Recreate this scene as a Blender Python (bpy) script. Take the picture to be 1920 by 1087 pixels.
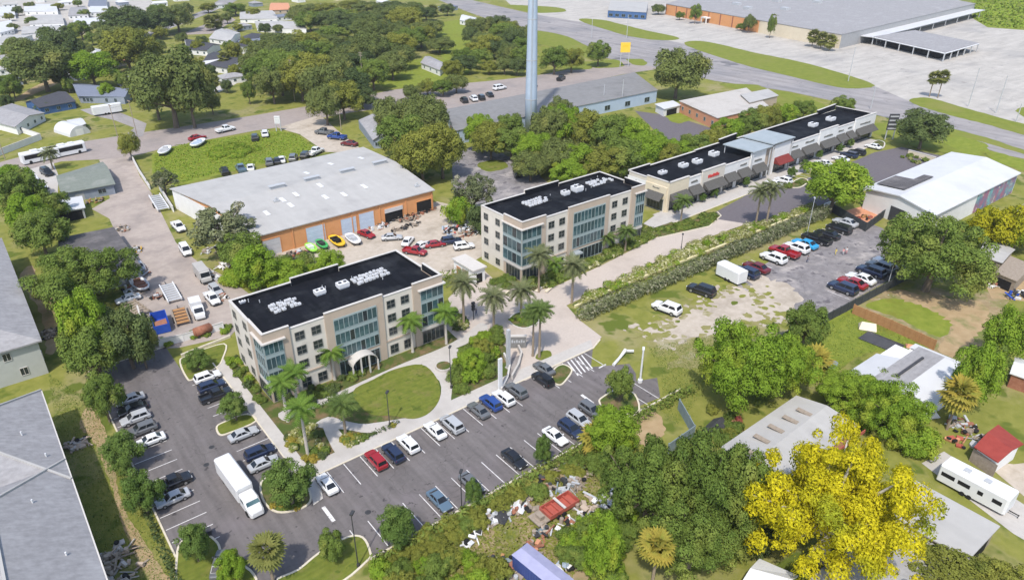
import bpy, bmesh, math, random
import numpy as np
from mathutils import Vector, Matrix
for o in list(bpy.data.objects): bpy.data.objects.remove(o)
sc = bpy.context.scene
col = sc.collection
rnd = random.Random(11)
rad = math.radians
# ---------------------------------------------------------------- camera (drone, 75 m up)
FPX, CAMH, CX, CY = 1346.4, 75.0, 904.3, 562.1
PIT, ROL, YAW = rad(28.63), rad(1.02), rad(53.83)
_fw = Vector((math.cos(PIT)*math.cos(YAW), math.cos(PIT)*math.sin(YAW), -math.sin(PIT)))
_rt = Vector((math.sin(YAW), -math.cos(YAW), 0))
_dn = _fw.cross(_rt)
_r = _rt*math.cos(ROL) + _dn*math.sin(ROL)
_d = _dn*math.cos(ROL) - _rt*math.sin(ROL)
cam = bpy.data.cameras.new('camera')
cam.sensor_width = 36; cam.lens = 36*FPX/1920
cam.shift_x = (960-CX)/1920; cam.shift_y = (CY-543.5)/1920
cam.clip_start = 1; cam.clip_end = 6000
camo = bpy.data.objects.new('camera', cam); col.objects.link(camo)
mw = Matrix((_r, -_d, -_fw)).transposed().to_4x4(); mw.translation = (0, 0, CAMH)
camo.matrix_world = mw
sc.camera = camo
# ---------------------------------------------------------------- world and sun
SUN_EL = rad(56); SUN_DIR = Vector((-0.80, -0.60, 0)).normalized()      # horizontal direction towards the sun
world = bpy.data.worlds.new('World'); sc.world = world; world.use_nodes = True
wn = world.node_tree; wn.nodes.clear()
wo = wn.nodes.new('ShaderNodeOutputWorld'); wb = wn.nodes.new('ShaderNodeBackground')
sky = wn.nodes.new('ShaderNodeTexSky'); sky.sky_type = 'NISHITA'; sky.sun_disc = False
sky.sun_elevation = SUN_EL; sky.sun_rotation = math.atan2(SUN_DIR.x, SUN_DIR.y)
sky.air_density = 1.0; sky.dust_density = 1.5; sky.ozone_density = 1.0
wb.inputs['Strength'].default_value = 0.15
wn.links.new(sky.outputs[0], wb.inputs[0]); wn.links.new(wb.outputs[0], wo.inputs[0])
sun = bpy.data.lights.new('sun', 'SUN'); sun.energy = 2.55; sun.angle = rad(1.6); sun.color = (1, 0.955, 0.89)
suno = bpy.data.objects.new('sun', sun); col.objects.link(suno)
to_sun = Vector((SUN_DIR.x*math.cos(SUN_EL), SUN_DIR.y*math.cos(SUN_EL), math.sin(SUN_EL)))
suno.rotation_euler = to_sun.to_track_quat('Z', 'Y').to_euler(); suno.location = to_sun*400
sc.view_settings.view_transform = 'Standard'; sc.view_settings.look = 'None'
sc.view_settings.exposure = 0.63; sc.view_settings.gamma = 1.0
sc.render.engine = 'CYCLES'
sc.cycles.max_bounces = 5; sc.cycles.diffuse_bounces = 2; sc.cycles.glossy_bounces = 2
sc.cycles.transmission_bounces = 2; sc.cycles.transparent_max_bounces = 4
sc.cycles.caustics_reflective = False; sc.cycles.caustics_refractive = False
# ---------------------------------------------------------------- surveying: picture point -> point of the place
def G(px, py, z=0.0):
    d = _r*((px-CX)/FPX) + _d*((py-CY)/FPX) + _fw
    return Vector((d.x*(z-CAMH)/d.z, d.y*(z-CAMH)/d.z, z))
def scale_at(p):                      # pixels per metre at a point of the place
    return FPX/((Vector(p)-Vector((0, 0, CAMH))).dot(_fw))
def PJ(p):
    v = Vector(p)-Vector((0, 0, CAMH)); w = v.dot(_fw)
    return CX+FPX*v.dot(_r)/w, CY+FPX*v.dot(_d)/w
def tall(px, py, ty):                 # height of something standing at (px,py) whose top shows at row ty
    g = G(px, py); lo, hi = 0.0, 70.0
    for i in range(30):
        m = (lo+hi)/2
        if PJ((g.x, g.y, m))[1] > ty: lo = m
        else: hi = m
    return lo
# ---------------------------------------------------------------- materials
def S(r, g, b):
    f = lambda c: (c/255/12.92) if c <= 10 else ((c/255+0.055)/1.055)**2.4
    return (f(r), f(g), f(b), 1)
MATS = {}
def mat(name, c, c2=None, sc1=1.0, rough=0.85, spec=0.25, metal=0.0, c3=None, sc3=0.08, w3=0.5, bump=0.0, c4=None, sc4=3.0, thr4=0.62, coat=0.0, streak=None, crack=None):
    m = bpy.data.materials.new(name); m.use_nodes = True; nt = m.node_tree; n = nt.nodes; L = nt.links
    b = n['Principled BSDF']
    b.inputs['Roughness'].default_value = rough; b.inputs['Metallic'].default_value = metal
    b.inputs['Specular IOR Level'].default_value = spec
    b.inputs['Coat Weight'].default_value = coat
    b.inputs['Base Color'].default_value = c
    if c2 is not None:
        tc = n.new('ShaderNodeTexCoord')
        def noise(s, det=5):
            t = n.new('ShaderNodeTexNoise'); t.inputs['Scale'].default_value = s; t.inputs['Detail'].default_value = det
            t.inputs['Roughness'].default_value = 0.62
            L.new(tc.outputs['Object'], t.inputs['Vector']); return t
        def ramp(sock, lo, hi):
            r = n.new('ShaderNodeMapRange'); r.inputs['From Min'].default_value = lo; r.inputs['From Max'].default_value = hi
            L.new(sock, r.inputs['Value']); return r.outputs[0]
        def mix(f, a, bb):
            x = n.new('ShaderNodeMix'); x.data_type = 'RGBA'
            L.new(f, x.inputs['Factor'])
            for s, v in ((x.inputs[6], a), (x.inputs[7], bb)):
                if hasattr(v, 'is_output'): L.new(v, s)
                else: s.default_value = v
            return x.outputs[2]
        t1 = noise(sc1)
        o = mix(ramp(t1.outputs[0], 0.32, 0.68), c, c2)
        if c3 is not None:
            o = mix(ramp(noise(sc3, 6).outputs[0], 0.62-w3*0.3, 0.80-w3*0.3), o, c3)
        if c4 is not None:
            o = mix(ramp(noise(sc4, 3).outputs[0], thr4, thr4+0.06), o, c4)
        L.new(o, b.inputs['Base Color'])
        if bump:
            bp = n.new('ShaderNodeBump'); bp.inputs['Strength'].default_value = bump; bp.inputs['Distance'].default_value = 0.1
            L.new(t1.outputs[0], bp.inputs['Height']); L.new(bp.outputs[0], b.inputs['Normal'])
    if streak:
        tw = n.new('ShaderNodeTexCoord'); mp = n.new('ShaderNodeMapping'); mp.inputs['Scale'].default_value = (streak[0], streak[1], 1); L.new(tw.outputs['Object'], mp.inputs['Vector'])
        ts = n.new('ShaderNodeTexNoise'); ts.inputs['Scale'].default_value = 1; ts.inputs['Detail'].default_value = 4; L.new(mp.outputs[0], ts.inputs['Vector'])
        hv = n.new('ShaderNodeHueSaturation'); mr_ = n.new('ShaderNodeMapRange'); mr_.inputs['From Min'].default_value = .3; mr_.inputs['From Max'].default_value = .7; mr_.inputs['To Min'].default_value = 1-streak[2]; mr_.inputs['To Max'].default_value = 1+streak[2]*.6
        L.new(ts.outputs[0], mr_.inputs['Value']); L.new(mr_.outputs[0], hv.inputs['Value']); src = b.inputs['Base Color'].links[0].from_socket; L.new(src, hv.inputs['Color']); L.new(hv.outputs[0], b.inputs['Base Color'])
    if crack:                              # thin sealed cracks
        tw = n.new('ShaderNodeTexCoord'); nz = n.new('ShaderNodeTexNoise'); nz.inputs['Scale'].default_value = crack[0]*2.5; L.new(tw.outputs['Object'], nz.inputs['Vector'])
        va = n.new('ShaderNodeVectorMath'); va.operation = 'MULTIPLY_ADD'; va.inputs[1].default_value = (2.2/crack[0]*.35,)*3; L.new(nz.outputs[1], va.inputs[0]); L.new(tw.outputs['Object'], va.inputs[2])
        vo = n.new('ShaderNodeTexVoronoi'); vo.feature = 'DISTANCE_TO_EDGE'; vo.inputs['Scale'].default_value = crack[0]; L.new(va.outputs[0], vo.inputs['Vector'])
        mc = n.new('ShaderNodeMapRange'); mc.inputs['From Min'].default_value = crack[1]*.4; mc.inputs['From Max'].default_value = crack[1]; mc.inputs['To Min'].default_value = crack[2]; mc.inputs['To Max'].default_value = 1
        L.new(vo.outputs['Distance'], mc.inputs['Value']); hc = n.new('ShaderNodeHueSaturation'); L.new(mc.outputs[0], hc.inputs['Value']); src = b.inputs['Base Color'].links[0].from_socket; L.new(src, hc.inputs['Color']); L.new(hc.outputs[0], b.inputs['Base Color'])
    MATS[name] = m
    return m
def leafmat(name, c, c2, c3=None, trans=0.3, sc1=0.9):
    m = bpy.data.materials.new(name); m.use_nodes = True; nt = m.node_tree; n = nt.nodes; L = nt.links
    n.remove(n['Principled BSDF']); out = n['Material Output']
    oi = n.new('ShaderNodeObjectInfo'); tc = n.new('ShaderNodeTexCoord')
    t = n.new('ShaderNodeTexNoise'); t.inputs['Scale'].default_value = sc1*3; t.inputs['Detail'].default_value = 3
    L.new(tc.outputs['Object'], t.inputs['Vector'])
    ad = n.new('ShaderNodeMath'); ad.operation = 'MULTIPLY_ADD'
    ad.inputs[1].default_value = 0.55; L.new(oi.outputs['Random'], ad.inputs[0])
    mr = n.new('ShaderNodeMapRange'); mr.inputs['From Min'].default_value = 0.3; mr.inputs['From Max'].default_value = 0.75
    mr.inputs['To Max'].default_value = 0.55
    L.new(t.outputs[0], mr.inputs['Value']); L.new(mr.outputs[0], ad.inputs[2])
    x = n.new('ShaderNodeMix'); x.data_type = 'RGBA'; L.new(ad.outputs[0], x.inputs['Factor'])
    x.inputs[6].default_value = c; x.inputs[7].default_value = c2
    o = x.outputs[2]
    if c3 is not None:
        t2 = n.new('ShaderNodeTexNoise'); t2.inputs['Scale'].default_value = sc1*1.1; L.new(tc.outputs['Object'], t2.inputs['Vector'])
        m2 = n.new('ShaderNodeMapRange'); m2.inputs['From Min'].default_value = 0.5; m2.inputs['From Max'].default_value = 0.66
        L.new(t2.outputs[0], m2.inputs['Value'])
        y = n.new('ShaderNodeMix'); y.data_type = 'RGBA'; L.new(m2.outputs[0], y.inputs['Factor']); L.new(o, y.inputs[6]); y.inputs[7].default_value = c3
        o = y.outputs[2]
    tf = n.new('ShaderNodeTexNoise'); tf.inputs['Scale'].default_value = 34; tf.inputs['Detail'].default_value = 1; L.new(tc.outputs['Object'], tf.inputs['Vector'])
    mf = n.new('ShaderNodeMapRange'); mf.inputs['From Min'].default_value = .3; mf.inputs['From Max'].default_value = .7; mf.inputs['To Min'].default_value = .62; mf.inputs['To Max'].default_value = 1.3; L.new(tf.outputs[0], mf.inputs['Value'])
    hs = n.new('ShaderNodeHueSaturation'); hs.inputs['Saturation'].default_value = .98; L.new(mf.outputs[0], hs.inputs['Value']); L.new(o, hs.inputs['Color']); o = hs.outputs[0]
    df = n.new('ShaderNodeBsdfDiffuse'); tr = n.new('ShaderNodeBsdfTranslucent'); mx = n.new('ShaderNodeMixShader')
    mx.inputs[0].default_value = trans
    L.new(o, df.inputs[0]); L.new(o, tr.inputs[0]); L.new(df.outputs[0], mx.inputs[1]); L.new(tr.outputs[0], mx.inputs[2])
    L.new(mx.outputs[0], out.inputs['Surface'])
    MATS[name] = m
    return m
def C(r, g, b): return (r, g, b, 1)
# ground family
mat('grass', C(.165,.18,.034), C(.245,.24,.060), 0.35, .95, .1, c3=C(.31,.265,.14), sc3=0.06, w3=.42, bump=.3, c4=C(.11,.14,.024), sc4=.12, thr4=.56)
mat('lawn', C(.115,.145,.024), C(.165,.185,.034), 0.9, .95, .1, c3=C(.20,.18,.06), sc3=.3, w3=.35, bump=.3, c4=C(.09,.12,.02), sc4=.5, thr4=.6, streak=(.2,1.5,.14))
mat('strip_grass', C(.15,.185,.027), C(.205,.225,.042), 0.3, .95, .1, c3=C(.21,.21,.055), sc3=.05, w3=.3)
mat('bright_grass', C(.15,.195,.025), C(.23,.26,.042), 0.5, .95, .1, c3=C(.17,.175,.03), sc3=.12, w3=.3)
mat('worn_grass', C(.21,.20,.07), C(.28,.25,.11), .6, .95, .1, c3=C(.40,.35,.25), sc3=.25, w3=.35)
mat('dirt', C(.34,.24,.13), C(.42,.31,.18), 0.5, .95, .1, c3=C(.20,.20,.08), sc3=.2, w3=.3)
mat('sand', C(.42,.36,.285), C(.51,.445,.37), 0.7, .95, .1, c3=C(.33,.28,.22), sc3=.15, w3=.4)
mat('asphalt', C(.142,.128,.124), C(.166,.150,.145), 1.6, .9, .2, c3=C(.190,.168,.170), sc3=.07, w3=.3, bump=.15, c4=C(.075,.067,.068), sc4=.75, thr4=.635, streak=(.9,.10,.20), crack=(.07,.007,.84))
mat('asphalt_new', C(.125,.112,.12), C(.155,.138,.146), 1.2, .9, .2, c3=C(.15,.135,.137), sc3=.05, w3=.3)
mat('asphalt_old', C(.20,.185,.185), C(.27,.25,.245), .8, .92, .2, c3=C(.42,.38,.35), sc3=.16, w3=.35, c4=C(.12,.11,.115), sc4=.3, thr4=.58, streak=(.3,.3,.2), crack=(.10,.012,.8))
mat('road', C(.30,.255,.23), C(.35,.30,.27), .5, .92, .2, c3=C(.255,.225,.21), sc3=.06, w3=.4)
mat('highway', C(.285,.265,.255), C(.335,.31,.30), .3, .92, .2, c3=C(.25,.24,.243), sc3=.03, w3=.5, c4=C(.16,.155,.16), sc4=.06, thr4=.62, streak=(.25,.03,.2), crack=(.04,.01,.8))
mat('pale_lot', C(.42,.39,.35), C(.48,.45,.405), .25, .93, .2, c3=C(.36,.34,.315), sc3=.03, w3=.35, c4=C(.30,.28,.255), sc4=.09, thr4=.66, streak=(.05,.25,.14), crack=(.05,.012,.8))
mat('yard', C(.35,.295,.26), C(.42,.36,.31), .5, .93, .15, c3=C(.28,.24,.215), sc3=.10, w3=.45, c4=C(.27,.24,.21), sc4=.45, thr4=.68)
mat('pavers', C(.46,.395,.34), C(.52,.45,.39), 2.5, .9, .2, c3=C(.42,.36,.31), sc3=.12, w3=.4, bump=.2)
mat('concrete', C(.44,.41,.375), C(.50,.47,.43), 1.2, .9, .2, c3=C(.39,.36,.325), sc3=.15, w3=.3)
mat('stained_slab', C(.36,.35,.34), C(.44,.42,.405), .4, .9, .2, c3=C(.24,.235,.235), sc3=.14, w3=.5, c4=C(.15,.145,.15), sc4=.18, thr4=.6)
mat('kerb', C(.56,.50,.38), C(.66,.60,.48), 1.5, .9)
mat('white_line', C(.62,.60,.58), C(.74,.72,.70), 2.0, .8, c3=C(.30,.28,.28), sc3=1.6, w3=.3)
mat('mulch', C(.15,.10,.05), C(.22,.15,.08), 1.0, .95, c3=C(.07,.10,.02), sc3=.35, w3=.9)
# buildings
mat('wall_beige', C(.60,.55,.475), C(.64,.59,.515), .4, .85, c3=C(.52,.475,.41), sc3=.3, w3=.25)
mat('wall_tan', C(.43,.345,.27), C(.47,.38,.30), .4, .85)
mat('wall_white', C(.70,.69,.67), C(.77,.76,.74), .5, .85)
mat('wall_cream', C(.66,.57,.42), C(.71,.62,.47), .4, .85)
mat('coping', C(.52,.49,.45), C(.58,.55,.51), 1, .8)
mat('black_roof', C(.006,.007,.010), C(.010,.011,.015), .5, .85, .12, c3=C(.026,.028,.032), sc3=.18, w3=.4, streak=(1.2,.1,.3))
mat('glass_teal', C(.03,.07,.085), C(.06,.115,.125), .5, .12, .6, c3=C(.10,.17,.18), sc3=.35, w3=.4)
mat('glass_mid', C(.03,.06,.07), C(.055,.095,.10), .5, .12, .6)
mat('glass_dark', C(.016,.022,.026), C(.035,.045,.05), .8, .1, .6)
mat('frame_pale', C(.27,.335,.34), C(.31,.375,.375), 1, .5)
mat('frame_dark', C(.16,.16,.145), C(.2,.2,.18), 1, .5)
mat('white_metal', C(.66,.66,.66), C(.72,.72,.72), .5, .45, .4)
mat('roof_grey', C(.415,.40,.375), C(.445,.43,.405), .4, .65, .3, c3=C(.37,.355,.335), sc3=.12, w3=.3, streak=(.5,.06,.06))
mat('roof_white', C(.56,.56,.56), C(.61,.61,.61), .3, .55, .3, c3=C(.52,.52,.52), sc3=.07, w3=.3)
mat('shingle_grey', C(.275,.265,.265), C(.345,.335,.335), 1.3, .9, c3=C(.38,.37,.37), sc3=.2, w3=.3, streak=(.35,1.6,.12))
mat('roof_slate', C(.20,.195,.19), C(.24,.235,.23), .5, .9, c3=C(.17,.165,.16), sc3=.1, w3=.3)
mat('shingle_dark', C(.055,.055,.065), C(.08,.08,.09), 1.5, .9)
mat('shingle_blue', C(.15,.17,.22), C(.19,.21,.26), 1.3, .9)
mat('shingle_green', C(.17,.19,.16), C(.21,.23,.20), 1.3, .9, c3=C(.26,.27,.24), sc3=.2, w3=.3)
mat('roof_dark_flat', C(.085,.08,.08), C(.13,.12,.12), .5, .9, c3=C(.18,.165,.16), sc3=.2, w3=.4)
mat('orange_wall', C(.60,.28,.115), C(.66,.32,.14), .5, .85)
mat('salmon_wall', C(.54,.25,.14), C(.60,.29,.17), .5, .85)
mat('blue_wall', C(.05,.11,.24), C(.07,.14,.29), .8, .8)
mat('greyblue_wall', C(.22,.25,.30), C(.27,.30,.35), .8, .8)
mat('grey_wall', C(.34,.34,.34), C(.40,.40,.40), .8, .85)
mat('siding', C(.42,.43,.40), C(.46,.47,.44), .6, .85)
mat('door_blue', C(.46,.54,.64), C(.52,.60,.70), .6, .6)
mat('door_grey', C(.50,.49,.49), C(.56,.55,.55), .6, .6)
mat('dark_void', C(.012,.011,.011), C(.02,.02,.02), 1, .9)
mat('awning_grey', C(.085,.082,.075), C(.11,.105,.097), 2, .9)
mat('awning_red', C(.17,.03,.026), C(.21,.04,.034), 2, .85)
mat('metal_blue', C(.38,.46,.56), C(.43,.51,.61), .4, .5, .4)
mat('canopy_blue', C(.30,.335,.345), C(.35,.385,.395), .4, .45, .4)
mat('steel', C(.40,.41,.42), C(.47,.48,.49), 1, .5, .4)
mat('dark_metal', C(.035,.035,.037), C(.055,.055,.055), 1, .6, .4)
mat('fence_dark', C(.045,.05,.052), C(.07,.075,.075), 1, .8)
mat('fence_blue', C(.18,.23,.25), C(.24,.29,.30), 1, .8)
mat('wood', C(.33,.17,.07), C(.42,.23,.10), 1.2, .9)
mat('old_wood', C(.26,.21,.16), C(.36,.30,.24), 2, .9)
mat('rust', C(.25,.10,.06), C(.35,.16,.10), 2, .85)
mat('red_paint', C(.36,.085,.06), C(.42,.11,.08), 1, .6)
mat('red_roof', C(.27,.045,.035), C(.33,.06,.045), 1, .7)
mat('yellow_paint', C(.75,.45,.03), C(.80,.50,.04), 1, .5)
mat('green_paint', C(.05,.33,.10), C(.08,.42,.12), 1, .5)
mat('lime_paint', C(.28,.62,.06), C(.34,.70,.10), 1, .5)
mat('blue_paint', C(.02,.07,.36), C(.03,.09,.42), 1, .5)
mat('purple_roof', C(.30,.30,.44), C(.36,.36,.50), .8, .6)
mat('navy_side', C(.045,.07,.22), C(.06,.09,.27), .8, .6)
mat('gold', C(.78,.50,.05), C(.82,.55,.07), 1, .6)
mat('sign_red', C(.55,.05,.05), C(.6,.07,.06), 1, .6)
mat('sign_dark', C(.05,.05,.055), C(.07,.07,.075), 1, .6)
mat('mural', C(.10,.20,.30), C(.45,.12,.16), .35, .8, c3=C(.16,.42,.42), sc3=.25, w3=.5, c4=C(.6,.45,.4), sc4=.5, thr4=.6)
mat('skin', C(.42,.25,.17)); mat('hair', C(.03,.02,.015)); mat('cloth_yellow', C(.75,.6,.15)); mat('cloth_pink', C(.7,.3,.3)); mat('cloth_blue', C(.06,.08,.14)); mat('cloth_white', C(.7,.7,.7))
# vegetation
leafmat('leaf_oak', C(.12,.16,.048), C(.215,.25,.072), C(.28,.29,.08))
leafmat('leaf_mid', C(.12,.185,.036), C(.215,.285,.058), C(.28,.315,.07))
leafmat('leaf_bright', C(.17,.29,.026), C(.31,.43,.045), C(.40,.46,.055), .38)
leafmat('leaf_dark', C(.08,.12,.045), C(.155,.20,.065))
leafmat('leaf_yellow', C(.56,.51,.014), C(.80,.69,.016), C(.38,.42,.03), .45, 1.3)
leafmat('leaf_lime', C(.27,.30,.018), C(.47,.43,.02), C(.20,.27,.025), .35)
leafmat('leaf_bigdark', C(.09,.15,.03), C(.19,.26,.05), C(.25,.29,.06))
leafmat('leaf_olive', C(.20,.22,.042), C(.31,.32,.06), C(.16,.195,.04))
leafmat('leaf_lot', C(.10,.17,.036), C(.18,.26,.06), C(.24,.30,.078))
leafmat('leaf_grey', C(.13,.16,.07), C(.24,.26,.13), C(.42,.40,.28))
leafmat('leaf_palm', C(.085,.14,.035), C(.17,.23,.06), None, .3)
leafmat('leaf_date', C(.12,.145,.06), C(.22,.235,.11), None, .25)
leafmat('leaf_royal', C(.10,.19,.03), C(.20,.30,.05), None, .3)
leafmat('leaf_golden', C(.42,.30,.05), C(.30,.33,.06), None, .3)
leafmat('leaf_sabal', C(.15,.17,.045), C(.27,.27,.08), None, .3)
leafmat('leaf_flower', C(.24,.27,.06), C(.44,.43,.15), C(.78,.74,.50), .3, 1.6)
leafmat('leaf_weed', C(.15,.27,.025), C(.28,.38,.04), C(.38,.41,.06), .3)
mat('yard_mix', C(.27,.20,.11), C(.36,.28,.17), .6, .95, .1, c3=C(.16,.18,.05), sc3=.22, w3=.6, c4=C(.45,.40,.34), sc4=.9, thr4=.66)
mat('bark', C(.13,.10,.075), C(.20,.16,.12), 4, .95)
mat('palm_bark', C(.22,.17,.12), C(.32,.26,.19), 5, .95)
mat('pale_bark', C(.42,.38,.33), C(.50,.46,.40), 5, .95)
# vehicles
mat('tyre', C(.02,.02,.02)); mat('hub', C(.4,.4,.4), rough=.4, metal=.6)
mat('car_glass', C(.015,.018,.022), rough=.08, spec=.6)
mat('lamp_clear', C(.75,.76,.78), rough=.2, spec=.5); mat('lamp_red', C(.35,.01,.01), rough=.3, spec=.5)
PAINT = {}
for nm, c in dict(white=(.74,.74,.73), silver=(.42,.43,.44), grey=(.13,.135,.14), black=(.013,.013,.015), navy=(.018,.028,.065), red=(.30,.012,.016), darkred=(.14,.012,.015),
                  blue=(.02,.06,.24), cyan=(.03,.33,.62), bluegrey=(.10,.155,.21), gold=(.34,.27,.15), green=(.02,.1,.05)).items():
    PAINT[nm] = mat('paint_'+nm, C(*c), rough=.32, spec=.5, coat=.6, metal=.0)
# ---------------------------------------------------------------- mesh builder and object helpers
class MB:
    def __init__(s): s.v = []; s.f = []; s.m = []
    def add(s, vs, fs, m=0):
        o = len(s.v); s.v += [tuple(p) for p in vs]
        for f in fs: s.f.append(tuple(i+o for i in f)); s.m.append(m)
        return s
    def box(s, x0, x1, y0, y1, z0, z1, m=0):
        return s.add([(x0,y0,z0),(x1,y0,z0),(x1,y1,z0),(x0,y1,z0),(x0,y0,z1),(x1,y0,z1),(x1,y1,z1),(x0,y1,z1)],
                     [(0,3,2,1),(4,5,6,7),(0,1,5,4),(1,2,6,5),(2,3,7,6),(3,0,4,7)], m)
    def obox(s, c, size, rot=(0,0,0), m=0):
        from mathutils import Euler
        e = Euler(rot).to_matrix(); hx, hy, hz = size[0]/2, size[1]/2, size[2]/2; c = Vector(c)
        vs = [c + e @ Vector((x*hx, y*hy, z*hz)) for z in (-1,1) for x, y in ((-1,-1),(1,-1),(1,1),(-1,1))]
        return s.add(vs, [(0,3,2,1),(4,5,6,7),(0,1,5,4),(1,2,6,5),(2,3,7,6),(3,0,4,7)], m)
    def prism(s, pts, z0, z1, m=0):
        n = len(pts)
        vs = [(p[0],p[1],z0) for p in pts]+[(p[0],p[1],z1) for p in pts]
        fs = [tuple(range(n))[::-1], tuple(range(n,2*n))]+[(i,(i+1)%n,n+(i+1)%n,n+i) for i in range(n)]
        return s.add(vs, fs, m)
    def poly(s, pts, m=0): return s.add(pts, [tuple(range(len(pts)))], m)
    def tube(s, p, q, r, r2=None, n=6, m=0, cap=True):
        p = Vector(p); q = Vector(q); r2 = r if r2 is None else r2
        a = (q-p).normalized(); u = a.orthogonal().normalized(); w = a.cross(u)
        vs = [p+(u*math.cos(2*math.pi*i/n)+w*math.sin(2*math.pi*i/n))*r for i in range(n)]+[q+(u*math.cos(2*math.pi*i/n)+w*math.sin(2*math.pi*i/n))*r2 for i in range(n)]
        fs = [(i,(i+1)%n,n+(i+1)%n,n+i) for i in range(n)]
        if cap: fs += [tuple(range(n))[::-1], tuple(range(n,2*n))]
        return s.add(vs, fs, m)
    def loft(s, rings, m=0, cap=True):
        n = len(rings[0]); vs = [p for r in rings for p in r]; fs = []
        for k in range(len(rings)-1):
            for i in range(n): fs.append((k*n+i, k*n+(i+1)%n, (k+1)*n+(i+1)%n, (k+1)*n+i))
        if cap: fs += [tuple(range(n))[::-1], tuple(range((len(rings)-1)*n, len(rings)*n))]
        return s.add(vs, fs, m)
    def mesh(s, name, mats, smooth=False):
        me = bpy.data.meshes.new(name); me.from_pydata(s.v, [], s.f)
        ms = mats if isinstance(mats, (list, tuple)) else [mats]
        for k in ms: me.materials.append(MATS[k] if isinstance(k, str) else k)
        me.polygons.foreach_set('material_index', s.m)
        if smooth: me.polygons.foreach_set('use_smooth', [True]*len(s.f))
        me.update(); return me
    def obj(s, name, mats, parent=None, smooth=False): return link(name, s.mesh(name, mats, smooth), parent)
def link(name, me, parent=None, loc=None, rot=None, scl=None):
    o = bpy.data.objects.new(name, me); col.objects.link(o)
    if parent is not None: o.parent = parent
    if loc is not None: o.location = loc
    if rot is not None: o.rotation_euler = rot
    if scl is not None: o.scale = scl
    return o
def tag(o, label=None, cat=None, group=None, kind=None):
    if label: o['label'] = label
    if cat: o['category'] = cat
    if group: o['group'] = group
    if kind: o['kind'] = kind
    return o
def thing(name, label, cat, loc=(0,0,0), rz=0.0, group=None, scl=None):
    o = bpy.data.objects.new(name, None); o.empty_display_size = 0.5; col.objects.link(o)
    o.location = loc; o.rotation_euler = (0, 0, rz)
    if scl: o.scale = scl
    return tag(o, label, cat, group)
_zc = [0]
def sheet(name, pts, z, m, kind='structure', parent=None):     # a flat piece of ground; pts are world xy
    _zc[0] += 1; z += .0009*(_zc[0]%9) if z > .001 else 0
    mb = MB(); mb.poly([(p[0], p[1], z) for p in pts])
    o = mb.obj(name, m, parent)
    if o.data.polygons[0].normal.z < 0: o.data.flip_normals()
    if parent is None: tag(o, kind=kind)
    return o
def px(*pts): return [G(*p) for p in pts]
def smooth_loop(pts, k=4):                                       # closed Catmull-Rom through points
    n = len(pts); out = []
    P = [Vector((p[0], p[1])) for p in pts]
    for i in range(n):
        a, b, c, d = P[i-1], P[i], P[(i+1)%n], P[(i+2)%n]
        for j in range(k):
            t = j/k
            out.append(0.5*((2*b)+(c-a)*t+(2*a-5*b+4*c-d)*t*t+(3*b-a-3*c+d)*t**3))
    return out
def rough_loop(pts, amp=.7, k=10, seed=1):                      # smoothed outline with a ragged edge
    rg = random.Random(seed); L = smooth_loop(px(*pts), k); n = len(L); out = []
    ph = [(rg.randint(3,9), rg.uniform(0,6.3), rg.uniform(.4,1)) for _ in range(4)]+[(rg.randint(14,40), rg.uniform(0,6.3), rg.uniform(.2,.5)) for _ in range(5)]
    for i, p in enumerate(L):
        t = (L[(i+1)%n]-L[i-1]); t = t.normalized() if t.length > 0 else Vector((1,0)); nn = Vector((-t.y, t.x))
        out.append(p+nn*amp*(sum(a*math.sin(f*2*math.pi*i/n+b) for f, b, a in ph)*.45+rg.uniform(-.25,.25)))
    return out
def kerbline(name, pts, w, h, m='kerb', closed=True, parent=None):   # raised kerb along a line
    P = [Vector((p[0], p[1], 0)) for p in pts]; n = len(P); mb = MB(); rings = []
    for i in range(n):
        a = P[i-1] if (closed or i > 0) else P[i]; c = P[(i+1)%n] if (closed or i < n-1) else P[i]
        t = (c-a).normalized(); nn = Vector((-t.y, t.x, 0))*w/2; p = P[i]
        rings.append([p-nn, p+nn, p+nn+Vector((0,0,h)), p-nn+Vector((0,0,h))])
    if closed: rings.append(rings[0])
    mb.loft(rings, cap=not closed)
    o = mb.obj(name, m, parent)
    if parent is None: tag(o, kind='structure')
    return o
# ================================================================= GROUND
ground = sheet('ground', [(-450,-300),(1700,-300),(1700,1700),(-450,1700)], 0, 'grass')
sheet('side_street', px((-190,372),(-60,320),(20,299),(140,268),(250,251),(360,235),(480,216),(585,198),(660,184),(742,168),(830,160),(920,152),(1000,143),(1060,132),(1130,114),(1210,98),(1265,118),(1225,131),(1165,140),(960,185),(850,205),(760,198),(660,211),(600,222),(530,238),(480,245),(400,260),(300,280),(262,290),(223,297),(115,303),(37,324),(-60,352)), .02, 'road')
sheet('street_dark_lane', px((-60,322),(140,272),(250,255),(480,220),(585,202),(590,207),(480,227),(250,263),(140,281),(-60,334)), .03, 'road')
sheet('big_lot', px((880,-60),(960,12),(1090,55),(1280,98),(1640,175),(1720,210),(1920,262),(2150,320),(2300,150),(1990,58),(1850,48),(1800,20),(1790,-60)), .02, 'pale_lot')
sheet('highway', px((790,-45),(890,2),(1000,27),(1090,42),(1280,82),(1640,162),(1720,197),(1920,250),(2150,312),(2150,372),(1920,292),(1760,248),(1600,198),(1480,172),(1340,152),(1220,125),(1110,104),(1012,66),(950,48),(880,24),(760,-25)), .03, 'highway')
sheet('frontage_road', px((1560,176),(1700,212),(1830,250),(1920,276),(2100,330),(2100,352),(1920,298),(1880,290),(1800,262),(1690,228),(1620,210),(1560,192)), .045, 'highway')
def strip(pts, m='strip_grass', z=.06, nm='grass_strip'): return sheet(nm, rough_loop(pts, .5, 8, int(pts[0][0])), z, m)
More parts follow.
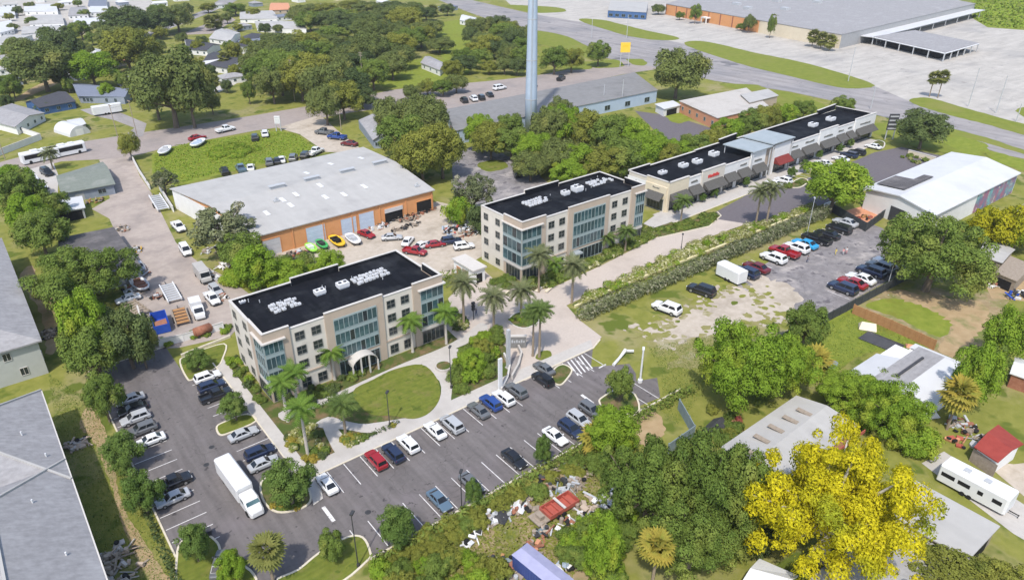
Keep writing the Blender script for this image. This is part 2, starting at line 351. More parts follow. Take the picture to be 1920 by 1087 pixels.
strip([(1085,38),(1130,38),(1200,55),(1272,71),(1240,76),(1170,66)])
strip([(1285,84),(1320,78),(1420,100),(1530,124),(1636,158),(1590,166),(1500,148),(1380,118)])
strip([(1704,190),(1740,184),(1820,206),(1930,235),(2080,275),(2080,300),(1930,256),(1820,226),(1750,208)])
strip([(1000,58),(1060,68),(1108,92),(1100,108),(1050,92),(1000,78)])
strip([(1020,88),(1090,112),(1110,128),(1060,130),(1015,110)])
strip([(1092,120),(1150,112),(1170,124),(1120,128)])
strip([(1175,112),(1205,112),(1212,122),(1190,122)])
strip([(1350,158),(1420,160),(1440,172),(1385,168)])
strip([(1460,170),(1545,196),(1520,212),(1455,190)])
strip([(1635,232),(1690,236),(1760,262),(1800,290),(1700,272),(1640,250)])
strip([(1770,238),(1860,262),(1960,295),(1960,300),(1860,272),(1770,247)])
strip([(1855,284),(1920,300),(2000,325),(2000,350),(1920,322),(1860,300)], 'bright_grass')
strip([(1775,248),(1850,272),(1838,292),(1780,285)], 'bright_grass', .065)
strip([(950,10),(1040,14),(1060,22),(1000,24)])
strip([(1905,205),(1960,200),(1990,225),(1930,222)])
sheet('overgrown_field', px((1812,-60),(1822,34),(1852,52),(1990,62),(2150,-20)), .05, 'bright_grass')
for a in ([(0,232),(90,205),(235,212),(250,235),(210,268),(100,292),(0,318)], [(245,232),(400,190),(560,165),(585,196),(480,214),(250,248)], [(690,135),(800,110),(880,130),(840,155),(742,165),(690,150)], [(820,48),(890,40),(880,110),(830,110)], [(400,160),(480,135),(560,160),(480,200),(380,200)]):
    strip(a, 'bright_grass' if a[0][0] > 600 else 'grass', .012, 'yard_grass')
sheet('trailer_park_lot', px((-140,122),(0,98),(60,80),(110,62),(215,48),(290,12),(250,-60),(-140,-60)), .02, 'pale_lot')
sheet('far_street', px((262,66),(330,42),(385,18),(440,-20),(480,-20),(432,8),(380,30),(268,74)), .02, 'highway')
sheet('tan_drive', px((335,66),(400,40),(424,26),(442,38),(395,64)), .025, 'road')
sheet('branch_road', px((222,264),(252,240),(215,226),(172,216),(150,206),(190,200),(232,214),(275,232),(268,256)), .035, 'highway')
sheet('narrow_drive', px((375,178),(430,152),(478,130),(482,136),(438,160),(388,184)), .025, 'concrete')
sheet('dirt_yard', px((20,190),(60,165),(110,140),(120,152),(40,188)), .025, 'dirt')
sheet('alley_yard', px((186,300),(246,292),(262,330),(284,362),(330,455),(372,492),(425,520),(480,560),(470,590),(432,630),(335,652),(275,655),(262,610),(238,520),(232,470),(205,410),(172,392),(206,372),(196,330)), .03, 'yard')
sheet('house_front_yard', px((40,322),(100,305),(110,330),(108,365),(75,372),(55,345)), .025, 'concrete')
sheet('sand_drive', px((520,240),(600,216),(632,244),(690,290),(610,285),(562,252)), .035, 'sand')
sheet('weedy_lot', px((285,290),(330,270),(520,245),(555,250),(600,284),(420,325),(330,350),(285,325)), .02, 'bright_grass')
sheet('junk_yard', px((470,470),(820,378),(845,384),(905,440),(905,480),(800,540),(560,560),(470,520)), .03, 'sand')
sheet('cracked_lot', px((846,290),(905,268),(965,300),(1010,328),(1060,372),(920,398),(880,385),(850,350)), .03, 'asphalt_old')
strip([(895,308),(935,300),(952,314),(915,322)], 'lawn', .045)
sheet('rear_lot', px((1190,208),(1262,218),(1332,240),(1345,256),(1290,280),(1245,262)), .03, 'asphalt_new')
strip([(1245,214),(1280,208),(1300,220),(1270,232)], 'bright_grass', .045)
# ------------------------------------------------------------------ office park lot
lot = sheet('parking_lot', [(6.7,63),(80,63)]+[tuple(v)[:2] for v in px((1150,772),(1196,735),(1192,700),(1180,682),(1108,688))]+[(86.2,82),(26,82),(26,122),(20.5,120.2),(20.5,134),(6.7,134)], .03, 'asphalt')
for p in ((397,838),(387,871),(690,960)):
    g = G(*p); mb = MB(); mb.prism([(g.x+.45*math.cos(a*.524), g.y+.45*math.sin(a*.524)) for a in range(12)], .031, .046); mb.obj('manhole_cover', 'dark_metal', lot)
sheet('lot_approach', px((1190,715),(1232,708),(1238,745),(1196,762)), .022, 'asphalt')
LZ = .05
def line(x0, y0, x1, y1, w=.13, parent=lot):
    a = Vector((x0,y0,0)); b = Vector((x1,y1,0)); t = (b-a).normalized(); n = Vector((-t.y,t.x,0))*w/2
    mb = MB(); mb.poly([(p.x,p.y,LZ) for p in (a-n,b-n,b+n,a+n)]); return mb.obj('parking_line', 'white_line', parent)
for k in range(20): line(29.9+2.83*k, 76.2, 29.9+2.83*k, 81.8) if k not in (13,14) else None
for k in range(-4, 17): line(38.5+2.83*k, 63.4, 38.5+2.83*k, 69.1)
for k in range(14): line(6.9, 79.0+2.83*k, 12.5, 79.0+2.83*k)
for k in range(11): line(20.6, 92.0+2.83*k, 25.9, 92.0+2.83*k)
def bar(a, b, w=.5):
    p = G(*a); q = G(*b); o = line(p.x,p.y,q.x,q.y,w); o.name = 'stop_bar'
bar((606,950),(626,977),.55); bar((1090,740),(1112,756),.55); bar((1123,690),(1136,683),.3)
for k in range(5):                                                  # hatched bays beside the garden
    line(77.6+.9*k, 77, 79.2+.9*k, 81.6, .28)
sheet('front_walk', [(26,82.15),(86.3,82.15),(88,84.4),(70,85.0),(28.1,85.0),(28.1,122.5),(26,122.5)], .12, 'concrete')
kerbline('kerb', [(89.5,83.4),(86.3,82.0),(26,82.0),(26,122.5)], .3, .14, closed=False)
kerbline('kerb', [(6.6,79),(6.6,134),(20.4,134.2)], .25, .15, closed=False)
kerbline('kerb', [(27,62.9),(89,62.9)], .3, .16, closed=False)
def island(pts, m='lawn', nm='planting_island', smooth=True):
    P = smooth_loop(px(*pts), 4) if smooth else px(*pts)
    sheet(nm, P, .13, m); kerbline('kerb', P, .3, .16)
island([(332,1046),(345,1012),(385,1003),(408,1018),(420,1042),(470,1070),(470,1100),(345,1110)])
island([(520,1090),(560,1068),(600,1036),(650,1008),(680,1008),(694,1035),(688,1052),(620,1100)])
island([(490,905),(495,940),(520,960),(560,955),(582,940),(578,915),(560,897),(520,890)], 'mulch')
island([(407,800),(425,790),(462,777),(480,790),(430,812),(412,815)], 'lawn')
island([(338,680),(350,668),(420,645),(418,672),(405,690),(362,712),(350,708)], 'lawn')
island([(1036,715),(1038,694),(1055,684),(1072,694),(1062,712),(1050,722)], 'mulch')
island([(1124,755),(1130,745),(1160,730),(1190,740),(1195,775),(1140,772)], 'mulch')
sheet('ramp_pad', px((578,900),(598,890),(606,935),(588,948)), .13, 'concrete')
mb = MB(); mb.poly([(p.x,p.y,.137) for p in px((586,938),(603,928),(605,935),(590,946))]); mb.obj('tactile_pad', 'gold', lot)
sheet('garden_bed', [(28.1,85.0),(70,85.0),(72,90),(76,84.6),(79,98),(76,103),(66.5,103.3),(28.1,103.3)], .06, 'mulch')
sheet('west_bed', [(28.1,103.3),(30.2,103.3),(29.6,122),(28.1,122)], .06, 'mulch')
sheet('paver_plaza', px((888,520),(905,505),(935,532),(985,547),(1035,540),(1130,497),(1232,445),(1322,408),(1400,420),(1310,452),(1180,515),(1085,562),(1062,573),(1086,600),(1128,632),(1110,654),(985,714),(965,712),(948,650),(905,618),(862,640),(832,612),(846,566)), .08, 'pavers')
sheet('service_walk', px((840,560),(870,530),(905,530),(930,545),(900,600),(860,620)), .085, 'pavers')
def path(pts, z=.11, m='concrete', nm='footpath'): return sheet(nm, smooth_loop(px(*pts), 3), z, m)
path([(560,764),(640,733),(700,706),(760,680),(830,652),(872,628),(900,606),(915,616),(885,640),(840,660),(775,690),(700,716),(645,742),(572,772)])
path([(790,682),(830,655),(862,656),(868,672),(852,705),(846,745),(842,770),(802,782),(824,750),(824,715)])
path([(590,800),(615,782),(650,790),(690,795),(775,783),(740,805),(690,812),(650,806)], .115)
path([(522,776),(560,760),(590,762),(560,775),(535,790)], .118)
path([(604,797),(622,792),(662,846),(636,860)], .117, 'concrete')
sheet('oval_lawn', smooth_loop(px((662,735),(700,712),(740,693),(790,684),(818,708),(825,745),(806,774),(775,786),(735,780),(690,775)), 4), .13, 'lawn')
sheet('forecourt_bed', px((985,545),(1035,538),(1085,514),(1130,494),(1232,443),(1300,412),(1215,425),(1130,475),(1075,500),(985,528)), .09, 'mulch')
sheet('bed_east', px((1215,425),(1300,412),(1325,400),(1352,405),(1330,425),(1236,446)), .095, 'mulch')
sheet('terrace', px((1206,420),(1245,392),(1275,400),(1290,405),(1250,420),(1225,428)), .12, 'concrete')
sheet('wall_strip', px((1072,572),(1180,515),(1310,454),(1440,414),(1524,384),(1532,396),(1440,432),(1152,548),(1090,578)), .09, 'mulch')
sheet('hedge_verge', px((1078,578),(1152,544),(1300,485),(1440,429),(1526,395),(1540,405),(1440,450),(1300,506),(1160,565),(1088,600)), .05, 'strip_grass')
# ------------------------------------------------------------------ shops lot and overflow lot
mlot = sheet('shops_lot', px((1318,410),(1345,396),(1400,366),(1480,345),(1560,320),(1640,286),(1690,276),(1800,300),(1745,318),(1620,354),(1530,388),(1440,426),(1400,420)), .05, 'asphalt_new')
sheet('shops_walk', [(147,113.5),(262,116.6),(262,122.5),(147,121)], .12, 'concrete')
kerbline('kerb', [(147,113.5),(262,116.6)], .3, .15, closed=False)
P = smooth_loop(px((1632,272),(1645,264),(1658,268),(1655,278),(1640,280)), 4); sheet('planting_island', P, .15, 'mulch'); kerbline('kerb', P, .4, .2, 'coping')
P = smooth_loop(px((1478,350),(1500,335),(1515,340),(1500,352)), 4); sheet('planting_island', P, .15, 'mulch'); kerbline('kerb', P, .4, .2)
kerbline('kerb', px((1236,446),(1330,425),(1352,405),(1345,398)), .3, .2, closed=False)
olot = sheet('overflow_lot', px((1385,522),(1440,492),(1560,422),(1590,404),(1655,428),(1702,506),(1545,592),(1440,592),(1380,562)), .03, 'asphalt_old')
sheet('worn_grass', rough_loop([(1230,610),(1290,585),(1350,560),(1330,550),(1400,600),(1470,625),(1420,640),(1330,650),(1250,660),(1220,640)], 1.2, seed=5), .027, 'worn_grass')
sheet('worn_grass', rough_loop([(1290,640),(1400,610),(1490,620),(1430,650),(1340,680),(1260,690)], 1.2, seed=6), .022, 'worn_grass')
sheet('gravel_patch', rough_loop([(1385,540),(1440,570),(1478,602),(1430,592),(1345,625),(1235,636),(1214,617),(1270,594),(1322,566),(1352,548)], 1.2), .038, 'sand')
sheet('gravel_patch', rough_loop([(1385,545),(1440,520),(1490,545),(1500,585),(1440,600),(1400,590)], 2.2, seed=9), .046, 'sand')
LZ = .065
for k in range(13): line(140+3.4*k, 81.3, 140+3.4*k, 87.0, .16, olot)
for k in range(9): line(143+3.4*k, 62.0, 143+3.4*k, 67.2, .16, olot)
LZ = .075
for k in range(12): line(196+2.9*k, 111.0, 196+2.9*k, 116.0, .16, mlot)
# ragged transition between gravel, worn turf and paving
for nm_, mt_, z_, sd_ in (('gravel_scatter','sand',.06,3), ('worn_turf_scatter','worn_grass',.064,4), ('turf_scatter','grass',.068,5)):
    rg = random.Random(sd_); mb = MB(); edge = rough_loop([(1385,540),(1440,570),(1478,602),(1430,592),(1345,625),(1235,636),(1214,617),(1270,594),(1322,566),(1352,548)], 1.2, 12)
    for i in range(70):
        c = edge[rg.randrange(len(edge))]; cx_, cy_ = c.x+rg.gauss(0,2.0), c.y+rg.gauss(0,1.6); rr = rg.uniform(.25,1.1); n_ = 9; st_ = rg.uniform(.6,1.7)
        mb.poly([(cx_+rr*st_*math.cos(6.283*k/n_)*rg.uniform(.6,1.3), cy_+rr*math.sin(6.283*k/n_)*rg.uniform(.6,1.3), z_+i*.00004) for k in range(n_)])
    tag(mb.obj(nm_, mt_), kind='structure')
# ------------------------------------------------------------------ yards on the right and at the bottom
sheet('dirt_yard', rough_loop([(1640,560),(1700,535),(1780,545),(1880,560),(1890,620),(1840,660),(1800,685),(1755,670),(1740,640),(1690,620),(1640,590)], 1.6, seed=4), .018, 'yard_mix')
sheet('dirt_path', rough_loop([(1690,545),(1760,560),(1840,565),(1850,600),(1820,640),(1790,672),(1765,660),(1790,620),(1760,590),(1700,565)], 1.3), .03, 'dirt')
sheet('back_yard_lawn', rough_loop([(1555,590),(1610,580),(1740,650),(1640,660),(1560,690),(1500,680)], 0.5), .03, 'bright_grass')
sheet('back_yard_lawn', rough_loop([(1625,572),(1680,560),(1760,580),(1790,600),(1760,630),(1690,600)], 0.5), .025, 'bright_grass')
sheet('shed_yard', px((1830,500),(1860,490),(1990,500),(1990,570),(1860,560)), .025, 'dirt')
sheet('trailer_pad', px((1728,868),(1770,846),(1960,972),(1960,1035),(1900,1000)), .03, 'concrete')
sheet('gravel_drive', px((1840,862),(1900,870),(1990,860),(1990,960),(1920,930)), .028, 'sand')
sheet('east_lane', px((1780,455),(1860,410),(1990,350),(1990,385),(1900,425),(1800,470)), .028, 'highway')
sheet('scrap_yard', rough_loop([(850,1000),(930,945),(1010,905),(1100,878),(1150,905),(1150,980),(1120,1050),(1060,1100),(920,1110),(850,1090)], 0.9), .02, 'yard_mix')
sheet('bare_patch', rough_loop([(1195,790),(1225,770),(1245,800),(1235,830),(1200,832)], 0.5), .03, 'dirt')
sheet('trodden_path', rough_loop([(170,760),(195,800),(215,880),(235,960),(280,1030),(330,1110),(290,1110),(240,1000),(205,900),(175,830),(150,800)], 0.35), .02, 'dirt')
sheet('bare_patch', rough_loop([(38,520),(62,500),(80,560),(110,640),(90,660),(75,590)], 0.5), .02, 'dirt')
sheet('bare_patch', rough_loop([(92,560),(120,570),(118,630),(100,625)], 0.5), .025, 'dirt')
# ================================================================= BUILDINGS
_wm = {}
def win_meshes(w, h, fm='frame_pale', gm='glass_dark', nx=2, nz=1, fr=.07, dep=.12):
    k = (round(w,2), round(h,2), fm, gm, nx, nz, fr)
    if k not in _wm:
        a = MB()
        a.box(-w/2, w/2, -dep, 0, -h/2, -h/2+fr); a.box(-w/2, w/2, -dep, 0, h/2-fr, h/2)
        a.box(-w/2, -w/2+fr, -dep, 0, -h/2+fr, h/2-fr); a.box(w/2-fr, w/2, -dep, 0, -h/2+fr, h/2-fr)
        for i in range(1, nx): x = -w/2+w*i/nx; a.box(x-fr/2, x+fr/2, -dep*.8, 0, -h/2+fr, h/2-fr)
        for i in range(1, nz): z = -h/2+h*i/nz; a.box(-w/2+fr, w/2-fr, -dep*.7, 0, z-fr/2, z+fr/2)
        b = MB(); b.box(-w/2+fr*.6, w/2-fr*.6, -.04, -.012, -h/2+fr*.6, h/2-fr*.6)
        _wm[k] = (a.mesh('window', fm), b.mesh('pane', gm))
    return _wm[k]
def window(parent, loc, rz, w, h, name='window', **kw):
    a, b = win_meshes(w, h, **kw)
    o = link(name, a, parent, loc, (0,0,rz)); link('pane', b, o)
    return o
_pm = {}
def panel(parent, name, loc, rz, w, h, d, m):
    k = (round(w,2), round(h,2), d, m)
    if k not in _pm:
        a = MB(); a.box(-w/2, w/2, -d, -.01, -h/2, h/2); _pm[k] = a.mesh(name, m)
    return link(name, _pm[k], parent, loc, (0,0,rz))
def house(name, label, cs, h, roof='gable', rh=1.4, wall='wall_white', roofm='roof_grey', over=.45, ridge=0, wins=(), doors=(), cat='house', group=None, inset=.28, thick=.16, fm='frame_pale', gm='glass_dark'):
    o = Vector((cs[0][0], cs[0][1], 0)); P = [Vector((c[0], c[1], 0))-o for c in cs]
    t = thing(name, label, cat, o, 0, group)
    if isinstance(wall, str): wall = [wall]
    w = MB(); w.prism(P, 0, h); wm = [wall[0]]
    c = sum(P, Vector())/4
    def out(p): d = p-c; return p + Vector((math.copysign(over, d.x), math.copysign(over, d.y), 0)) if over else p
    E = [out(p) for p in P]
    r = MB()
    def slab(pts, m=0):
        n = len(pts); top = [Vector(p) for p in pts]; bot = [p-Vector((0,0,thick)) for p in top]
        r.add(top+bot, [tuple(range(n)), tuple(range(n,2*n))[::-1]]+[(i, n+i, n+(i+1)%n, (i+1)%n) for i in range(n)], m)
    def up(p, z): return Vector((p.x, p.y, z))
    z0 = h+.06
    if roof == 'flat':
        r.prism(E, h+.01, h+.01+max(thick,.2))
    else:
        q = E if ridge == 0 else [E[1], E[2], E[3], E[0]]
        m1 = (q[0]+q[3])/2; m2 = (q[1]+q[2])/2; g = (m2-m1)
        ins = inset*(q[3]-q[0]).length/g.length*1.6 if roof == 'hip' else 0
        ins = min(ins, .5)
        r1 = up(m1+g*ins, h+rh); r2 = up(m2-g*ins, h+rh)
        a = [up(p, z0) for p in q]
        slab([a[0], a[1], r2, r1]); slab([a[2], a[3], r1, r2])
        if roof == 'hip': slab([a[1], a[2], r2]); slab([a[3], a[0], r1])
        else:
            pq = P if ridge == 0 else [P[1], P[2], P[3], P[0]]
            for i, j in ((0, 3), (1, 2)):
                mm = (pq[i]+pq[j])/2
                w.poly([up(pq[i], h), up(pq[j], h), up(mm, h+rh*(1-over/max(1,(pq[i]-pq[j]).length/2))-.06)])
    w.obj('wall', wall[0], t); r.obj('roof', roofm, t)
    for f, fr_, ww, hh, zc in wins:
        p, q = P[f], P[(f+1)%4]; e = (q-p); a = math.atan2(e.y, e.x)
        for u in (fr_ if isinstance(fr_, (list, tuple)) else [(i+.5)/fr_ for i in range(fr_)]):
            window(t, up(p+e*u, zc), a, ww, hh, fm=fm, gm=gm)
    for f, u, ww, hh, m in doors:
        p, q = P[f], P[(f+1)%4]; e = (q-p); a = math.atan2(e.y, e.x)
        panel(t, 'door', up(p+e*u, hh/2), a, ww, hh, .06, m)
    return t
def rect(A, B, depth, h):                       # A,B: picture points of the near eave ends
    a, b = G(*A, h), G(*B, h); e = (b-a).normalized(); n = Vector((-e.y, e.x, 0))
    return [a, b, b+n*depth, a+n*depth]
def quad(pts, h): return [G(*p, h) for p in pts]
def wrect(x0, x1, y0, y1): return [Vector((x0,y0,0)), Vector((x1,y0,0)), Vector((x1,y1,0)), Vector((x0,y1,0))]

# ------------------------------------------------------------------ office blocks
def office(label, xs, y0, y1, h, arch):
    x0, a1, b0, b1, a2, x1 = [v-xs[0] for v in xs]; D = y1-y0
    t = thing('office_building', label, 'building', (xs[0], y0, 0))
    zr = h-1.5                                   # roof deck
    hi = h; lo = h-.75                            # parapet tops
    w = MB(); w.box(.25, x1-.25, .3, D, 0, zr); w.obj('wall', 'wall_beige', t)
    d = MB(); d.box(.6, x1-.6, .8, D-.4, zr+.02, zr+.1); dk = d.obj('roof_deck', 'black_roof', t)
    for i in range(1, int(x1/2.4)):
        q = MB(); q.box(2.4*i-.05, 2.4*i+.05, 1.0, D-.6, zr+.1, zr+.112); q.obj('roof_seam', 'black_roof', dk)
    for i in range(7):
        xx, yy = rnd.uniform(2,x1-2), rnd.uniform(7,D-1.5); q = MB(); q.tube((xx,yy,zr+.1),(xx,yy,zr+rnd.uniform(.4,.8)),.09,None,6); q.obj('vent_pipe', 'steel', dk)
    tw = 6.6                                      # tower depth
    # tan towers and centre bay, standing proud of the facade
    for xa, xb, ya, yb in ((0, a1, 0, tw), (a2, x1, 0, tw)):
        m = MB(); m.box(xa, xb, ya, yb, 0, zr+.01); m.obj('corner_tower', 'wall_tan', t)
    m = MB(); m.box(b0, b1, 0, 2.0, 0, zr+.012); m.obj('centre_bay', 'wall_tan', t)
    # parapet runs: (x/y extents, top)
    T = .35
    runs = [('x',0,a1,0,hi,'wall_tan'),('x',a1,b0,.3,lo,'wall_beige'),('x',b0,b1,0,hi,'wall_tan'),('x',b1,a2,.3,lo,'wall_beige'),('x',a2,x1,0,hi,'wall_tan'),
            ('x',.25,x1*.34,D-T,lo,'wall_beige'),('x',x1*.34,x1*.62,D-T+.1,hi,'wall_beige'),('x',x1*.62,x1-.25,D-T,lo,'wall_beige'),
            ('y',0,tw,0,hi,'wall_tan'),('y',tw,D-T,.25,lo,'wall_beige'),('y',0,tw,x1-T,hi,'wall_tan'),('y',tw,D-T,x1-.25-T,lo,'wall_beige')]
    for ax, p, q, s, top, m_ in runs:
        a = MB(); b = MB(); c = MB()
        if ax == 'x':
            front = s < D/2
            yl = s+T if front else s-.06
            a.box(p, q, s, s+T, zr+.02, top); b.box(p-.04, q+.04, s-.1, s+T+.05, top+.004, top+.11)
            c.box(p+.05, q-.05, yl+.004, yl+.05, zr+.05, top-.01)
        else:
            left = s < x1/2; xl = s+T if left else s-.06
            p2 = max(p, T+.01)
            a.box(s, s+T, p2, q-.002, zr+.02, top); b.box(s-.1, s+T+.05, p2-.03, q+.02, top+.008, top+.114)
            c.box(xl+.004, xl+.05, p2+.05, q-.05, zr+.05, top-.01)
        a.obj('parapet', m_, t); b.obj('coping', 'coping', t); c.obj('parapet_lining', 'black_roof', t)
    fh = [3.7]+[(zr-3.7)/3]*3
    zf = [0, 3.7, 3.7+fh[1], 3.7+2*fh[1]]
    # punched windows
    def punched(xa, xb, ncol, y=.3, face=0):
        for k in range(4):
            for i in range(ncol):
                x = xa+(xb-xa)*(i+.5)/ncol
                window(t, (x, y, zf[k]+(1.75 if k else 1.55)), 0, 1.75, 1.65 if k else 1.9, fm='frame_dark', gm='glass_dark', nx=2, nz=2)
    punched(a1+.2, b0-.2, 2); punched(b1+.2, a2-.2, 2)
    for side, xx, rz in ((0, .25, -math.pi/2), (1, x1-.25, math.pi/2)):
        for k in range(4):
            for i in range(2):
                y = tw+(D-tw)*(i+.5)/2+.2
                window(t, (xx, y, zf[k]+1.75), rz, 1.6, 1.6, fm='frame_dark', gm='glass_dark', nx=2, nz=2)
    # curtain walls: one row of panes per floor
    def curtain(x_c, y_c, rz, width, n, floors, m='glass_teal'):
        for k in floors:
            hh = fh[k]-.75; z = zf[k]+.35+hh/2
            f = MB(); f.box(-width/2, width/2, -.14, -.01, hh/2-.02, hh/2+.7 if k < 3 else hh/2+.3)
            f.box(-width/2, width/2, -.14, -.01, -hh/2-.12, -hh/2)
            for i in range(n+1):
                x = -width/2+width*i/n; f.box(x-.04, x+.04, -.16, -.015, -hh/2, hh/2)
            o = f.obj('curtain_wall', 'frame_pale', t); o.location = (x_c, y_c, z); o.rotation_euler = (0,0,rz)
            for i in range(n):
                gm_ = m if rnd.random() < .45 else ('glass_mid' if rnd.random() < .7 else 'glass_dark')
                kk = ('cw', round(width/n,3), round(hh,2), gm_)
                if kk not in _pm:
                    a = MB(); a.box(-width/n/2+.03, width/n/2-.03, -.07, -.02, -hh/2, hh/2); _pm[kk] = a.mesh('pane', gm_)
                pn = link('pane', _pm[kk], o, (-width/2+width*(i+.5)/n, 0, 0))
                pn.rotation_euler = (rnd.uniform(-.012,.012), 0, rnd.uniform(-.012,.012))
    cw = b1-b0
    curtain((b0+b1)/2, 0, 0, cw-3.0, 9, (1,2,3))
    lw = (a1-1.5); curtain(lw/2+.02, 0, 0, lw, 4, (1,2,3)); curtain(0, lw/2+.6, -math.pi/2, lw+1, 4, (1,2,3))
    rw = (x1-a2-1.6); curtain(x1-rw/2-.02, 0, 0, rw, 4, (1,2,3)); curtain(x1, rw/2+.4, math.pi/2, rw+.6, 4, (1,2,3))
    for xa, xb in ((-.45, a1-1.0), (a2+1.0, x1+.45)):
        e = MB(); e.box(xa, xb, -.5, -.005, zf[3]+fh[3]-.3, zf[3]+fh[3]-.05); e.box(*((xa,-.005) if xa < 1 else (x1+.005,xb)), -.005, lw+1.6, zf[3]+fh[3]-.3, zf[3]+fh[3]-.05); e.obj('eyebrow_ledge', 'coping', t)
    for xa, xb in ((-.12, a1-1.3), (a2+1.3, x1+.12)):
        e = MB(); e.box(xa, xb, -.16, -.006, 3.15, 3.75); e.box(*((xa,-.006) if xa < 1 else (x1+.006,xb)), -.006, lw+1.2, 3.15, 3.75); e.obj('base_band', 'coping', t)
    for xa, xb in ((.2, a1-1.5), (a2+1.5, x1-.2)):
        window(t, ((xa+xb)/2, 0, 1.6), 0, xb-xa, 2.7, name='shopfront', fm='frame_dark', gm='glass_dark', nx=5)
    window(t, (0, 3.0, 1.6), -math.pi/2, 5, 2.7, name='shopfront', fm='frame_dark', gm='glass_dark', nx=5)
    e = MB(); e.box(a1, b0, .14, .3, 3.45, 3.75); e.obj('belt_course', 'wall_tan', t)
    e = MB(); e.box(b1, a2, .14, .3, 3.45, 3.75); e.obj('belt_course', 'wall_tan', t)
    window(t, ((b0+b1)/2, 0, 1.7), 0, cw-3.2, 3.1, name='shopfront', fm='frame_pale', gm='glass_dark', nx=8)
    if arch:                                      # white arched entrance canopy
        n = 12; R1 = cw*.22; rings = []
        for i in range(n+1):
            a = math.pi*i/n; x = (b0+b1)/2-R1*math.cos(a); z = 2.3+1.7*math.sin(a)
            rings.append([(x,-2.2,z),(x,0,z),(x,0,z+.16),(x,-2.2,z+.16)])
        e = MB(); e.loft(rings); e.obj('entrance_arch', 'coping', t)
        for s in (-1, -.33, .33, 1):
            e = MB(); e.box((b0+b1)/2+s*R1-.12, (b0+b1)/2+s*R1+.12, -2.2, -1.95, 0, 2.3+1.7*math.sqrt(max(0,1-s*s))+.02); e.obj('column', 'coping', t)
    else:
        e = MB(); e.box(b0+.6, b0+3.6, -1.6, 0, 2.7, 3.1); e.obj('entrance_canopy', 'canopy_blue', t)
    return t
OX = [30.3, 35.1, 41.6, 53.1, 59.5, 66.1]
office('four storey beige office block with white entrance arch beside the oval lawn', OX, 103.3, 120.0, 13.8, True)
OX2 = [93.1, 100.1, 107.0, 120.2, 127.8, 132.4]
office('four storey beige office block next to the row of shops and paver drive', OX2, 112.1, 127.6, 14.6, False)
# rooftop plant on the two blocks
_cu = MB(); _cu.box(-.27,.27,-.3,.3,0,.42); _cu.tube((0,0,.42),(0,0,.46),.22,.22,8,1)
cu_me = _cu.mesh('condenser', ['white_metal','steel'])
def condensers(A, B, z, nx, ny, label):
    a, b = G(*A, z), G(*B, z); e = (b-a); L = e.length
    t = thing('condenser_bank', label, 'air conditioner', a, math.atan2(e.y, e.x))
    f = MB()
    for j in range(ny): f.box(-.6, L+.6, j*1.15-.36, j*1.15-.28, 0, .12); f.box(-.6, L+.6, j*1.15+.28, j*1.15+.36, 0, .12)
    f.obj('rack', 'dark_metal', t)
    for j in range(ny):
        for i in range(nx):
            if rnd.random() < .14: continue
            link('condenser', cu_me, t, (L*i/(nx-1)+rnd.uniform(-.12,.12), j*1.15+rnd.uniform(-.1,.1), .12), (0,0,rnd.uniform(-.12,.12)), (rnd.uniform(.8,1.25),rnd.uniform(.8,1.2),rnd.uniform(.7,1.3)))
condensers((517,587),(562,571), 12.4, 7, 3, 'bank of small white condensers at the left end of the near office roof')
condensers((672,534),(728,514), 12.4, 9, 3, 'bank of small white condensers at the right end of the near office roof')
condensers((994,388),(1030,376), 13.2, 8, 3, 'bank of small white condensers at the left end of the far office roof')
condensers((1112,350),(1148,340), 13.2, 8, 3, 'bank of small white condensers at the right end of the far office roof')
def rooftop_unit(p, z, sx, sy, sz, label, m='white_metal'):
    g = G(*p, z); t = thing('rooftop_unit', label, 'air conditioner', g, rnd.choice((0, .03)))
    a = MB(); a.box(-sx/2,sx/2,-sy/2,sy/2,.25,sz); a.box(-sx/2+.1,sx/2-.1,-sy/2+.1,sy/2-.1,0,.25); a.obj('casing', m, t)
    b = MB()
    for k in (-1,1): b.tube((k*sx*.24,0,sz),(k*sx*.24,0,sz+.12),min(sx,sy)*.2,None,10)
    b.obj('fan', 'dark_metal', t)
rooftop_unit((600,551),12.4,2.0,1.4,.9,'white air handler left of centre on the near office roof')
rooftop_unit((643,538),12.4,2.2,1.6,1.0,'white air handler right of centre on the near office roof')
rooftop_unit((455,568),12.4,1.2,.5,.5,'small white vent at the far left corner of the near office roof')
rooftop_unit((1060,365),13.2,1.8,1.6,1.0,'white air handler left of centre on the far office roof')
rooftop_unit((1082,358),13.2,2.4,2.2,1.3,'large white air handler at the centre of the far office roof')
rooftop_unit((1190,344),13.2,1.5,1,.7,'small white unit at the right end of the far office roof')
for k, (p, s, l) in enumerate([((1242,326),(2.4,1.6,.9),'lone white unit nearest the cream corner of the shops roof'),((1281,313),(2.4,2,1.1),'white unit at the left of the pair on the shops roof'),((1307,306),(2.4,2.2,1.2),'white unit at the right of the pair on the shops roof'),
        ((1338,292),(2.4,2.4,1.3),'white unit just before the pale blue canopy on the shops roof'),((1524,237),(2.6,2.4,1.2),'white unit left of its twin beyond the pale blue canopy'),((1557,226),(2.6,2.4,1.2),'white unit right of its twin beyond the pale blue canopy')]):
    rooftop_unit(p, 7.2, *s, l)
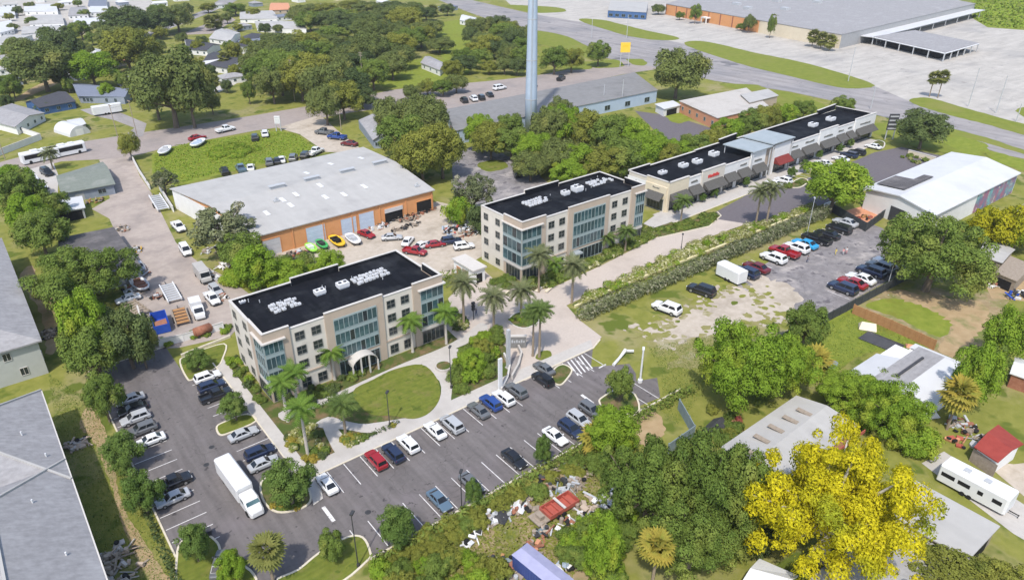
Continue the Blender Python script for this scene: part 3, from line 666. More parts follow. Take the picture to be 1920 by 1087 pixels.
# ------------------------------------------------------------------ row of shops
def shops():
    X0, Y0 = 151.0, 119.6
    t = thing('shop_row', 'long single storey row of shops with black roof and dark awnings', 'building', (X0, Y0, 0))
    zr = 7.1; L = 113.5; D = 15
    sk = 2.6/L                                    # the far end stands a little further back
    Y = lambda x: x*sk
    w = MB(); w.prism([(0,.4),(L,.4+Y(L)),(L,D+Y(L)),(0,D)], 0, zr); w.obj('wall', 'wall_white', t)
    r = MB(); r.prism([(.4,.8),(L-.4,.8+Y(L)),(L-.4,D-.4+Y(L)),(.4,D-.4)], zr+.01, zr+.1); r.obj('roof_deck', 'black_roof', t)
    # back and end parapets
    def run(p, q, top, m, th=.4, z0=zr+.01):
        p = Vector(p); q = Vector(q); e = (q-p).normalized(); n = Vector((-e.y, e.x))*th
        a = MB(); a.prism([p, q, q+n, p+n], z0, top); a.obj('parapet', m, t)
        b = MB(); n2 = n*.3; b.prism([p-n2-e*.1, q-n2+e*.1, q+n+n2+e*.1, p+n+n2-e*.1], top+.004, top+.12); b.obj('coping', 'coping', t)
    run((9,D-.4+Y(9)),(30,D-.4+Y(30)),8.0,'black_roof'); run((30,D-.4+Y(30)),(42,D-.3+Y(42)),8.3,'black_roof')
    run((0,D-.4),(9,D-.4+Y(9)),8.5,'black_roof')
    run((42,D-.4+Y(42)),(52,D+.3+Y(52)),9.4,'black_roof'); run((52,D-.4+Y(52)),(100,D-.4+Y(100)),8.0,'black_roof'); run((100,D-.4+Y(100)),(L,D+.4+Y(L)),9.0,'black_roof')
    run((0.42,8),(0.42,D),8.2,'wall_beige'); run((0.42,0),(0.42,8),8.7,'wall_cream')
    run((L,.4+Y(L)),(L,D+Y(L)),8.4,'black_roof')
    # bays: x0, x1, top, proud, wall colour, awning, sign
    bays = [(0,8.6,8.7,.5,'wall_cream','awning_grey',0),(8.6,14.6,7.9,.1,'wall_white','awning_grey',1),(14.6,25,8.8,.5,'wall_beige','awning_grey',2),(25,31.5,7.9,.1,'wall_white','awning_grey',0),(31.5,38,7.9,.15,'wall_white','awning_grey',1),
            (38,45.5,9.2,.5,'wall_white','awning_grey',1),(45.5,50,9.4,.1,'wall_tan',None,0),(50,59,9.4,.6,'wall_white','awning_red',0),(59,66,7.9,.1,'wall_white','awning_grey',1),(66,76.5,7.9,.12,'wall_white','awning_grey',1),
            (76.5,87.5,9.0,.5,'wall_white','awning_grey',1),(87.5,94,7.9,.1,'wall_white','awning_grey',1),(94,99.3,7.9,.12,'wall_white','awning_grey',1),(99.3,L,8.9,.5,'wall_white','awning_grey',1)]
    for k, (a, b, top, pr, m, aw, sg) in enumerate(bays):
        ya, yb = Y(a)+.4-pr, Y(b)+.4-pr
        q = MB(); q.prism([(a,ya),(b,yb),(b,yb+pr-.01),(a,ya+pr-.01)], 3.6, zr); q.prism([(a,ya),(a+.7,ya),(a+.7,ya+pr-.01),(a,ya+pr-.01)], 0, 3.6); q.prism([(b-.7,yb),(b,yb),(b,yb+pr-.01),(b-.7,yb+pr-.01)], 0, 3.6)
        q.obj('shop_front', m, t)
        run((a,ya), (b,yb), top, m, .45)
        win = b-a-1.6
        window(t, ((a+b)/2, (ya+yb)/2+pr-.02, 1.75), math.atan2(yb-ya, b-a), win, 3.3, name='shopfront', fm='frame_dark', gm='glass_dark', nx=max(3,int(win/1.5)))
        if aw:
            e = MB(); ww = (b-a)*.42; xc = (a+b)/2; yy = (ya+yb)/2
            zt, zb, o = (5.3, 3.5, 2.3)
            pts = [(xc-ww,yy-.02,zt),(xc+ww,yy-.02,zt),(xc+ww*1.02,yy-o,zb),(xc-ww*1.02,yy-o,zb)]
            e.add(pts+[(p[0],p[1],p[2]-.12) for p in pts]+[(xc-ww,yy-.02,zb),(xc+ww,yy-.02,zb)], [(0,3,2,1),(4,5,6,7),(3,7,6,2),(0,4,7,3),(1,2,6,5),(4,7,8),(5,9,6)])
            e.obj('awning', aw, t)
        if sg:
            e = MB(); xc = (a+b)/2; n = 7 if sg == 2 else 6; wd = (b-a)*.5
            for i in range(n): 
                hh = rnd.uniform(.35,.6) if sg == 1 else rnd.uniform(.6,1.0)
                e.box(xc-wd/2+wd*i/n, xc-wd/2+wd*(i+.78)/n, (ya+yb)/2-.14, (ya+yb)/2-.005, 6.2, 6.2+hh)
            e.obj('sign_lettering', 'sign_red' if sg == 2 else 'frame_dark', t)
    # end wall towards the far office: cream with an awning over glazing
    q = MB(); q.box(-.25,.0,.4,8,3.7,zr); q.box(-.25,0,.4,1.1,0,3.7); q.box(-.25,0,7.2,8,0,3.7); q.obj('end_wall', 'wall_cream', t)
    window(t, (-.02, 4.2, 1.75), -math.pi/2, 5.6, 3.2, name='shopfront', fm='frame_dark', gm='glass_dark', nx=5)
    e = MB(); pts = [(-.26,1.2,5.2),(-.26,7.1,5.2),(-2.2,7.2,3.5),(-2.2,1.1,3.5)]
    e.add(pts+[(p[0],p[1],p[2]-.12) for p in pts], [(0,1,2,3),(4,7,6,5),(2,1,5,6),(3,2,6,7),(0,3,7,4)]); e.obj('awning', 'awning_grey', t)
    e = MB(); [e.box(-.32,-.255,3+.5*i,3.36+.5*i,6.1,6.1+rnd.uniform(.3,.5)) for i in range(5)]; e.obj('sign_lettering', 'frame_dark', t)
    # raised pale canopy roof over the middle
    c = MB()
    for (a, b, z) in ((37.5,47.5,9.6),(47.6,59.6,10.1)):
        c.prism([(a,-.9+Y(a)),(b,-.9+Y(b)),(b,10.2+Y(b)),(a,10.2+Y(a))], z, z+.3)
    c.obj('canopy_roof', 'canopy_blue', t)
    for x in (38,47,48.5,59):
        p = MB(); p.tube((x,-.5+Y(x),0),(x,-.5+Y(x),9.6),.22,None,8); p.obj('canopy_post', 'steel', t)
        p = MB(); p.tube((x,9.6+Y(x),zr+.1),(x,9.6+Y(x),9.6),.15,None,6); p.obj('canopy_post', 'steel', t)
shops()
# ------------------------------------------------------------------ orange warehouse
def warehouse():
    cs = [G(485,441,6), G(811,356,6), G(680,277,6), G(322,354,6)]
    t = house('warehouse', 'low orange warehouse with pale grey metal roof behind the near office', cs, 6, 'gable', 1.6, ['orange_wall'], 'roof_grey', .5, 0, cat='warehouse', thick=.25)
    P = [Vector((c.x-cs[0].x, c.y-cs[0].y, 0)) for c in cs]; e = P[1]-P[0]; a = math.atan2(e.y, e.x); L = e.length
    nrm = Vector((e.y, -e.x, 0)).normalized()
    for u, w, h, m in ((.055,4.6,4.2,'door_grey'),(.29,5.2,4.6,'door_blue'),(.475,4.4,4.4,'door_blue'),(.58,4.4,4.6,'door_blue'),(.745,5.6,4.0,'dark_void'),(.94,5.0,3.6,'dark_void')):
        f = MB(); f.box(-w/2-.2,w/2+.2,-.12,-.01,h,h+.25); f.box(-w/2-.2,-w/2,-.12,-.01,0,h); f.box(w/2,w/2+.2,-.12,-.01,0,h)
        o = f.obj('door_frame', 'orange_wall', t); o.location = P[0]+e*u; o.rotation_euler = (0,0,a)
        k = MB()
        if m == 'dark_void': k.box(-w/2,w/2,-.05,-.01,0,h)  # open doorway: the shaded interior is painted as a near-black panel
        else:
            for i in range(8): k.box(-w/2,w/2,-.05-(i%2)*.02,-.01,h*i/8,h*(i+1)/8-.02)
        o2 = k.obj('roller_door_or_void', m, o)
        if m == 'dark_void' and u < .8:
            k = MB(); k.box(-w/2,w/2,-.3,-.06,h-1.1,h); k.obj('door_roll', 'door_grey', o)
    for i in range(7):
        k = MB(); k.box(-.12,.12,-.2,-.01,0,5.9); o = k.obj('pilaster', 'orange_wall', t); o.location = P[0]+e*(i/6*.985+.004); o.rotation_euler = (0,0,a)
    # white end wall skin on the left and ridge vents, skylights
    e3 = P[3]-P[0]; k = MB(); k.box(0,e3.length-.3,0,.06,.05,5.9); o = k.obj('end_cladding', 'wall_white', t); o.location = P[0]+Vector((-.08,.1,0)); o.rotation_euler = (0,0,math.atan2(e3.y,e3.x))
    for p in ((520,352),(585,337),(651,322),(712,307)):
        g = G(*p, 7.7)-Vector((cs[0].x, cs[0].y, 0)); k = MB(); k.box(-2.2,2.2,-.5,.5,-.25,.75); k.box(-2.4,2.4,-.75,.75,.75,.9)
        o = k.obj('ridge_vent', 'steel', t); o.location = g; o.rotation_euler = (0,0,a)
    def onroof(p):
        g = G(*p, 6.9)
        for _ in range(3):
            v = (g.y-(cs[0].y+cs[2].y)/2)/((cs[2].y-cs[0].y)/2); g = G(*p, 6.08+1.55*(1-abs(v)))
        return g-Vector((cs[0].x, cs[0].y, 0)), v
    for p in ((610,370),(683,350),(555,365),(600,348),(575,325),(620,308),(677,297),(530,375),(645,365),(500,400),(545,385)):
        g, v = onroof(p); k = MB(); k.box(-.55,.55,-1.5,1.5,.05,.14); o = k.obj('skylight', 'white_metal', t); o.location = g; o.rotation_euler = (math.atan(1.6/24)*(1 if v < 0 else -1),0,a)
    for p in ((518,378),(782,350)):
        g, v = onroof(p); k = MB(); k.tube((0,0,0),(0,0,1.1),.3); k.box(-.7,.7,-.5,.5,0,.5); o = k.obj('roof_vent', 'steel', t); o.location = g
    return t
warehouse()
# ------------------------------------------------------------------ white roofed shed with mural
def mural_shed():
    cs = [Vector((189.6,67.6,0)), Vector((240.2,67.6,0)), Vector((246.0,88.0,0)), Vector((195.6,88.0,0))]
    t = house('workshop', 'white roofed workshop with mural on its long right wall', cs, 6, 'gable', 1.5, 'wall_white', 'roof_white', .5, 0, cat='workshop', thick=.3)
    k = MB(); k.prism([(25,-.12),(50,-.12),(50,-.03),(25,-.03)], .2, 5.6); k.obj('mural', 'mural', t)
    P = [c-cs[0] for c in cs]; e = P[0]-P[3]; a = math.atan2(e.y, e.x)
    panel(t, 'roller_door_or_void', P[3]+e*.52+Vector((0,0,2)), a, 4.6, 4, .08, 'sign_dark')
    panel(t, 'door', P[0]+Vector((9,0,1.3)), 0, 1.6, 2.6, .06, 'dark_void')
    # dark panels let into the left slope
    def slope(x, y): return 6.15+1.5*(1-abs(y-10.4)/10.9)
    for x0, x1, y0, y1 in ((6.5,17,11.5,20.0),(17.05,23,11.5,14.5)):
        k = MB(); nn = 3
        for i in range(nn):
            ya, yb = y0+(y1-y0)*i/nn+.02, y0+(y1-y0)*(i+1)/nn-.02
            sh = lambda y: y*.28
            k.add([(x0+sh(ya)-2.2,ya,slope(0,ya)+.2),(x1+sh(ya)-2.2,ya,slope(0,ya)+.2),(x1+sh(yb)-2.2,yb,slope(0,yb)+.2),(x0+sh(yb)-2.2,yb,slope(0,yb)+.2)], [(0,1,2,3)])
        k.obj('dark_roof_panel', 'roof_dark_flat', t)
mural_shed()
# ------------------------------------------------------------------ apartments at the left edge
t = house('apartment_block', 'grey roofed two storey apartment block with two small white framed windows', wrect(-17,.5,138.3,196), 7.2, 'hip', 3.4, 'siding', 'shingle_grey', .7, 1, cat='apartment block', thick=.3,
      wins=[(0,[.70],1.3,1.6,5.6),(0,[.80],1.3,1.6,1.9),(0,[.3],1.3,1.6,5.6),(0,[.3],1.3,1.6,1.9),(1,7,1.3,1.5,5.6),(1,7,1.3,1.5,1.9)], fm='coping')
def apt2():
    t = thing('apartment_block', 'grey roofed apartment block filling the lower left corner', 'apartment block', (-18.4,56,0))
    W = 16.9
    w = MB(); w.box(0,W-.6,0,63.4,0,7.2); w.obj('wall', 'siding', t)
    def hip(x0,x1,y0,y1,z,rh,i0,i1,nm='roof'):
        r = MB(); xm = (x0+x1)/2; a = [(x0,y0,z),(x1,y0,z),(x1,y1,z),(x0,y1,z)]; p = (xm,y0+i0,z+rh); q = (xm,y1-i1,z+rh)
        r.add(a+[p,q]+[(v[0],v[1],z-.25) for v in a], [(0,1,4),(1,2,5,4),(2,3,5),(3,0,4,5),(6,7,1,0),(7,8,2,1),(8,9,3,2),(9,6,0,3),(9,8,7,6)])
        o = r.obj(nm, 'shingle_grey', t)
        for u, v in ((a[1],p),(p,q),(q,a[2]),(a[0],p),(a[3],q)):
            c = MB(); c.tube((u[0],u[1],u[2]+.05),(v[0],v[1],v[2]+.05),.22,None,4); c.obj('ridge_cap', 'roof_grey', o)
    hip(-.6,W,-.6,43,7.3,4.4,8,9.5); hip(-.6,W+.02,38,64,7.32,4.0,9.5,8)
    g = MB(); g.box(W+.02,W+.2,-.6,64,7.05,7.3); g.obj('gutter', 'coping', t)
    for x, y in ((13,50),(12.2,33),(14,22),(11.5,12),(15,44)):
        v = MB(); v.tube((x,y,7.5),(x,y,7.3+4.4*(W-x)/8.7+.5),.12,None,6); v.obj('vent_pipe', 'white_metal', t)
    for y in (8,20,32,44,56):
        for z in (1.9,5.6): window(t, (W-.6,y,z), math.pi/2, 1.3, 1.5, fm='coping')
apt2()
# ------------------------------------------------------------------ houses and sheds, near to far
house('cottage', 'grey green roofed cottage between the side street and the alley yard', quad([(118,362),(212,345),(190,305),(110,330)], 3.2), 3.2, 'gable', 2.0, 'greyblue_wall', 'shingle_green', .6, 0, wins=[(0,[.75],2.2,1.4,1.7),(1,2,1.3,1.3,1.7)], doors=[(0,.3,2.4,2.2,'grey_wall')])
house('carport', 'flat white roofed carport in front of the green roofed cottage', rect((88,402),(156,390),10,3.0), 3.0, 'flat', 0, 'grey_wall', 'roof_white', .5, 0, cat='carport', doors=[(0,.5,8,2.6,'dark_void')])  # no door leaf: near-black panel paints the shade inside the open front
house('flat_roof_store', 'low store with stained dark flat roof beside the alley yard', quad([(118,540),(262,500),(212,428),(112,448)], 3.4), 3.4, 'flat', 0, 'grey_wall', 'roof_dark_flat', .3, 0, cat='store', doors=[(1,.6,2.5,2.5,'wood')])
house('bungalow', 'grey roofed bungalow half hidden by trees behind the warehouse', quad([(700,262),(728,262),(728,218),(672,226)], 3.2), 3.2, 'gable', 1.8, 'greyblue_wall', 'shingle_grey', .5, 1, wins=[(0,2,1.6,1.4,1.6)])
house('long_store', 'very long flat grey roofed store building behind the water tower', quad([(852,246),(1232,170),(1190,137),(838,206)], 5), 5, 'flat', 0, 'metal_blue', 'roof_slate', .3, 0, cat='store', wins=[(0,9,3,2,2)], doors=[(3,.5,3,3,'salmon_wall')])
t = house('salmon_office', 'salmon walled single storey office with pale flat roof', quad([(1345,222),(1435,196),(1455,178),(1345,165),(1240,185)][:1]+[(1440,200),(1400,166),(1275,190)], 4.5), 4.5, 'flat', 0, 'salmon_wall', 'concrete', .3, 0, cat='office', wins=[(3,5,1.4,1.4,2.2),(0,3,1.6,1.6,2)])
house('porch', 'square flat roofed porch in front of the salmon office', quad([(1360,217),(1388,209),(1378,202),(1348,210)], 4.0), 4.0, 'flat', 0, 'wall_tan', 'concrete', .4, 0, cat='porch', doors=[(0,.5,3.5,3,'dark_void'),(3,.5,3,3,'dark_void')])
house('white_canopy', 'small white flat canopy beside the salmon office', quad([(1245,205),(1275,198),(1262,190),(1230,196)], 3.0), 3.0, 'flat', 0, 'wall_white', 'roof_white', .4, 0, cat='canopy', doors=[(0,.5,6,2.4,'dark_void')])  # the dark panel is painted shade beneath the canopy, not a door
house('white_annex', 'white flat roofed annex joined to the far side of the salmon office', quad([(1405,193),(1458,180),(1440,168),(1390,178)], 5.2), 5.2, 'flat', 0, 'wall_tan', 'roof_grey', .3, 0, cat='annex')
# big store with orange and white walls
def big_store():
    z = 7.5
    A, B, Cc, D = G(1250,8,z), G(1578,66,z), G(1828,8,z), G(1480,-60,z)
    t = house('big_store', 'huge empty store with orange and pale walls at the top right', [A, B, Cc, D], z, 'flat', 0, 'wall_cream', 'shingle_grey', .4, 0, cat='store', thick=.3)
    e = B-A; a = math.atan2(e.y, e.x); L = e.length
    for i in range(8):
        k = MB(); k.box(.05,L*.6/8-.05,-.25,-.02,.05,z-.3); o = k.obj('orange_panel', 'orange_wall', t); o.location = e*(.6*i/8+.004); o.rotation_euler = (0,0,a)
        k = MB(); k.box(-.4,.4,-.6,-.26,0,z-.2); o = k.obj('pier', 'rust', t); o.location = e*(.6*i/8+.004); o.rotation_euler = (0,0,a)
    k = MB(); k.box(L*.61,L-.1,-.2,-.02,.05,z-.3); o = k.obj('pale_panel', 'wall_cream', t); o.rotation_euler = (0,0,a)
    f = Cc-B; b = math.atan2(f.y, f.x)
    k = MB(); k.box(.1,f.length-.1,-.25,-.02,.05,z+.6); o = k.obj('side_cladding', 'grey_wall', t); o.location = e; o.rotation_euler = (0,0,b)
    k = MB(); k.box(f.length*.12,f.length*.98,-9,-.3,4.2,4.6); o = k.obj('loading_canopy', 'roof_white', t); o.location = e; o.rotation_euler = (0,0,b)
    for i in range(9):
        k = MB(); k.box(-.2,.2,-8.8,-8.4,0,4.2); o = k.obj('canopy_post', 'steel', t); o.location = e+f*(.14+.1*i); o.rotation_euler = (0,0,b)
    for u, v in ((.2,.3),(.35,.2),(.5,.4),(.28,.6),(.62,.25),(.45,.15),(.7,.5)):
        k = MB(); k.box(-3,3,-2,2,.3,2.2); o = k.obj('rooftop_unit', 'steel', t); o.location = e*u+(D-A)*v*.6+Vector((0,0,z)); o.rotation_euler = (0,0,a)
    # entrance porch
    k = MB(); k.box(-3,3,-4,-.3,3.2,4); k.box(-3,-2.4,-4,-3.4,0,3.2); k.box(2.4,3,-4,-3.4,0,3.2); o = k.obj('entrance_porch', 'wall_white', t); o.location = e*.30; o.rotation_euler = (0,0,a)
big_store()
def open_shed():
    z = 4.4; cs = quad([(1638,70),(1772,100),(1835,82),(1715,58)], z); o = Vector((cs[0].x, cs[0].y, 0))
    t = thing('open_shed', 'open sided shed with grey flat roof beside the big store', 'shed', o); P = [Vector((c.x,c.y,0))-o for c in cs]
    r = MB(); r.prism(P, z, z+.4); r.obj('roof', 'shingle_grey', t)
    f = MB(); [f.tube(Vector((P[i].x,P[i].y,z-.2)), Vector((P[(i+1)%4].x,P[(i+1)%4].y,z-.2)), .35) for i in range(4)]; f.obj('edge_beam', 'white_metal', t)
    for i in range(4):
        for u in (0,.2,.4,.6,.8):
            p = P[i]+(P[(i+1)%4]-P[i])*u; k = MB(); k.box(p.x-.25,p.x+.25,p.y-.25,p.y+.25,0,z); k.obj('post', 'steel', t)
    c = (P[0]+P[2])/2
    b = MB(); b.prism([c+(p-c)*.8 for p in P], .05, 2.6); b.obj('dark_block', 'dark_void', t)  # near-black block filling most of the floor under the roof
open_shed()
house('blue_store', 'flat roofed dark blue building at the top edge by the highway', quad([(1140,20),(1212,24),(1215,5),(1145,2)], 5), 5, 'flat', 0, 'blue_wall', 'roof_grey', .2, 0, cat='store', wins=[(0,6,3,2,2)])
# upper left houses
house('blue_house', 'bright blue gabled house under the big oak', quad([(48,192),(75,202),(140,190),(108,172)], 3.2), 3.2, 'gable', 2.0, 'blue_wall', 'shingle_dark', .5, 1, wins=[(0,1,1.6,1.4,1.7),(1,3,1.6,1.4,1.7)])
house('slate_house', 'long slate roofed blue house with white framed windows', quad([(148,180),(232,182),(250,168),(135,155)], 3.2), 3.2, 'gable', 2.0, 'greyblue_wall', 'shingle_blue', .5, 0, wins=[(0,[.1,.18,.26,.6,.8],1.3,1.7,1.6)])
house('gable_house', 'grey gabled house at the left edge above the white fence', quad([(-20,225),(30,238),(82,212),(20,195)], 3.2), 3.2, 'gable', 1.8, 'wall_white', 'shingle_grey', .5, 0, wins=[(1,4,1.3,1.2,1.8)])
def quonset():
    A, B = G(132,258), G(165,236); ax = (G(75,240)-A); ax = ax.normalized()
    t = thing('arched_shed', 'white arched metal shed beside the side street', 'shed', A, math.atan2(ax.y, ax.x))
    w = 8; L = 13
    n = 10; ring = lambda x: [(x, -w/2+w/2-(w/2)*math.cos(math.pi*i/n)-w/2, 3.6*math.sin(math.pi*i/n)) for i in range(n+1)]
    m = MB(); m.loft([ring(0), ring(L)]); m.obj('shell', 'roof_white', t)
    d = MB(); d.box(-.08,-.01,-w*.68,-w*.32,0,2.4); d.obj('door', 'wall_white', t)
quonset()
house('block_shed', 'small grey block shed joined to the arched shed', quad([(142,240),(160,232),(150,222),(126,226)], 2.8), 2.8, 'gable', .8, 'grey_wall', 'roof_white', .3, 0, cat='shed')
for (pts, h, rt, rg, wl, rf, lb) in [
    ([(378,120),(425,128),(478,108),(400,98)], 3.2, 'gable', 0, 'wall_white', 'shingle_dark', 'dark roofed house nearest the narrow drive'),
    ([(352,92),(388,95),(412,84),(345,73)], 3.2, 'gable', 0, 'wall_white', 'shingle_dark', 'dark roofed house with white gable behind the narrow drive house'),
    ([(430,92),(470,90),(492,64),(452,70)], 3.2, 'gable', 1, 'wall_white', 'shingle_dark', 'slim dark roofed house with white gable end beside its dark neighbours'),
    ([(392,72),(432,78),(450,62),(415,54)], 3.0, 'gable', 0, 'wall_white', 'roof_grey', 'pale grey roofed house behind the dark roofed houses'),
    ([(482,52),(574,56),(566,40),(478,40)], 3.0, 'gable', 0, 'wall_white', 'roof_grey', 'long white walled house with pale roof left of the tree belt'),
    ([(450,36),(520,36),(510,20),(452,22)], 3.0, 'gable', 0, 'wall_white', 'roof_grey', 'pale roofed house behind the long white walled house'),
    ([(505,20),(545,18),(540,6),(508,6)], 3.0, 'gable', 0, 'wall_tan', 'salmon_wall', 'terracotta roofed house at the top edge'),
    ([(660,14),(690,12),(680,2),(655,4)], 3.0, 'hip', 0, 'wall_tan', 'sand', 'tan roofed house among trees at the top edge'),
    ([(664,44),(695,42),(690,34),(662,36)], 3.0, 'gable', 0, 'wall_tan', 'roof_white', 'small white roofed house buried in the tree belt'),
    ([(862,38),(895,44),(893,34),(868,28)], 3.0, 'gable', 0, 'wall_white', 'roof_white', 'white roofed house at the head of the sloping lawn'),
    ([(790,118),(825,132),(835,120),(805,106)], 3.0, 'gable', 0, 'wall_white', 'shingle_grey', 'small white cottage beside the curved lawn'),
    ([(215,118),(236,112),(232,102),(208,108)], 3.0, 'gable', 0, 'wall_tan', 'salmon_wall', 'terracotta roofed cottage between two large trees'),
    ]:
    house('house', lb, quad(pts, h), h, rt, 1.6, wl, rf, .4, rg, wins=[(0,3,1.3,1.2,1.6)])
k = 0
mob = [([(55,45),(120,45),(115,28),(60,28)],'roof_grey','nearest the big oak'),([(0,62),(26,55),(20,38),(-15,45)],'roof_white','at the left edge'),([(0,30),(28,28),(24,12),(-8,14)],'roof_white','behind the edge home'),
       ([(45,22),(108,22),(104,8),(48,8)],'roof_white','in the top row'),([(138,48),(205,42),(198,32),(140,36)],'roof_white','with bright white roof beside the oak belt'),([(128,30),(165,28),(162,14),(132,14)],'shingle_grey','with grey shingle roof'),
       ([(168,24),(204,22),(200,12),(170,12)],'roof_white','beside the blue tarpaulin home'),([(165,12),(200,12),(200,-2),(168,-2)],'shingle_blue','with blue roof at the top edge'),([(-30,92),(30,82),(60,66),(8,66)],'roof_grey','with grey roof below the edge home'),([(40,64),(115,58),(110,48),(45,50)],'roof_grey','second from the oak')]
for pts, rf, lb in mob:
    house('mobile_home', 'white mobile home '+lb, quad(pts, 3.2), 3.2, 'gable', .9, 'wall_white', rf, .3, 0, cat='mobile home', group='homes in the trailer park', wins=[(0,4,1.2,1.0,1.8)])
far = [(-40,16),(20,6),(75,-4),(130,2),(-60,40),(180,-8),(-50,70),(150,56),(90,74),(30,108),(232,30),(262,20),(300,4),(230,2),(340,-6),(405,8),(480,4),(560,-4),(610,10),(720,2),(770,10),(640,-8),(840,12),(300,40),(250,52),(455,48),(530,30),(585,40),(470,80),(430,60),(12,152),(195,122),(282,128),(345,160),(436,146),(520,70),(60,128),(140,140),(248,150),(310,112),(355,130),(405,120),(455,122),(180,100),(20,130)]
for i, (x, y) in enumerate(far):
    g = G(x, y+8); rr = random.Random(i*7+1); w_, d_ = rr.uniform(11,17), rr.uniform(7,9.5); a = rr.choice((0,0,math.pi/2))+rr.uniform(-.05,.05)
    cs_ = [g+Vector((math.cos(a)*u-math.sin(a)*v, math.sin(a)*u+math.cos(a)*v, 0)) for u, v in ((-w_/2,-d_/2),(w_/2,-d_/2),(w_/2,d_/2),(-w_/2,d_/2))]
    house('house', 'small pale house in the crowded far neighbourhood', cs_, 3.0, rr.choice(('gable','hip')), 1.5, rr.choice(('wall_white','wall_cream','greyblue_wall')), rr.choice(('roof_white','roof_grey','shingle_grey','roof_white','shingle_blue')), .4, 0, group='houses of the far neighbourhood', wins=[(0,3,1.3,1.2,1.6)])
# ------------------------------------------------------------------ right and bottom yards
def white_house():
    t = thing('yard_house', 'white roofed house with grey shingle strip behind the hedge trees', 'house', (111.6,32.2,0))
    w = MB(); w.box(0,16,.4,13.2,0,3.0); w.obj('wall', 'wall_white', t)
    r = MB()
    r.add([(-.4,0,3.2),(16.4,0,3.2),(16.4,5,4.2),(-.4,5,4.2)],[(0,1,2,3)]); r.add([(-.4,9.5,4.2),(10,9.5,4.2),(10,13.6,3.2),(-.4,13.6,3.2)],[(0,1,2,3)])
    r.add([(16.45,-.2,3.25),(19,-.2,3.1),(19,11,3.1),(16.45,11,3.25)],[(0,1,2,3)])
    r.obj('roof', 'roof_white', t)
    g = MB(); g.add([(-.4,5,4.22),(16.4,5,4.22),(16.4,9.5,4.22),(-.4,9.5,4.22)],[(0,1,2,3)]); g.obj('shingle_strip', 'shingle_grey', t)
    v = MB(); v.box(4,13,7.0,7.4,4.2,4.5); v.obj('ridge_vent', 'sign_dark', t)
    for x in (3,8,13): window(t, (x,.4,1.6), 0, 1.4, 1.2)
    v = MB(); v.box(16.0,18.8,0,10.8,0,3.0); v.obj('annex_wall', 'wall_white', t)
white_house()
_ms = house('metal_shed', 'grey metal roofed shed with red trim under the yellow tree', [Vector((76.5,36.2,0)),Vector((98.6,37.4,0)),Vector((98.1,46.8,0)),Vector((78.4,46.3,0))], 3.4, 'gable', .9, 'salmon_wall', 'roof_grey', .4, 0, cat='shed')
for p in ((1398,842),(1428,822),(1455,803),(1482,786),(1508,772)):
    k = MB(); k.box(-.45,.45,-1.2,1.2,-.02,.06); o = k.obj('skylight', 'old_wood', _ms); o.location = G(*p, 4.2)-_ms.location; o.rotation_euler = (0,0,.06)
k = MB(); k.box(-.4,22.2,-.62,-.5,3.0,3.6); o = k.obj('fascia', 'red_paint', _ms)
house('flat_annex', 'pale flat roofed annex at the lower right', wrect(84.8,93.4,15.2,25.4), 3.2, 'flat', 0, 'old_wood', 'roof_grey', .3, 0, cat='annex', doors=[(0,.6,4,2.4,'dark_void')])
house('flat_store', 'lower pale flat roof in front of the annex', wrect(64,84.5,8,25.2), 2.5, 'flat', 0, 'old_wood', 'stained_slab', .2, 0, cat='store')
house('corner_shed', 'pale blue roof peeping in at the bottom edge', quad([(1392,1100),(1470,1105),(1490,1078),(1425,1052)], 2.8), 2.8, 'gable', .8, 'wall_white', 'roof_white', .3, 0, cat='shed')
t = house('red_shed', 'dark red roofed open shed in the right hand yard', quad([(1834,838),(1868,862),(1912,832),(1875,800)], 3.0), 3.0, 'gable', .7, 'wall_white', 'red_roof', .4, 0, cat='shed', doors=[(0,.5,4,2.4,'old_wood')])
house('grey_lean_to', 'pale grey lean-to roof beside the yellow green bushes', quad([(1836,478),(1878,492),(1900,468),(1855,446)], 3.0), 3.0, 'gable', .5, 'old_wood', 'roof_grey', .3, 0, cat='shed')
house('dark_shed', 'open fronted shed with dark interior beside the lean-to', quad([(1868,512),(1905,528),(1935,498),(1895,482)], 2.8), 2.8, 'flat', 0, 'old_wood', 'old_wood', .2, 0, cat='shed', doors=[(3,.5,4,2.2,'dark_void'),(0,.5,3,2.2,'dark_void')])  # dark interior is painted shade: near-black panels on the open sides
house('edge_house', 'white roofed shed at the right edge', quad([(1898,700),(1945,716),(1960,680),(1905,672)], 2.8), 2.8, 'gable', .8, 'rust', 'roof_white', .3, 0, cat='shed')
# gatehouse pavilion between the offices
t = house('pavilion', 'small white flat roofed service pavilion between the two offices', wrect(83.8,87.0,117.8,125.6), 3.4, 'flat', 0, 'wall_white', 'coping', .35, 0, cat='pavilion', thick=.35, doors=[(3,.25,1.6,2.4,'salmon_wall'),(3,.6,2.4,2.6,'old_wood'),(0,.5,1.6,2.4,'dark_void')])
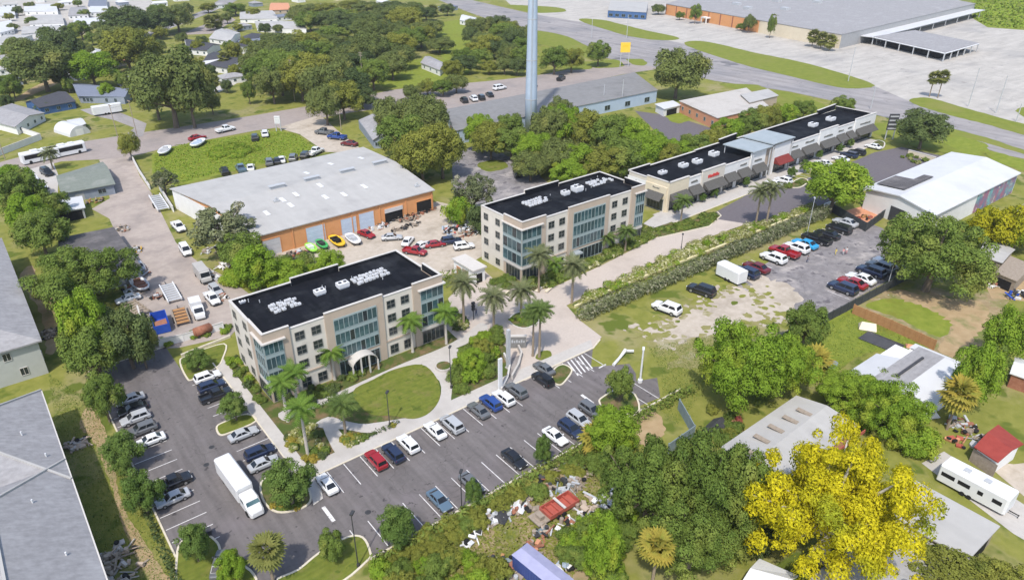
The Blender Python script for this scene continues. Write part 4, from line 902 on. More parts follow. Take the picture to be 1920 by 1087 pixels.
# ================================================================= VEHICLES
def ring(x, w, z0, z1, top=.86):
    return [(x,-w*.9,z0),(x,w*.9,z0),(x,w,z0+.18),(x,w,z1-.16),(x,w*top,z1),(x,-w*top,z1),(x,-w,z1-.16),(x,-w,z0+.18)]
def frustum(m, b, t, zb, zt):           # b,t: (x0,x1,halfwidth)
    m.add([(b[0],-b[2],zb),(b[1],-b[2],zb),(b[1],b[2],zb),(b[0],b[2],zb),(t[0],-t[2],zt),(t[1],-t[2],zt),(t[1],t[2],zt),(t[0],t[2],zt)],
          [(0,1,5,4),(1,2,6,5),(2,3,7,6),(3,0,4,7),(4,5,6,7)])
def glassquad(c, push, lo=.1, hi=.9, s=.9):   # c: bottom-left,bottom-right,top-right,top-left
    a, b, d, e = [Vector(p) for p in c]
    m = (a+b+d+e)/4; n = (b-a).cross(e-a).normalized()*push
    return [m+(a+(e-a)*lo-m)*1+ (b-a)*(1-s)/2*1 + n, b+(d-b)*lo-(b-a)*(1-s)/2+n, b+(d-b)*hi-(b-a)*(1-s)/2+n, a+(e-a)*hi+(b-a)*(1-s)/2+n]
CARS = {}; TRIM = {}
def car_proto(kind):
    if kind in CARS: return CARS[kind]
    spec = dict(sedan=(4.8,.92,[(-2.4,.74,.34,.78),(-2.28,.88,.26,.92),(-1.5,.92,.24,.98),(.2,.92,.24,.97),(1.1,.92,.24,.92),(2.05,.88,.26,.80),(2.33,.80,.28,.70),(2.4,.66,.34,.6)],(-1.95,1.15,.80),(-1.05,.28,.62),.94,1.44),
                suv=(4.75,.95,[(-2.37,.80,.4,.95),(-2.28,.92,.32,1.08),(-1.4,.95,.3,1.12),(.3,.95,.3,1.10),(1.2,.95,.3,1.05),(2.0,.92,.32,.98),(2.3,.84,.34,.88),(2.38,.7,.4,.7)],(-2.28,1.25,.84),(-1.95,.35,.68),1.07,1.70),
                pickup=(5.6,.99,[(-2.8,.94,.5,.80),(-2.7,.97,.42,.84),(-.75,.98,.38,.86),(-.7,.98,.38,1.16),(1.3,.98,.38,1.14),(2.35,.95,.4,1.06),(2.7,.88,.42,.95),(2.8,.74,.48,.8)],(-.72,1.55,.88),(-.5,.75,.70),1.12,1.84),
                van=(5.0,.98,[(-2.5,.9,.4,1.05),(-2.42,.95,.3,1.15),(-1,.98,.28,1.15),(1.2,.98,.28,1.1),(2.1,.93,.3,.98),(2.4,.84,.32,.85),(2.5,.7,.4,.7)],(-2.42,1.75,.88),(-2.2,.55,.74),1.12,1.85))[kind]
    L, W, st, cb, ct, zb, zt = spec
    b = MB(); b.loft([ring(*s) for s in st]); frustum(b, cb, ct, zb-.08, zt)
    if kind == 'pickup':
        b.box(-2.75,-.8,-.97,-.86,.82,1.18); b.box(-2.75,-.8,.86,.97,.82,1.18); b.box(-2.78,-2.66,-.97,.97,.82,1.16)
    b.box(-L/2*.2,-L/2*.2+.12,-W-.1,-W+.02,zb-.02,zb+.14) if 0 else None
    for s in (-1,1): b.obox((cb[1]-.35, s*(W+.06), zb+.03),(.2,.2,.16))
    body = b.mesh('body', PAINT['white'])
    zB = zb-.08
    def gm(name, c, push=.012, **k): m = MB(); m.poly(glassquad(c, push, **k)); return m.mesh(name, 'car_glass')
    ws = gm('windshield', [(cb[1],-cb[2],zB),(cb[1],cb[2],zB),(ct[1],ct[2],zt),(ct[1],-ct[2],zt)], lo=.14)
    rw = gm('rear_window', [(cb[0],cb[2],zB),(cb[0],-cb[2],zB),(ct[0],-ct[2],zt),(ct[0],ct[2],zt)], lo=.2)
    def side(c):
        q = [Vector(p) for p in glassquad(c, .012, lo=.24, s=.82)]; m = MB(); f = lambda u: (q[0]+(q[1]-q[0])*u, q[3]+(q[2]-q[3])*u)
        for u0, u1 in ((0,.47),(.53,1)):
            a, d = f(u0); b_, e = f(u1); m.poly([a,b_,e,d])
        return m.mesh('side_window', 'car_glass')
    sl = side([(cb[0],-cb[2],zB),(cb[1],-cb[2],zB),(ct[1],-ct[2],zt),(ct[0],-ct[2],zt)])
    sr = side([(cb[1],cb[2],zB),(cb[0],cb[2],zB),(ct[0],ct[2],zt),(ct[1],ct[2],zt)])
    r = .33 if kind == 'sedan' else .38
    w = MB(); w.tube((0,-.12,0),(0,.12,0),r,None,14); w.tube((0,-.135,0),(0,.135,0),r*.6,None,10,1); wheel = w.mesh('wheel', ['tyre','hub'])
    h = MB(); h.obox((0,0,0),(.12,.36,.16)); hl = h.mesh('headlight', 'lamp_clear'); tl = h.mesh('taillight', 'lamp_red')
    xf, zf_ = st[-2][0], st[-2][3]-.1
    wb = L*.295
    tm = MB(); zl = st[2][2]; tm.loft([[(x,-w,zl-.02),(x,w,zl-.02),(x,w,zl+.16),(x,-w,zl+.16)] for x, w in ((-L/2-.01,W*.78),(-L/2+.15,W*.96),(-L*.2,W+.012),(L*.2,W+.012),(L/2-.2,W*.96),(L/2+.01,W*.74))]); tm.box(L/2-.06,L/2+.015,-W*.45,W*.45,zl+.2,zl+.38)
    TRIM[kind] = tm.mesh('lower_trim', 'dark_metal')
    CARS[kind] = (L, W, r, body, ws, rw, sl, sr, wheel, hl, tl, xf, zf_, st[1][0], st[1][3]-.2, wb)
    return CARS[kind]
def grow(g): d = math.hypot(g.x, g.y); return 1.0+.36*min(1,max(0,(d-125)/130))
def car(p, kind, color, deg, label, group=None, far=False, z=.05, s=None, cat=None):
    L, W, r, body, ws, rw, sl, sr, wheel, hl, tl, xf, zh, xr, zt, wb = car_proto(kind)
    g = G(p[0], p[1], .65) if len(p) == 2 else Vector(p)
    s = s or grow(g)
    nm = {'sedan':'car', 'suv':'suv', 'pickup':'pickup_truck', 'van':'van'}[kind]
    t = thing('parked_'+nm, label, cat or {'sedan':'car','suv':'suv','pickup':'pickup truck','van':'van'}[kind], (g.x, g.y, z), rad(deg), group, (s,s,s))
    o = link('body', body, t); o.material_slots[0].link = 'OBJECT'; o.material_slots[0].material = PAINT[color]
    for n_, me in (('windshield',ws),('rear_window',rw),('side_window',sl),('side_window',sr)): link(n_, me, t)
    link('lower_trim', TRIM[kind], t)
    for x in (-wb, wb):
        for y in (-W+.1, W-.1): link('wheel', wheel, t, (x, y, r))
    if not far:
        for y in (-W*.66, W*.66):
            link('headlight', hl, t, (xf, y, zh)); link('taillight', tl, t, (xr-.02, y, zt))
    return t
def hd(a, b): p, q = G(*a), G(*b); return math.degrees(math.atan2(q.y-p.y, q.x-p.x))
LOT = 'cars parked in the office park lot'
UP, DN, RT, LF = 90, -90, 0, 180
for row in [
  ((613,906),'sedan','white',UP,'white car alone in the first bay of the front row beside the kerb ramp'),
  ((705,862),'suv','red',UP,'red hatchback in the front row beside a navy suv'),
  ((737,849),'suv','navy',UP,'navy suv between the red and the white car in the front row'),
  ((765,832),'suv','white',UP,'white suv right of the navy one in the front row'),
  ((816,806),'sedan','white',UP,'white car left of the silver van in the front row'),
  ((847,795),'van','silver',UP,'silver van in the middle of the front row'),
  ((897,768),'sedan','grey',UP,'dark grey car left of the blue suv in the front row'),
  ((920,755),'suv','blue',UP,'deep blue suv between grey and white cars in the front row'),
  ((944,746),'suv','white',UP,'white suv between the blue and the grey suv'),
  ((968,732),'suv','grey',UP,'grey suv last before the empty bay in the front row'),
  ((1018,711),'suv','black',UP,'black suv at the right end of the front row by the oval island'),
  ((824,937),'sedan','bluegrey',DN,'blue grey car alone in the near row'),
  ((884,905),'sedan','grey',DN,'grey car half behind a shrub in the near row'),
  ((964,859),'sedan','black',DN,'black car alone in the near row'),
  ((1041,817),'sedan','white',DN,'white car in the near row left of the navy suv'),
  ((1070,804),'suv','navy',DN,'navy suv in the near row'),
  ((1086,787),'suv','silver',DN,'silver suv in the near row'),
  ((1108,769),'suv','grey',DN,'grey suv at the end of the near row'),
  ((244,748),'sedan','silver',LF,'silver car in the left row closest to the trees'),
  ((249,766),'sedan','black',LF,'black car in the left row second from the trees'),
  ((254,784),'suv','silver',LF,'silver suv in the left row'),
  ((266,805),'suv','grey',LF,'dark grey suv in the left row'),
  ((281,825),'sedan','white',LF,'white car in the left row beside empty bays'),
  ((323,905),'pickup','black',RT,'black pickup between two round trees in the left row'),
  ((324,933),'sedan','silver',LF,'silver car beside the black pickup'),
  ((389,707),'suv','white',RT,'white suv nose to the west footpath'),
  ((397,724),'suv','navy',RT,'navy suv between the white suv and the black pickup'),
  ((405,741),'pickup','black',RT,'black pickup nose to the west footpath'),
  ((456,813),'sedan','silver',RT,'silver car beside the small kerbed tree island'),
  ((487,848),'suv','navy',RT,'dark blue suv facing the west footpath'),
  ((494,868),'sedan','silver',RT,'silver car half under the round island tree')]:
    car(*row, group=LOT)
OV = 'cars parked in the overflow lot'
for row in [
  ((1250,579),'suv','white',100,'white suv alone on the grass by the hedge'),
  ((1315,545),'suv','black',100,'black suv alone on the grass by the hedge'),
  ((1398,512),'suv','navy',UP,'dark suv right behind the white box trailer'),
  ((1418,502),'sedan','darkred',UP,'dark red car beside the white box trailer'),
  ((1450,485),'suv','white',UP,'white suv in front of the red pickup'),
  ((1470,474),'pickup','red',UP,'bright red pickup in the overflow lot'),
  ((1493,466),'suv','white',UP,'white suv between the red pickup and the cyan car'),
  ((1509,458),'sedan','cyan',UP,'bright cyan blue car'),
  ((1531,449),'pickup','black',UP,'black pickup right of the cyan car'),
  ((1551,440),'sedan','black',UP,'black car second from the end of the top row'),
  ((1573,430),'suv','black',UP,'black suv by the dark fenced corner'),
  ((1585,418),'sedan','silver',UP,'silver car tucked behind the black suv'),
  ((1580,541),'suv','navy',UP,'dark suv at the left end of the row by the dark fence'),
  ((1598,531),'sedan','red',UP,'red car by the dark fence'),
  ((1614,523),'sedan','white',UP,'white car next to the red one by the dark fence'),
  ((1633,510),'suv','navy',UP,'navy suv third from the right by the dark fence'),
  ((1650,502),'suv','grey',UP,'grey blue suv second from the right by the dark fence'),
  ((1664,494),'suv','white',UP,'white suv under the spreading tree')]:
    car(*row, group=OV, s=1.32)
MG = 'cars parked in front of the shops'
for row in [
  ((1450,344),'sedan','white',UP,'white car left of a white suv in front of the shops'), ((1468,339),'suv','white',UP,'white suv in front of the red awning'),
  ((1528,312),'suv','black',UP,'black car half hidden by the round tree at the shops'), ((1543,306),'sedan','white',UP,'white car beside the round tree at the shops'),
  ((1576,298),'sedan','white',UP,'white car left of two dark ones at the shops'), ((1592,291),'suv','navy',UP,'dark suv left of the black one at the shops'),
  ((1607,286),'suv','black',UP,'black suv at the right of the dark pair at the shops'), ((1637,275),'sedan','white',UP,'white car alone near the oval island at the shops')]:
    car(*row, group=MG, far=True, s=1.15)
for row in [
  ((335,426),'pickup','white',hd((322,412),(348,438)),'white pickup beside the warehouse end wall'), ((240,560),'sedan','white',LF,'white car at the lower left of the alley yard'),
  ((60,333),'sedan','white',-80,'white car in front of the cottage left of the black one'), ((88,324),'suv','black',-80,'black suv in front of the cottage under the palm'), ((75,350),'sedan','white',-70,'white car nearest the carport'),
  ((128,202),'pickup','black',20,'black pickup beside the blue house'),
  ((370,259),'sedan','red',10,'red car at the roadside by the weedy lot'), ((423,244),'pickup','white',10,'white pickup driving on the side street'),
  ((608,249),'pickup','grey',120,'dark pickup behind the blue car on the sand drive'), ((632,258),'pickup','blue',120,'bright blue pickup on the sand drive'), ((655,270),'sedan','darkred',120,'dark red car behind the bright blue pickup'),
  ((478,259),'suv','black',70,'black car left of the white one by the roadside sign'), ((497,252),'suv','white',70,'white car beside the roadside sign'),
  ((421,322),'suv','black',80,'black car at the left end of the row behind the warehouse'), ((452,318),'pickup','bluegrey',80,'blue grey pickup second from the left behind the warehouse'), ((470,315),'sedan','white',70,'white car third from the left behind the warehouse'),
  ((505,305),'suv','grey',70,'grey suv in the middle of the row behind the warehouse'), ((528,300),'sedan','white',70,'white car right of the grey suv behind the warehouse'), ((550,297),'suv','grey',60,'dark car left of the last two behind the warehouse'), ((573,292),'suv','black',50,'black car next to last behind the warehouse'), ((592,286),'pickup','white',30,'white pickup at the right end behind the warehouse'),
  ((870,189),'suv','black',70,'black suv left of a white car by the long store'), ((888,186),'suv','white',70,'white suv by the long store'), ((902,184),'suv','black',70,'black suv right of the white one by the long store'), ((918,178),'sedan','black',70,'black car at the right of the group by the long store'),
  ((1000,162),'sedan','white',30,'white car beside the water tower'), ((1052,148),'pickup','black',30,'black pickup under the trees by the long store'), ((937,166),'van','white',0,'white van under trees across from the long store'),
  ((687,439),'sedan','red',hd((668,432),(705,446)),'red sports car in the junk yard'), ((765,452),'sedan','white',40,'white car behind the near office at left'), ((792,460),'sedan','white',10,'white car next to the orange red one in the junk yard'), ((816,458),'sedan','red',-20,'orange red car in the junk yard'),
  ((846,452),'suv','navy',-20,'dark blue car right of the orange red one in the junk yard'), ((778,472),'pickup','red',-60,'red pickup behind the near office'), ((552,492),'sedan','black',10,'black car by the bushes in the junk yard'),
  ((398,560),'pickup','white',hd((385,545),(408,570)),'white pickup behind the near office left corner'), ((262,500),'sedan','silver',hd((255,490),(270,512)),'silver car parked against the dark flat store'), ((405,545),'suv','silver',hd((395,535),(415,555)),'silver suv beside the trees in the alley yard'), ((348,470),'van','white',hd((338,455),(358,485)),'white van parked below the white pickup in the alley yard'),
  ((735,445),'sedan','silver',-30,'silver car in the middle of the junk yard'), ((870,462),'suv','white',-20,'white car at the right end of the junk yard'), ((520,497),'pickup','grey',10,'grey pickup at the left end of the junk yard'),
  ((1020,690),'sedan','grey',UP,'grey car nose under the plaza edge'),
  ((520,302),'sedan','black',70,'black car between grey and white ones behind the warehouse'), ((970,326),'sedan','black',60,'black car alone in the cracked lot'),
  ((412,1056),'sedan','grey',60,'dark grey car half hidden by the corner bush')]:
    car(*row, far=True)
# --- buses on the side street
def bus(p, deg, label, bandm='dark_void'):
    g = G(*p); t = thing('city_bus', label, 'bus', (g.x,g.y,.05), rad(deg), None, (1.0,1.25,1.3))
    b = MB(); b.loft([[(x,-w,z0),(x,w,z0),(x,w,2.7),(x,w*.85,3.0),(x,-w*.85,3.0),(x,-w,2.7)] for x, w, z0 in ((-6,1.15,.5),(-5.9,1.27,.35),(5.8,1.27,.35),(6,1.15,.5))]); b.obj('body', 'white_metal', t)
    for s in (-1,1):
        w = MB(); w.box(-5.2,5.0,s*1.275-.01,s*1.275+.01,1.35,2.45); w.obj('side_window', bandm, t)
    w = MB(); w.box(5.98,6.02,-1.1,1.1,1.2,2.5); w.obj('windshield', bandm, t)
    for x in (-3.6,3.6):
        for y in (-1.15,1.15): k = MB(); k.tube((0,-.15,0),(0,.15,0),.5,None,12); o = k.obj('wheel', 'tyre', t); o.location = (x,y,.5)
    k = MB(); k.box(-2.5,-.3,-.8,.8,3.0,3.3); k.box(1,2.6,-.7,.7,3.0,3.25); k.obj('roof_unit', 'white_metal', t)
bus((78,302),9,'white bus with dark window band at the left on the side street'); bus((128,291),9,'white bus close behind the other on the side street')
def boxtrailer(p, deg, L, W, Hh, label, m='white_metal', cat='trailer', z0=.5, wins=0, name='box_trailer', roofm=None):
    g = G(*p) if len(p) == 2 else Vector(p); t = thing(name, label, cat, (g.x,g.y,.05), rad(deg), None, (grow(g),)*3)
    b = MB(); b.loft([[(x,-w,z0),(x,w,z0),(x,w,Hh-.15),(x,w-.15,Hh),(x,-w+.15,Hh),(x,-w,Hh-.15)] for x, w in ((-L/2,W/2-.08),(-L/2+.1,W/2),(L/2-.3,W/2),(L/2,W/2-.25))]); b.obj('body', m, t)
    k = MB(); k.box(L/2,L/2+1.3,-.06,.06,.45,.57); k.tube((L/2+1.2,0,0),(L/2+1.2,0,.6),.05); k.obj('hitch', 'dark_metal', t)
    for x in (-.45,.45):
        for y in (-W/2+.08,W/2-.08): k = MB(); k.tube((0,-.1,0),(0,.1,0),.36,None,10); o = k.obj('wheel', 'tyre', t); o.location = (x-L*.05,y,.36)
    for i in range(wins):
        for s in (-1,1):
            k = MB(); x = -L/2+L*(i+.6)/(wins+.2); ww = (.9,.8,.35,.6)[i%4]; k.box(x-ww,x+ww,s*(W/2)-.02,s*(W/2)+.02,1.6,2.25); k.obj('window', 'dark_void', t)
    if wins:
        for x in (-L*.18,L*.12): k = MB(); k.box(x-.4,x+.4,-.4,.4,Hh,Hh+.22); k.obj('roof_hatch', 'steel', t)
    return t
boxtrailer((1369,524),84,6.2,2.7,3.0,'white enclosed box trailer at the edge of the overflow lot')
boxtrailer((203,214),0,8.5,2.4,2.9,'long white travel trailer beside the branch road')
boxtrailer((101.6,20.5,0),-91,9.0,3.2,3.2,'long white camper trailer with small dark windows at lower right', wins=4, name='camper_trailer')
boxtrailer((1900,905),-60,0.01,2,2,'x') if 0 else None
# --- white box truck in the lot
def boxtruck(a, b, label):
    p, q = G(*a), G(*b); e = q-p; t = thing('box_truck', label, 'truck', ((p.x+q.x)/2,(p.y+q.y)/2,.05), math.atan2(e.y,e.x)); L = e.length; h = L/2
    b = MB(); b.loft([[(x,-w,.7),(x,w,.7),(x,w,zt-.2),(x,w-.2,zt),(x,-w+.2,zt),(x,-w,zt-.2)] for x, w, zt in ((-h,1.1,3.1),(-h+.3,1.25,3.3),(h-4.2,1.25,3.3),(h-3.9,1.15,3.1))]); b.obj('cargo_box', 'white_metal', t)
    c = MB(); c.loft([[(x,-w,.5),(x,w,.5),(x,w,zt-.25),(x,w-.2,zt),(x,-w+.2,zt),(x,-w,zt-.25)] for x, w, zt in ((h-3.7,1.1,2.5),(h-2.0,1.1,2.5),(h-1.2,1.08,1.7),(h-.2,1.0,1.5),(h,.8,1.2))]); c.obj('cab', 'white_metal', t)
    f = MB(); f.box(-h+.3,h-.6,-.5,.5,.45,.7); f.obj('chassis', 'dark_metal', t)
    g = MB(); g.add([(h-1.22,-.95,1.72),(h-1.22,.95,1.72),(h-1.96,.85,2.42),(h-1.96,-.85,2.42)],[(0,1,2,3)]); g.add([(h-3.2,-1.115,1.65),(h-2.1,-1.115,1.65),(h-2.2,-1.115,2.2),(h-3.2,-1.115,2.2)],[(0,1,2,3)]); g.add([(h-3.2,1.115,1.65),(h-2.1,1.115,1.65),(h-2.2,1.115,2.2),(h-3.2,1.115,2.2)],[(3,2,1,0)])
    o = g.obj('windows', 'glass_teal', t); o.location = (.012,0,.012)
    for x in (-h+2.4,h-1.4):
        for y in (-1.02,1.02): k = MB(); k.tube((0,-.16,0),(0,.16,0),.48,None,12); o = k.obj('wheel', 'tyre', t); o.location = (x,y,.48)
boxtruck((422,884),(486,972),'long white truck standing in the middle of the lot')
# --- flatbed, dump box, tank and the like in the alley yard
def flatbed(p, deg, L, W, label, m='white_metal', deck='steel', slats=8):
    g = G(*p); t = thing('flatbed_trailer', label, 'trailer', (g.x,g.y,.04), rad(deg), None, (grow(g),)*3); b = MB()
    b.box(-L/2,L/2,-W/2,-W/2+.22,.5,.95); b.box(-L/2,L/2,W/2-.22,W/2,.5,.95); b.obj('side_rail', m, t)
    for i in range(slats):
        k = MB(); x = -L/2+L*(i+.5)/slats; k.box(x-L/slats*.3,x+L/slats*.3,-W/2+.22,W/2-.22,.6,.72); k.obj('deck_slat', deck, t)
    for x in (-.6,.6):
        for y in (-W/2-.12,W/2+.12): k = MB(); k.tube((0,-.1,0),(0,.1,0),.38,None,10); o = k.obj('wheel', 'tyre', t); o.location = (x-L*.1,y,.38)
    k = MB(); k.box(L/2,L/2+1.4,-.08,.08,.5,.62); k.obj('hitch', 'dark_metal', t)
flatbed((299,384),hd((313,406),(285,362)),11,2.6,'white slatted flatbed trailer against the warehouse end'); flatbed((321,553),hd((332,575),(310,535)),8.5,2.8,'white slatted ladder deck trailer in the alley yard')
flatbed((340,597),hd((350,625),(332,575)),7,2.8,'tan plank deck trailer beside the blue skip','old_wood','wood',5); flatbed((255,582),100,7,2.8,'brown plank trailer under the left trees','old_wood','old_wood',6)
def step_van(p, deg, label):
    g = G(*p); t = thing('step_van', label, 'van', (g.x,g.y,.04), rad(deg))
    b = MB(); b.box(-3.3,2.6,-1.15,1.15,.5,3.0); b.loft([[(x,-1.1,.5),(x,1.1,.5),(x,1.1,z),(x,-1.1,z)] for x, z in ((2.6,2.9),(2.9,2.7),(3.2,1.6),(3.7,1.4),(3.8,.9))]); b.obj('body', 'roof_grey', t)
    k = MB(); k.add([(3.22,-1,1.65),(3.22,1,1.65),(2.93,1,2.65),(2.93,-1,2.65)],[(0,1,2,3)]); k.obj('windshield', 'car_glass', t)
    k = MB(); k.box(3.7,3.95,-1.1,1.1,.4,.7); k.obj('bumper', 'dark_metal', t)
    for x in (-2,2.4):
        for y in (-1.05,1.05): k = MB(); k.tube((0,-.14,0),(0,.14,0),.42,None,10); o = k.obj('wheel', 'tyre', t); o.location = (x,y,.42)
step_van((381,522),hd((368,505),(392,535)),'grey step van with dark windscreen in the alley yard')
def skip(p, deg):
    g = G(*p); t = thing('skip_container', 'blue open skip with rusty load in the alley yard', 'skip', (g.x,g.y,.04), rad(deg))
    b = MB()
    for x0,x1,y0,y1 in ((-3.3,3.3,-1.5,-1.38),(-3.3,3.3,1.38,1.5),(-3.3,-3.18,-1.38,1.38),(3.18,3.3,-1.38,1.38)): b.box(x0,x1,y0,y1,.2,2.0)
    b.box(-3.3,3.3,-1.5,1.5,.1,.2); b.obj('shell', 'blue_paint', t)
    k = MB(); k.obox((1.6,0,1.0),(2.6,2.4,1.2),(.1,.06,0)); k.obj('load', 'rust', t)
    k = MB(); [k.box(x-.08,x+.08,-1.62,-1.5,.2,1.9) for x in (-2.5,-1,.5,2)]; k.obj('rib', 'blue_paint', t)
skip((303,612),hd((295,590),(308,630)))
def tank(p, deg):
    g = G(*p); t = thing('storage_tank', 'rusty brown tank on a cradle near the lot fence', 'tank', (g.x,g.y,.04), rad(deg))
    b = MB(); b.tube((-1.6,0,1.2),(1.6,0,1.2),.95,None,14); b.tube((-1.9,0,1.2),(-1.6,0,1.2),.6,.95,14); b.tube((1.6,0,1.2),(1.9,0,1.2),.95,.6,14); b.obj('shell', 'rust', t, True)
    k = MB(); k.box(-1.3,-1.0,-.8,.8,0,.6); k.box(1,1.3,-.8,.8,0,.6); k.obj('cradle', 'dark_metal', t)
tank((382,628),5)
def cabtruck(p, deg, label):
    g = G(*p); t = thing('flatbed_truck', label, 'truck', (g.x,g.y,.04), rad(deg))
    b = MB(); b.box(-3.6,.6,-1.2,1.2,.9,1.1); b.box(-3.6,-.5,-1.15,1.15,1.1,2.5); b.obj('box', 'white_metal', t)
    c = MB(); c.loft([[(x,-w,.5),(x,w,.5),(x,w,z),(x,-w,z)] for x, w, z in ((.8,1.1,2.4),(2.0,1.1,2.4),(2.6,1.05,1.5),(3.5,1.0,1.35),(3.6,.9,.9))]); c.obj('cab', 'white_metal', t)
    k = MB(); k.add([(2.62,-.9,1.55),(2.62,.9,1.55),(2.05,.85,2.32),(2.05,-.85,2.32)],[(0,1,2,3)]); o = k.obj('windshield', 'car_glass', t); o.location = (.02,0,.01)
    k = MB(); k.box(-3.5,3.2,-.4,.4,.5,.9); k.obj('chassis', 'dark_metal', t)
    for x in (-2.4,2.5):
        for y in (-1,1): k = MB(); k.tube((0,-.14,0),(0,.14,0),.45,None,10); o = k.obj('wheel', 'tyre', t); o.location = (x,y,.45)
cabtruck((372,588),hd((362,570),(380,612)),'white box bodied truck behind the near office corner')
def boat(p, deg, L, m, m2, label, ring_=False):
    g = G(*p); t = thing('boat', label, 'boat', (g.x,g.y,.05), rad(deg), None, (grow(g),)*3); W = L*.42
    n = 14; prof = lambda s, z: [(L/2*math.cos(2*math.pi*i/n)*s*(1.0 if math.cos(2*math.pi*i/n) < .2 else 1.08), W/2*s*math.copysign(abs(math.sin(2*math.pi*i/n))**.7, math.sin(2*math.pi*i/n)), z) for i in range(n)]
    b = MB(); b.loft([prof(.55,.25), prof(.9,.6), prof(1,1.05), prof(.86,1.08), prof(.74,.7)]); b.obj('hull', m, t, True)
    k = MB(); k.box(-L*.12,L*.06,-W*.32,W*.32,.68,1.05); k.box(-L*.32,-L*.22,-W*.34,W*.34,.68,1.0); k.obj('seat', m2, t)
    k = MB(); k.box(L*.1,L*.2,-W*.2,W*.2,.68,1.4); k.obj('console', m2, t)
    k = MB(); k.box(-L*.4,L*.4,-W*.3,-W*.22,0,.3); k.box(-L*.4,L*.4,W*.22,W*.3,0,.3); k.obj('cradle', 'dark_metal', t)
boat((584,470),hd((568,455),(598,482)),5.0,'lime_paint','white_metal','lime green and white boat in front of the warehouse'); boat((604,463),hd((588,450),(618,476)),5.0,'green_paint','dark_metal','green boat right of the lime one')
boat((632,457),hd((612,440),(650,472)),6.6,'yellow_paint','dark_void','big yellow inflatable boat in the junk yard'); boat((662,453),hd((645,438),(680,468)),6.4,'white_metal','steel','white boat between the yellow one and the red car')
boat((263,538),95,7.5,'white_metal','rust','white boat on the left side of the alley yard')
boat((310,287),60,7,'white_metal','steel','white boat at the left end of the weedy lot'); boat((372,273),50,7,'white_metal','metal_blue','white boat beside the red car in the weedy lot')
# --- blue tarp covered container at the bottom
def container():
    t = thing('shipping_container', 'lilac roofed blue container among weeds at the bottom edge', 'container', (42.6,46.6,0), rad(-84))
    b = MB(); b.box(-3.9,3.9,-1.3,1.3,.15,2.6); [b.box(-3.9+.45*i,-3.75+.45*i,-1.36,-1.3,.2,2.5) for i in range(17)]; b.obj('body', 'navy_side', t)
    r = MB(); r.add([(-4,-1.45,2.62),(4,-1.45,2.62),(4,1.45,2.62),(-4,1.45,2.62),(-3.7,0,3.0),(3.7,0,3.0)],[(0,1,5,4),(1,2,5),(2,3,4,5),(3,0,4),(3,2,1,0)]); r.obj('roof', 'purple_roof', t)
container()
def red_trailer():
    p, q = G(1000,985), G(1075,940); e = q-p
    t = thing('equipment_trailer', 'open red equipment trailer with grey front deck in the scrap yard', 'trailer', ((p.x+q.x)/2,(p.y+q.y)/2,.05), math.atan2(e.y,e.x)); h = e.length/2
    b = MB(); b.box(-h*.45,h,-1.2,-1.08,.6,1.3); b.box(-h*.45,h,1.08,1.2,.6,1.3); b.box(h-.1,h,-1.08,1.08,.6,1.3); b.box(-h*.45,-h*.45+.1,-1.08,1.08,.6,1.3); b.box(-h*.45,h,-1.08,1.08,.55,.62); b.obj('bed', 'red_paint', t)
    for x in (-h*.2,h*.1,h*.4,h*.7): k = MB(); k.box(x-.1,x+.1,-1.08,1.08,.62,.95); k.obj('cross_member', 'red_paint', t)
    k = MB(); k.box(h*.22,h*.32,-1.25,1.25,1.3,1.45); k.obj('top_bar', 'coping', t)
    k = MB(); k.box(-h,-h*.46,-1.2,1.2,.6,.8); k.box(-h*.8,-h*.6,-.6,.5,.8,1.4); k.obj('front_deck', 'old_wood', t)
    for x in (-.2,.8):
        for y in (-1.3,1.3): k = MB(); k.tube((0,-.1,0),(0,.1,0),.38,None,10); o = k.obj('wheel', 'tyre', t); o.location = (x,y,.38)
red_trailer()
# ================================================================= VEGETATION
def leaf_cloud(seed, lobes, n_leaf, size, squash=1.0, up=.25, jit=.45, asp=.5):
    """leaf faces spread over and through a set of lobes; lobes: (x,y,z,r). Returns mesh data"""
    rg = np.random.default_rng(seed); lob = np.array(lobes)
    wts = lob[:,3]**2; k = rg.choice(len(lob), n_leaf, p=wts/wts.sum())
    d = rg.normal(size=(n_leaf,3)); d /= np.linalg.norm(d,axis=1)[:,None]
    d[:,2] = np.where((d[:,2] < -.25) & (rg.random(n_leaf) < .7), -d[:,2], d[:,2])
    rr = lob[k,3]*(1-.42*rg.random(n_leaf)**2.2)*(1+.10*rg.normal(size=n_leaf))
    c = lob[k,:3]+d*rr[:,None]*np.array([1,1,squash])
    nrm = d+rg.normal(size=(n_leaf,3))*jit+np.array([0,0,up]); nrm /= np.linalg.norm(nrm,axis=1)[:,None]
    a = np.cross(nrm, rg.normal(size=(n_leaf,3))); a /= np.linalg.norm(a,axis=1)[:,None]; b = np.cross(nrm, a)
    s = size*(.45+1.25*rg.random(n_leaf)**1.6)[:,None]
    bend = nrm*s*.25
    V = np.stack([c-a*s, c-b*s*asp+bend*.4, c+a*s, c+b*s*asp+bend*.4],1).reshape(-1,3)
    ctr = lob[:,:3].mean(0); cd = c-ctr; cd /= np.linalg.norm(cd,axis=1)[:,None]+1e-6
    vn = d*.7+cd*.3+nrm*.4+np.array([0,0,.42]); vn /= np.linalg.norm(vn,axis=1)[:,None]
    return V, np.repeat(vn,4,0)
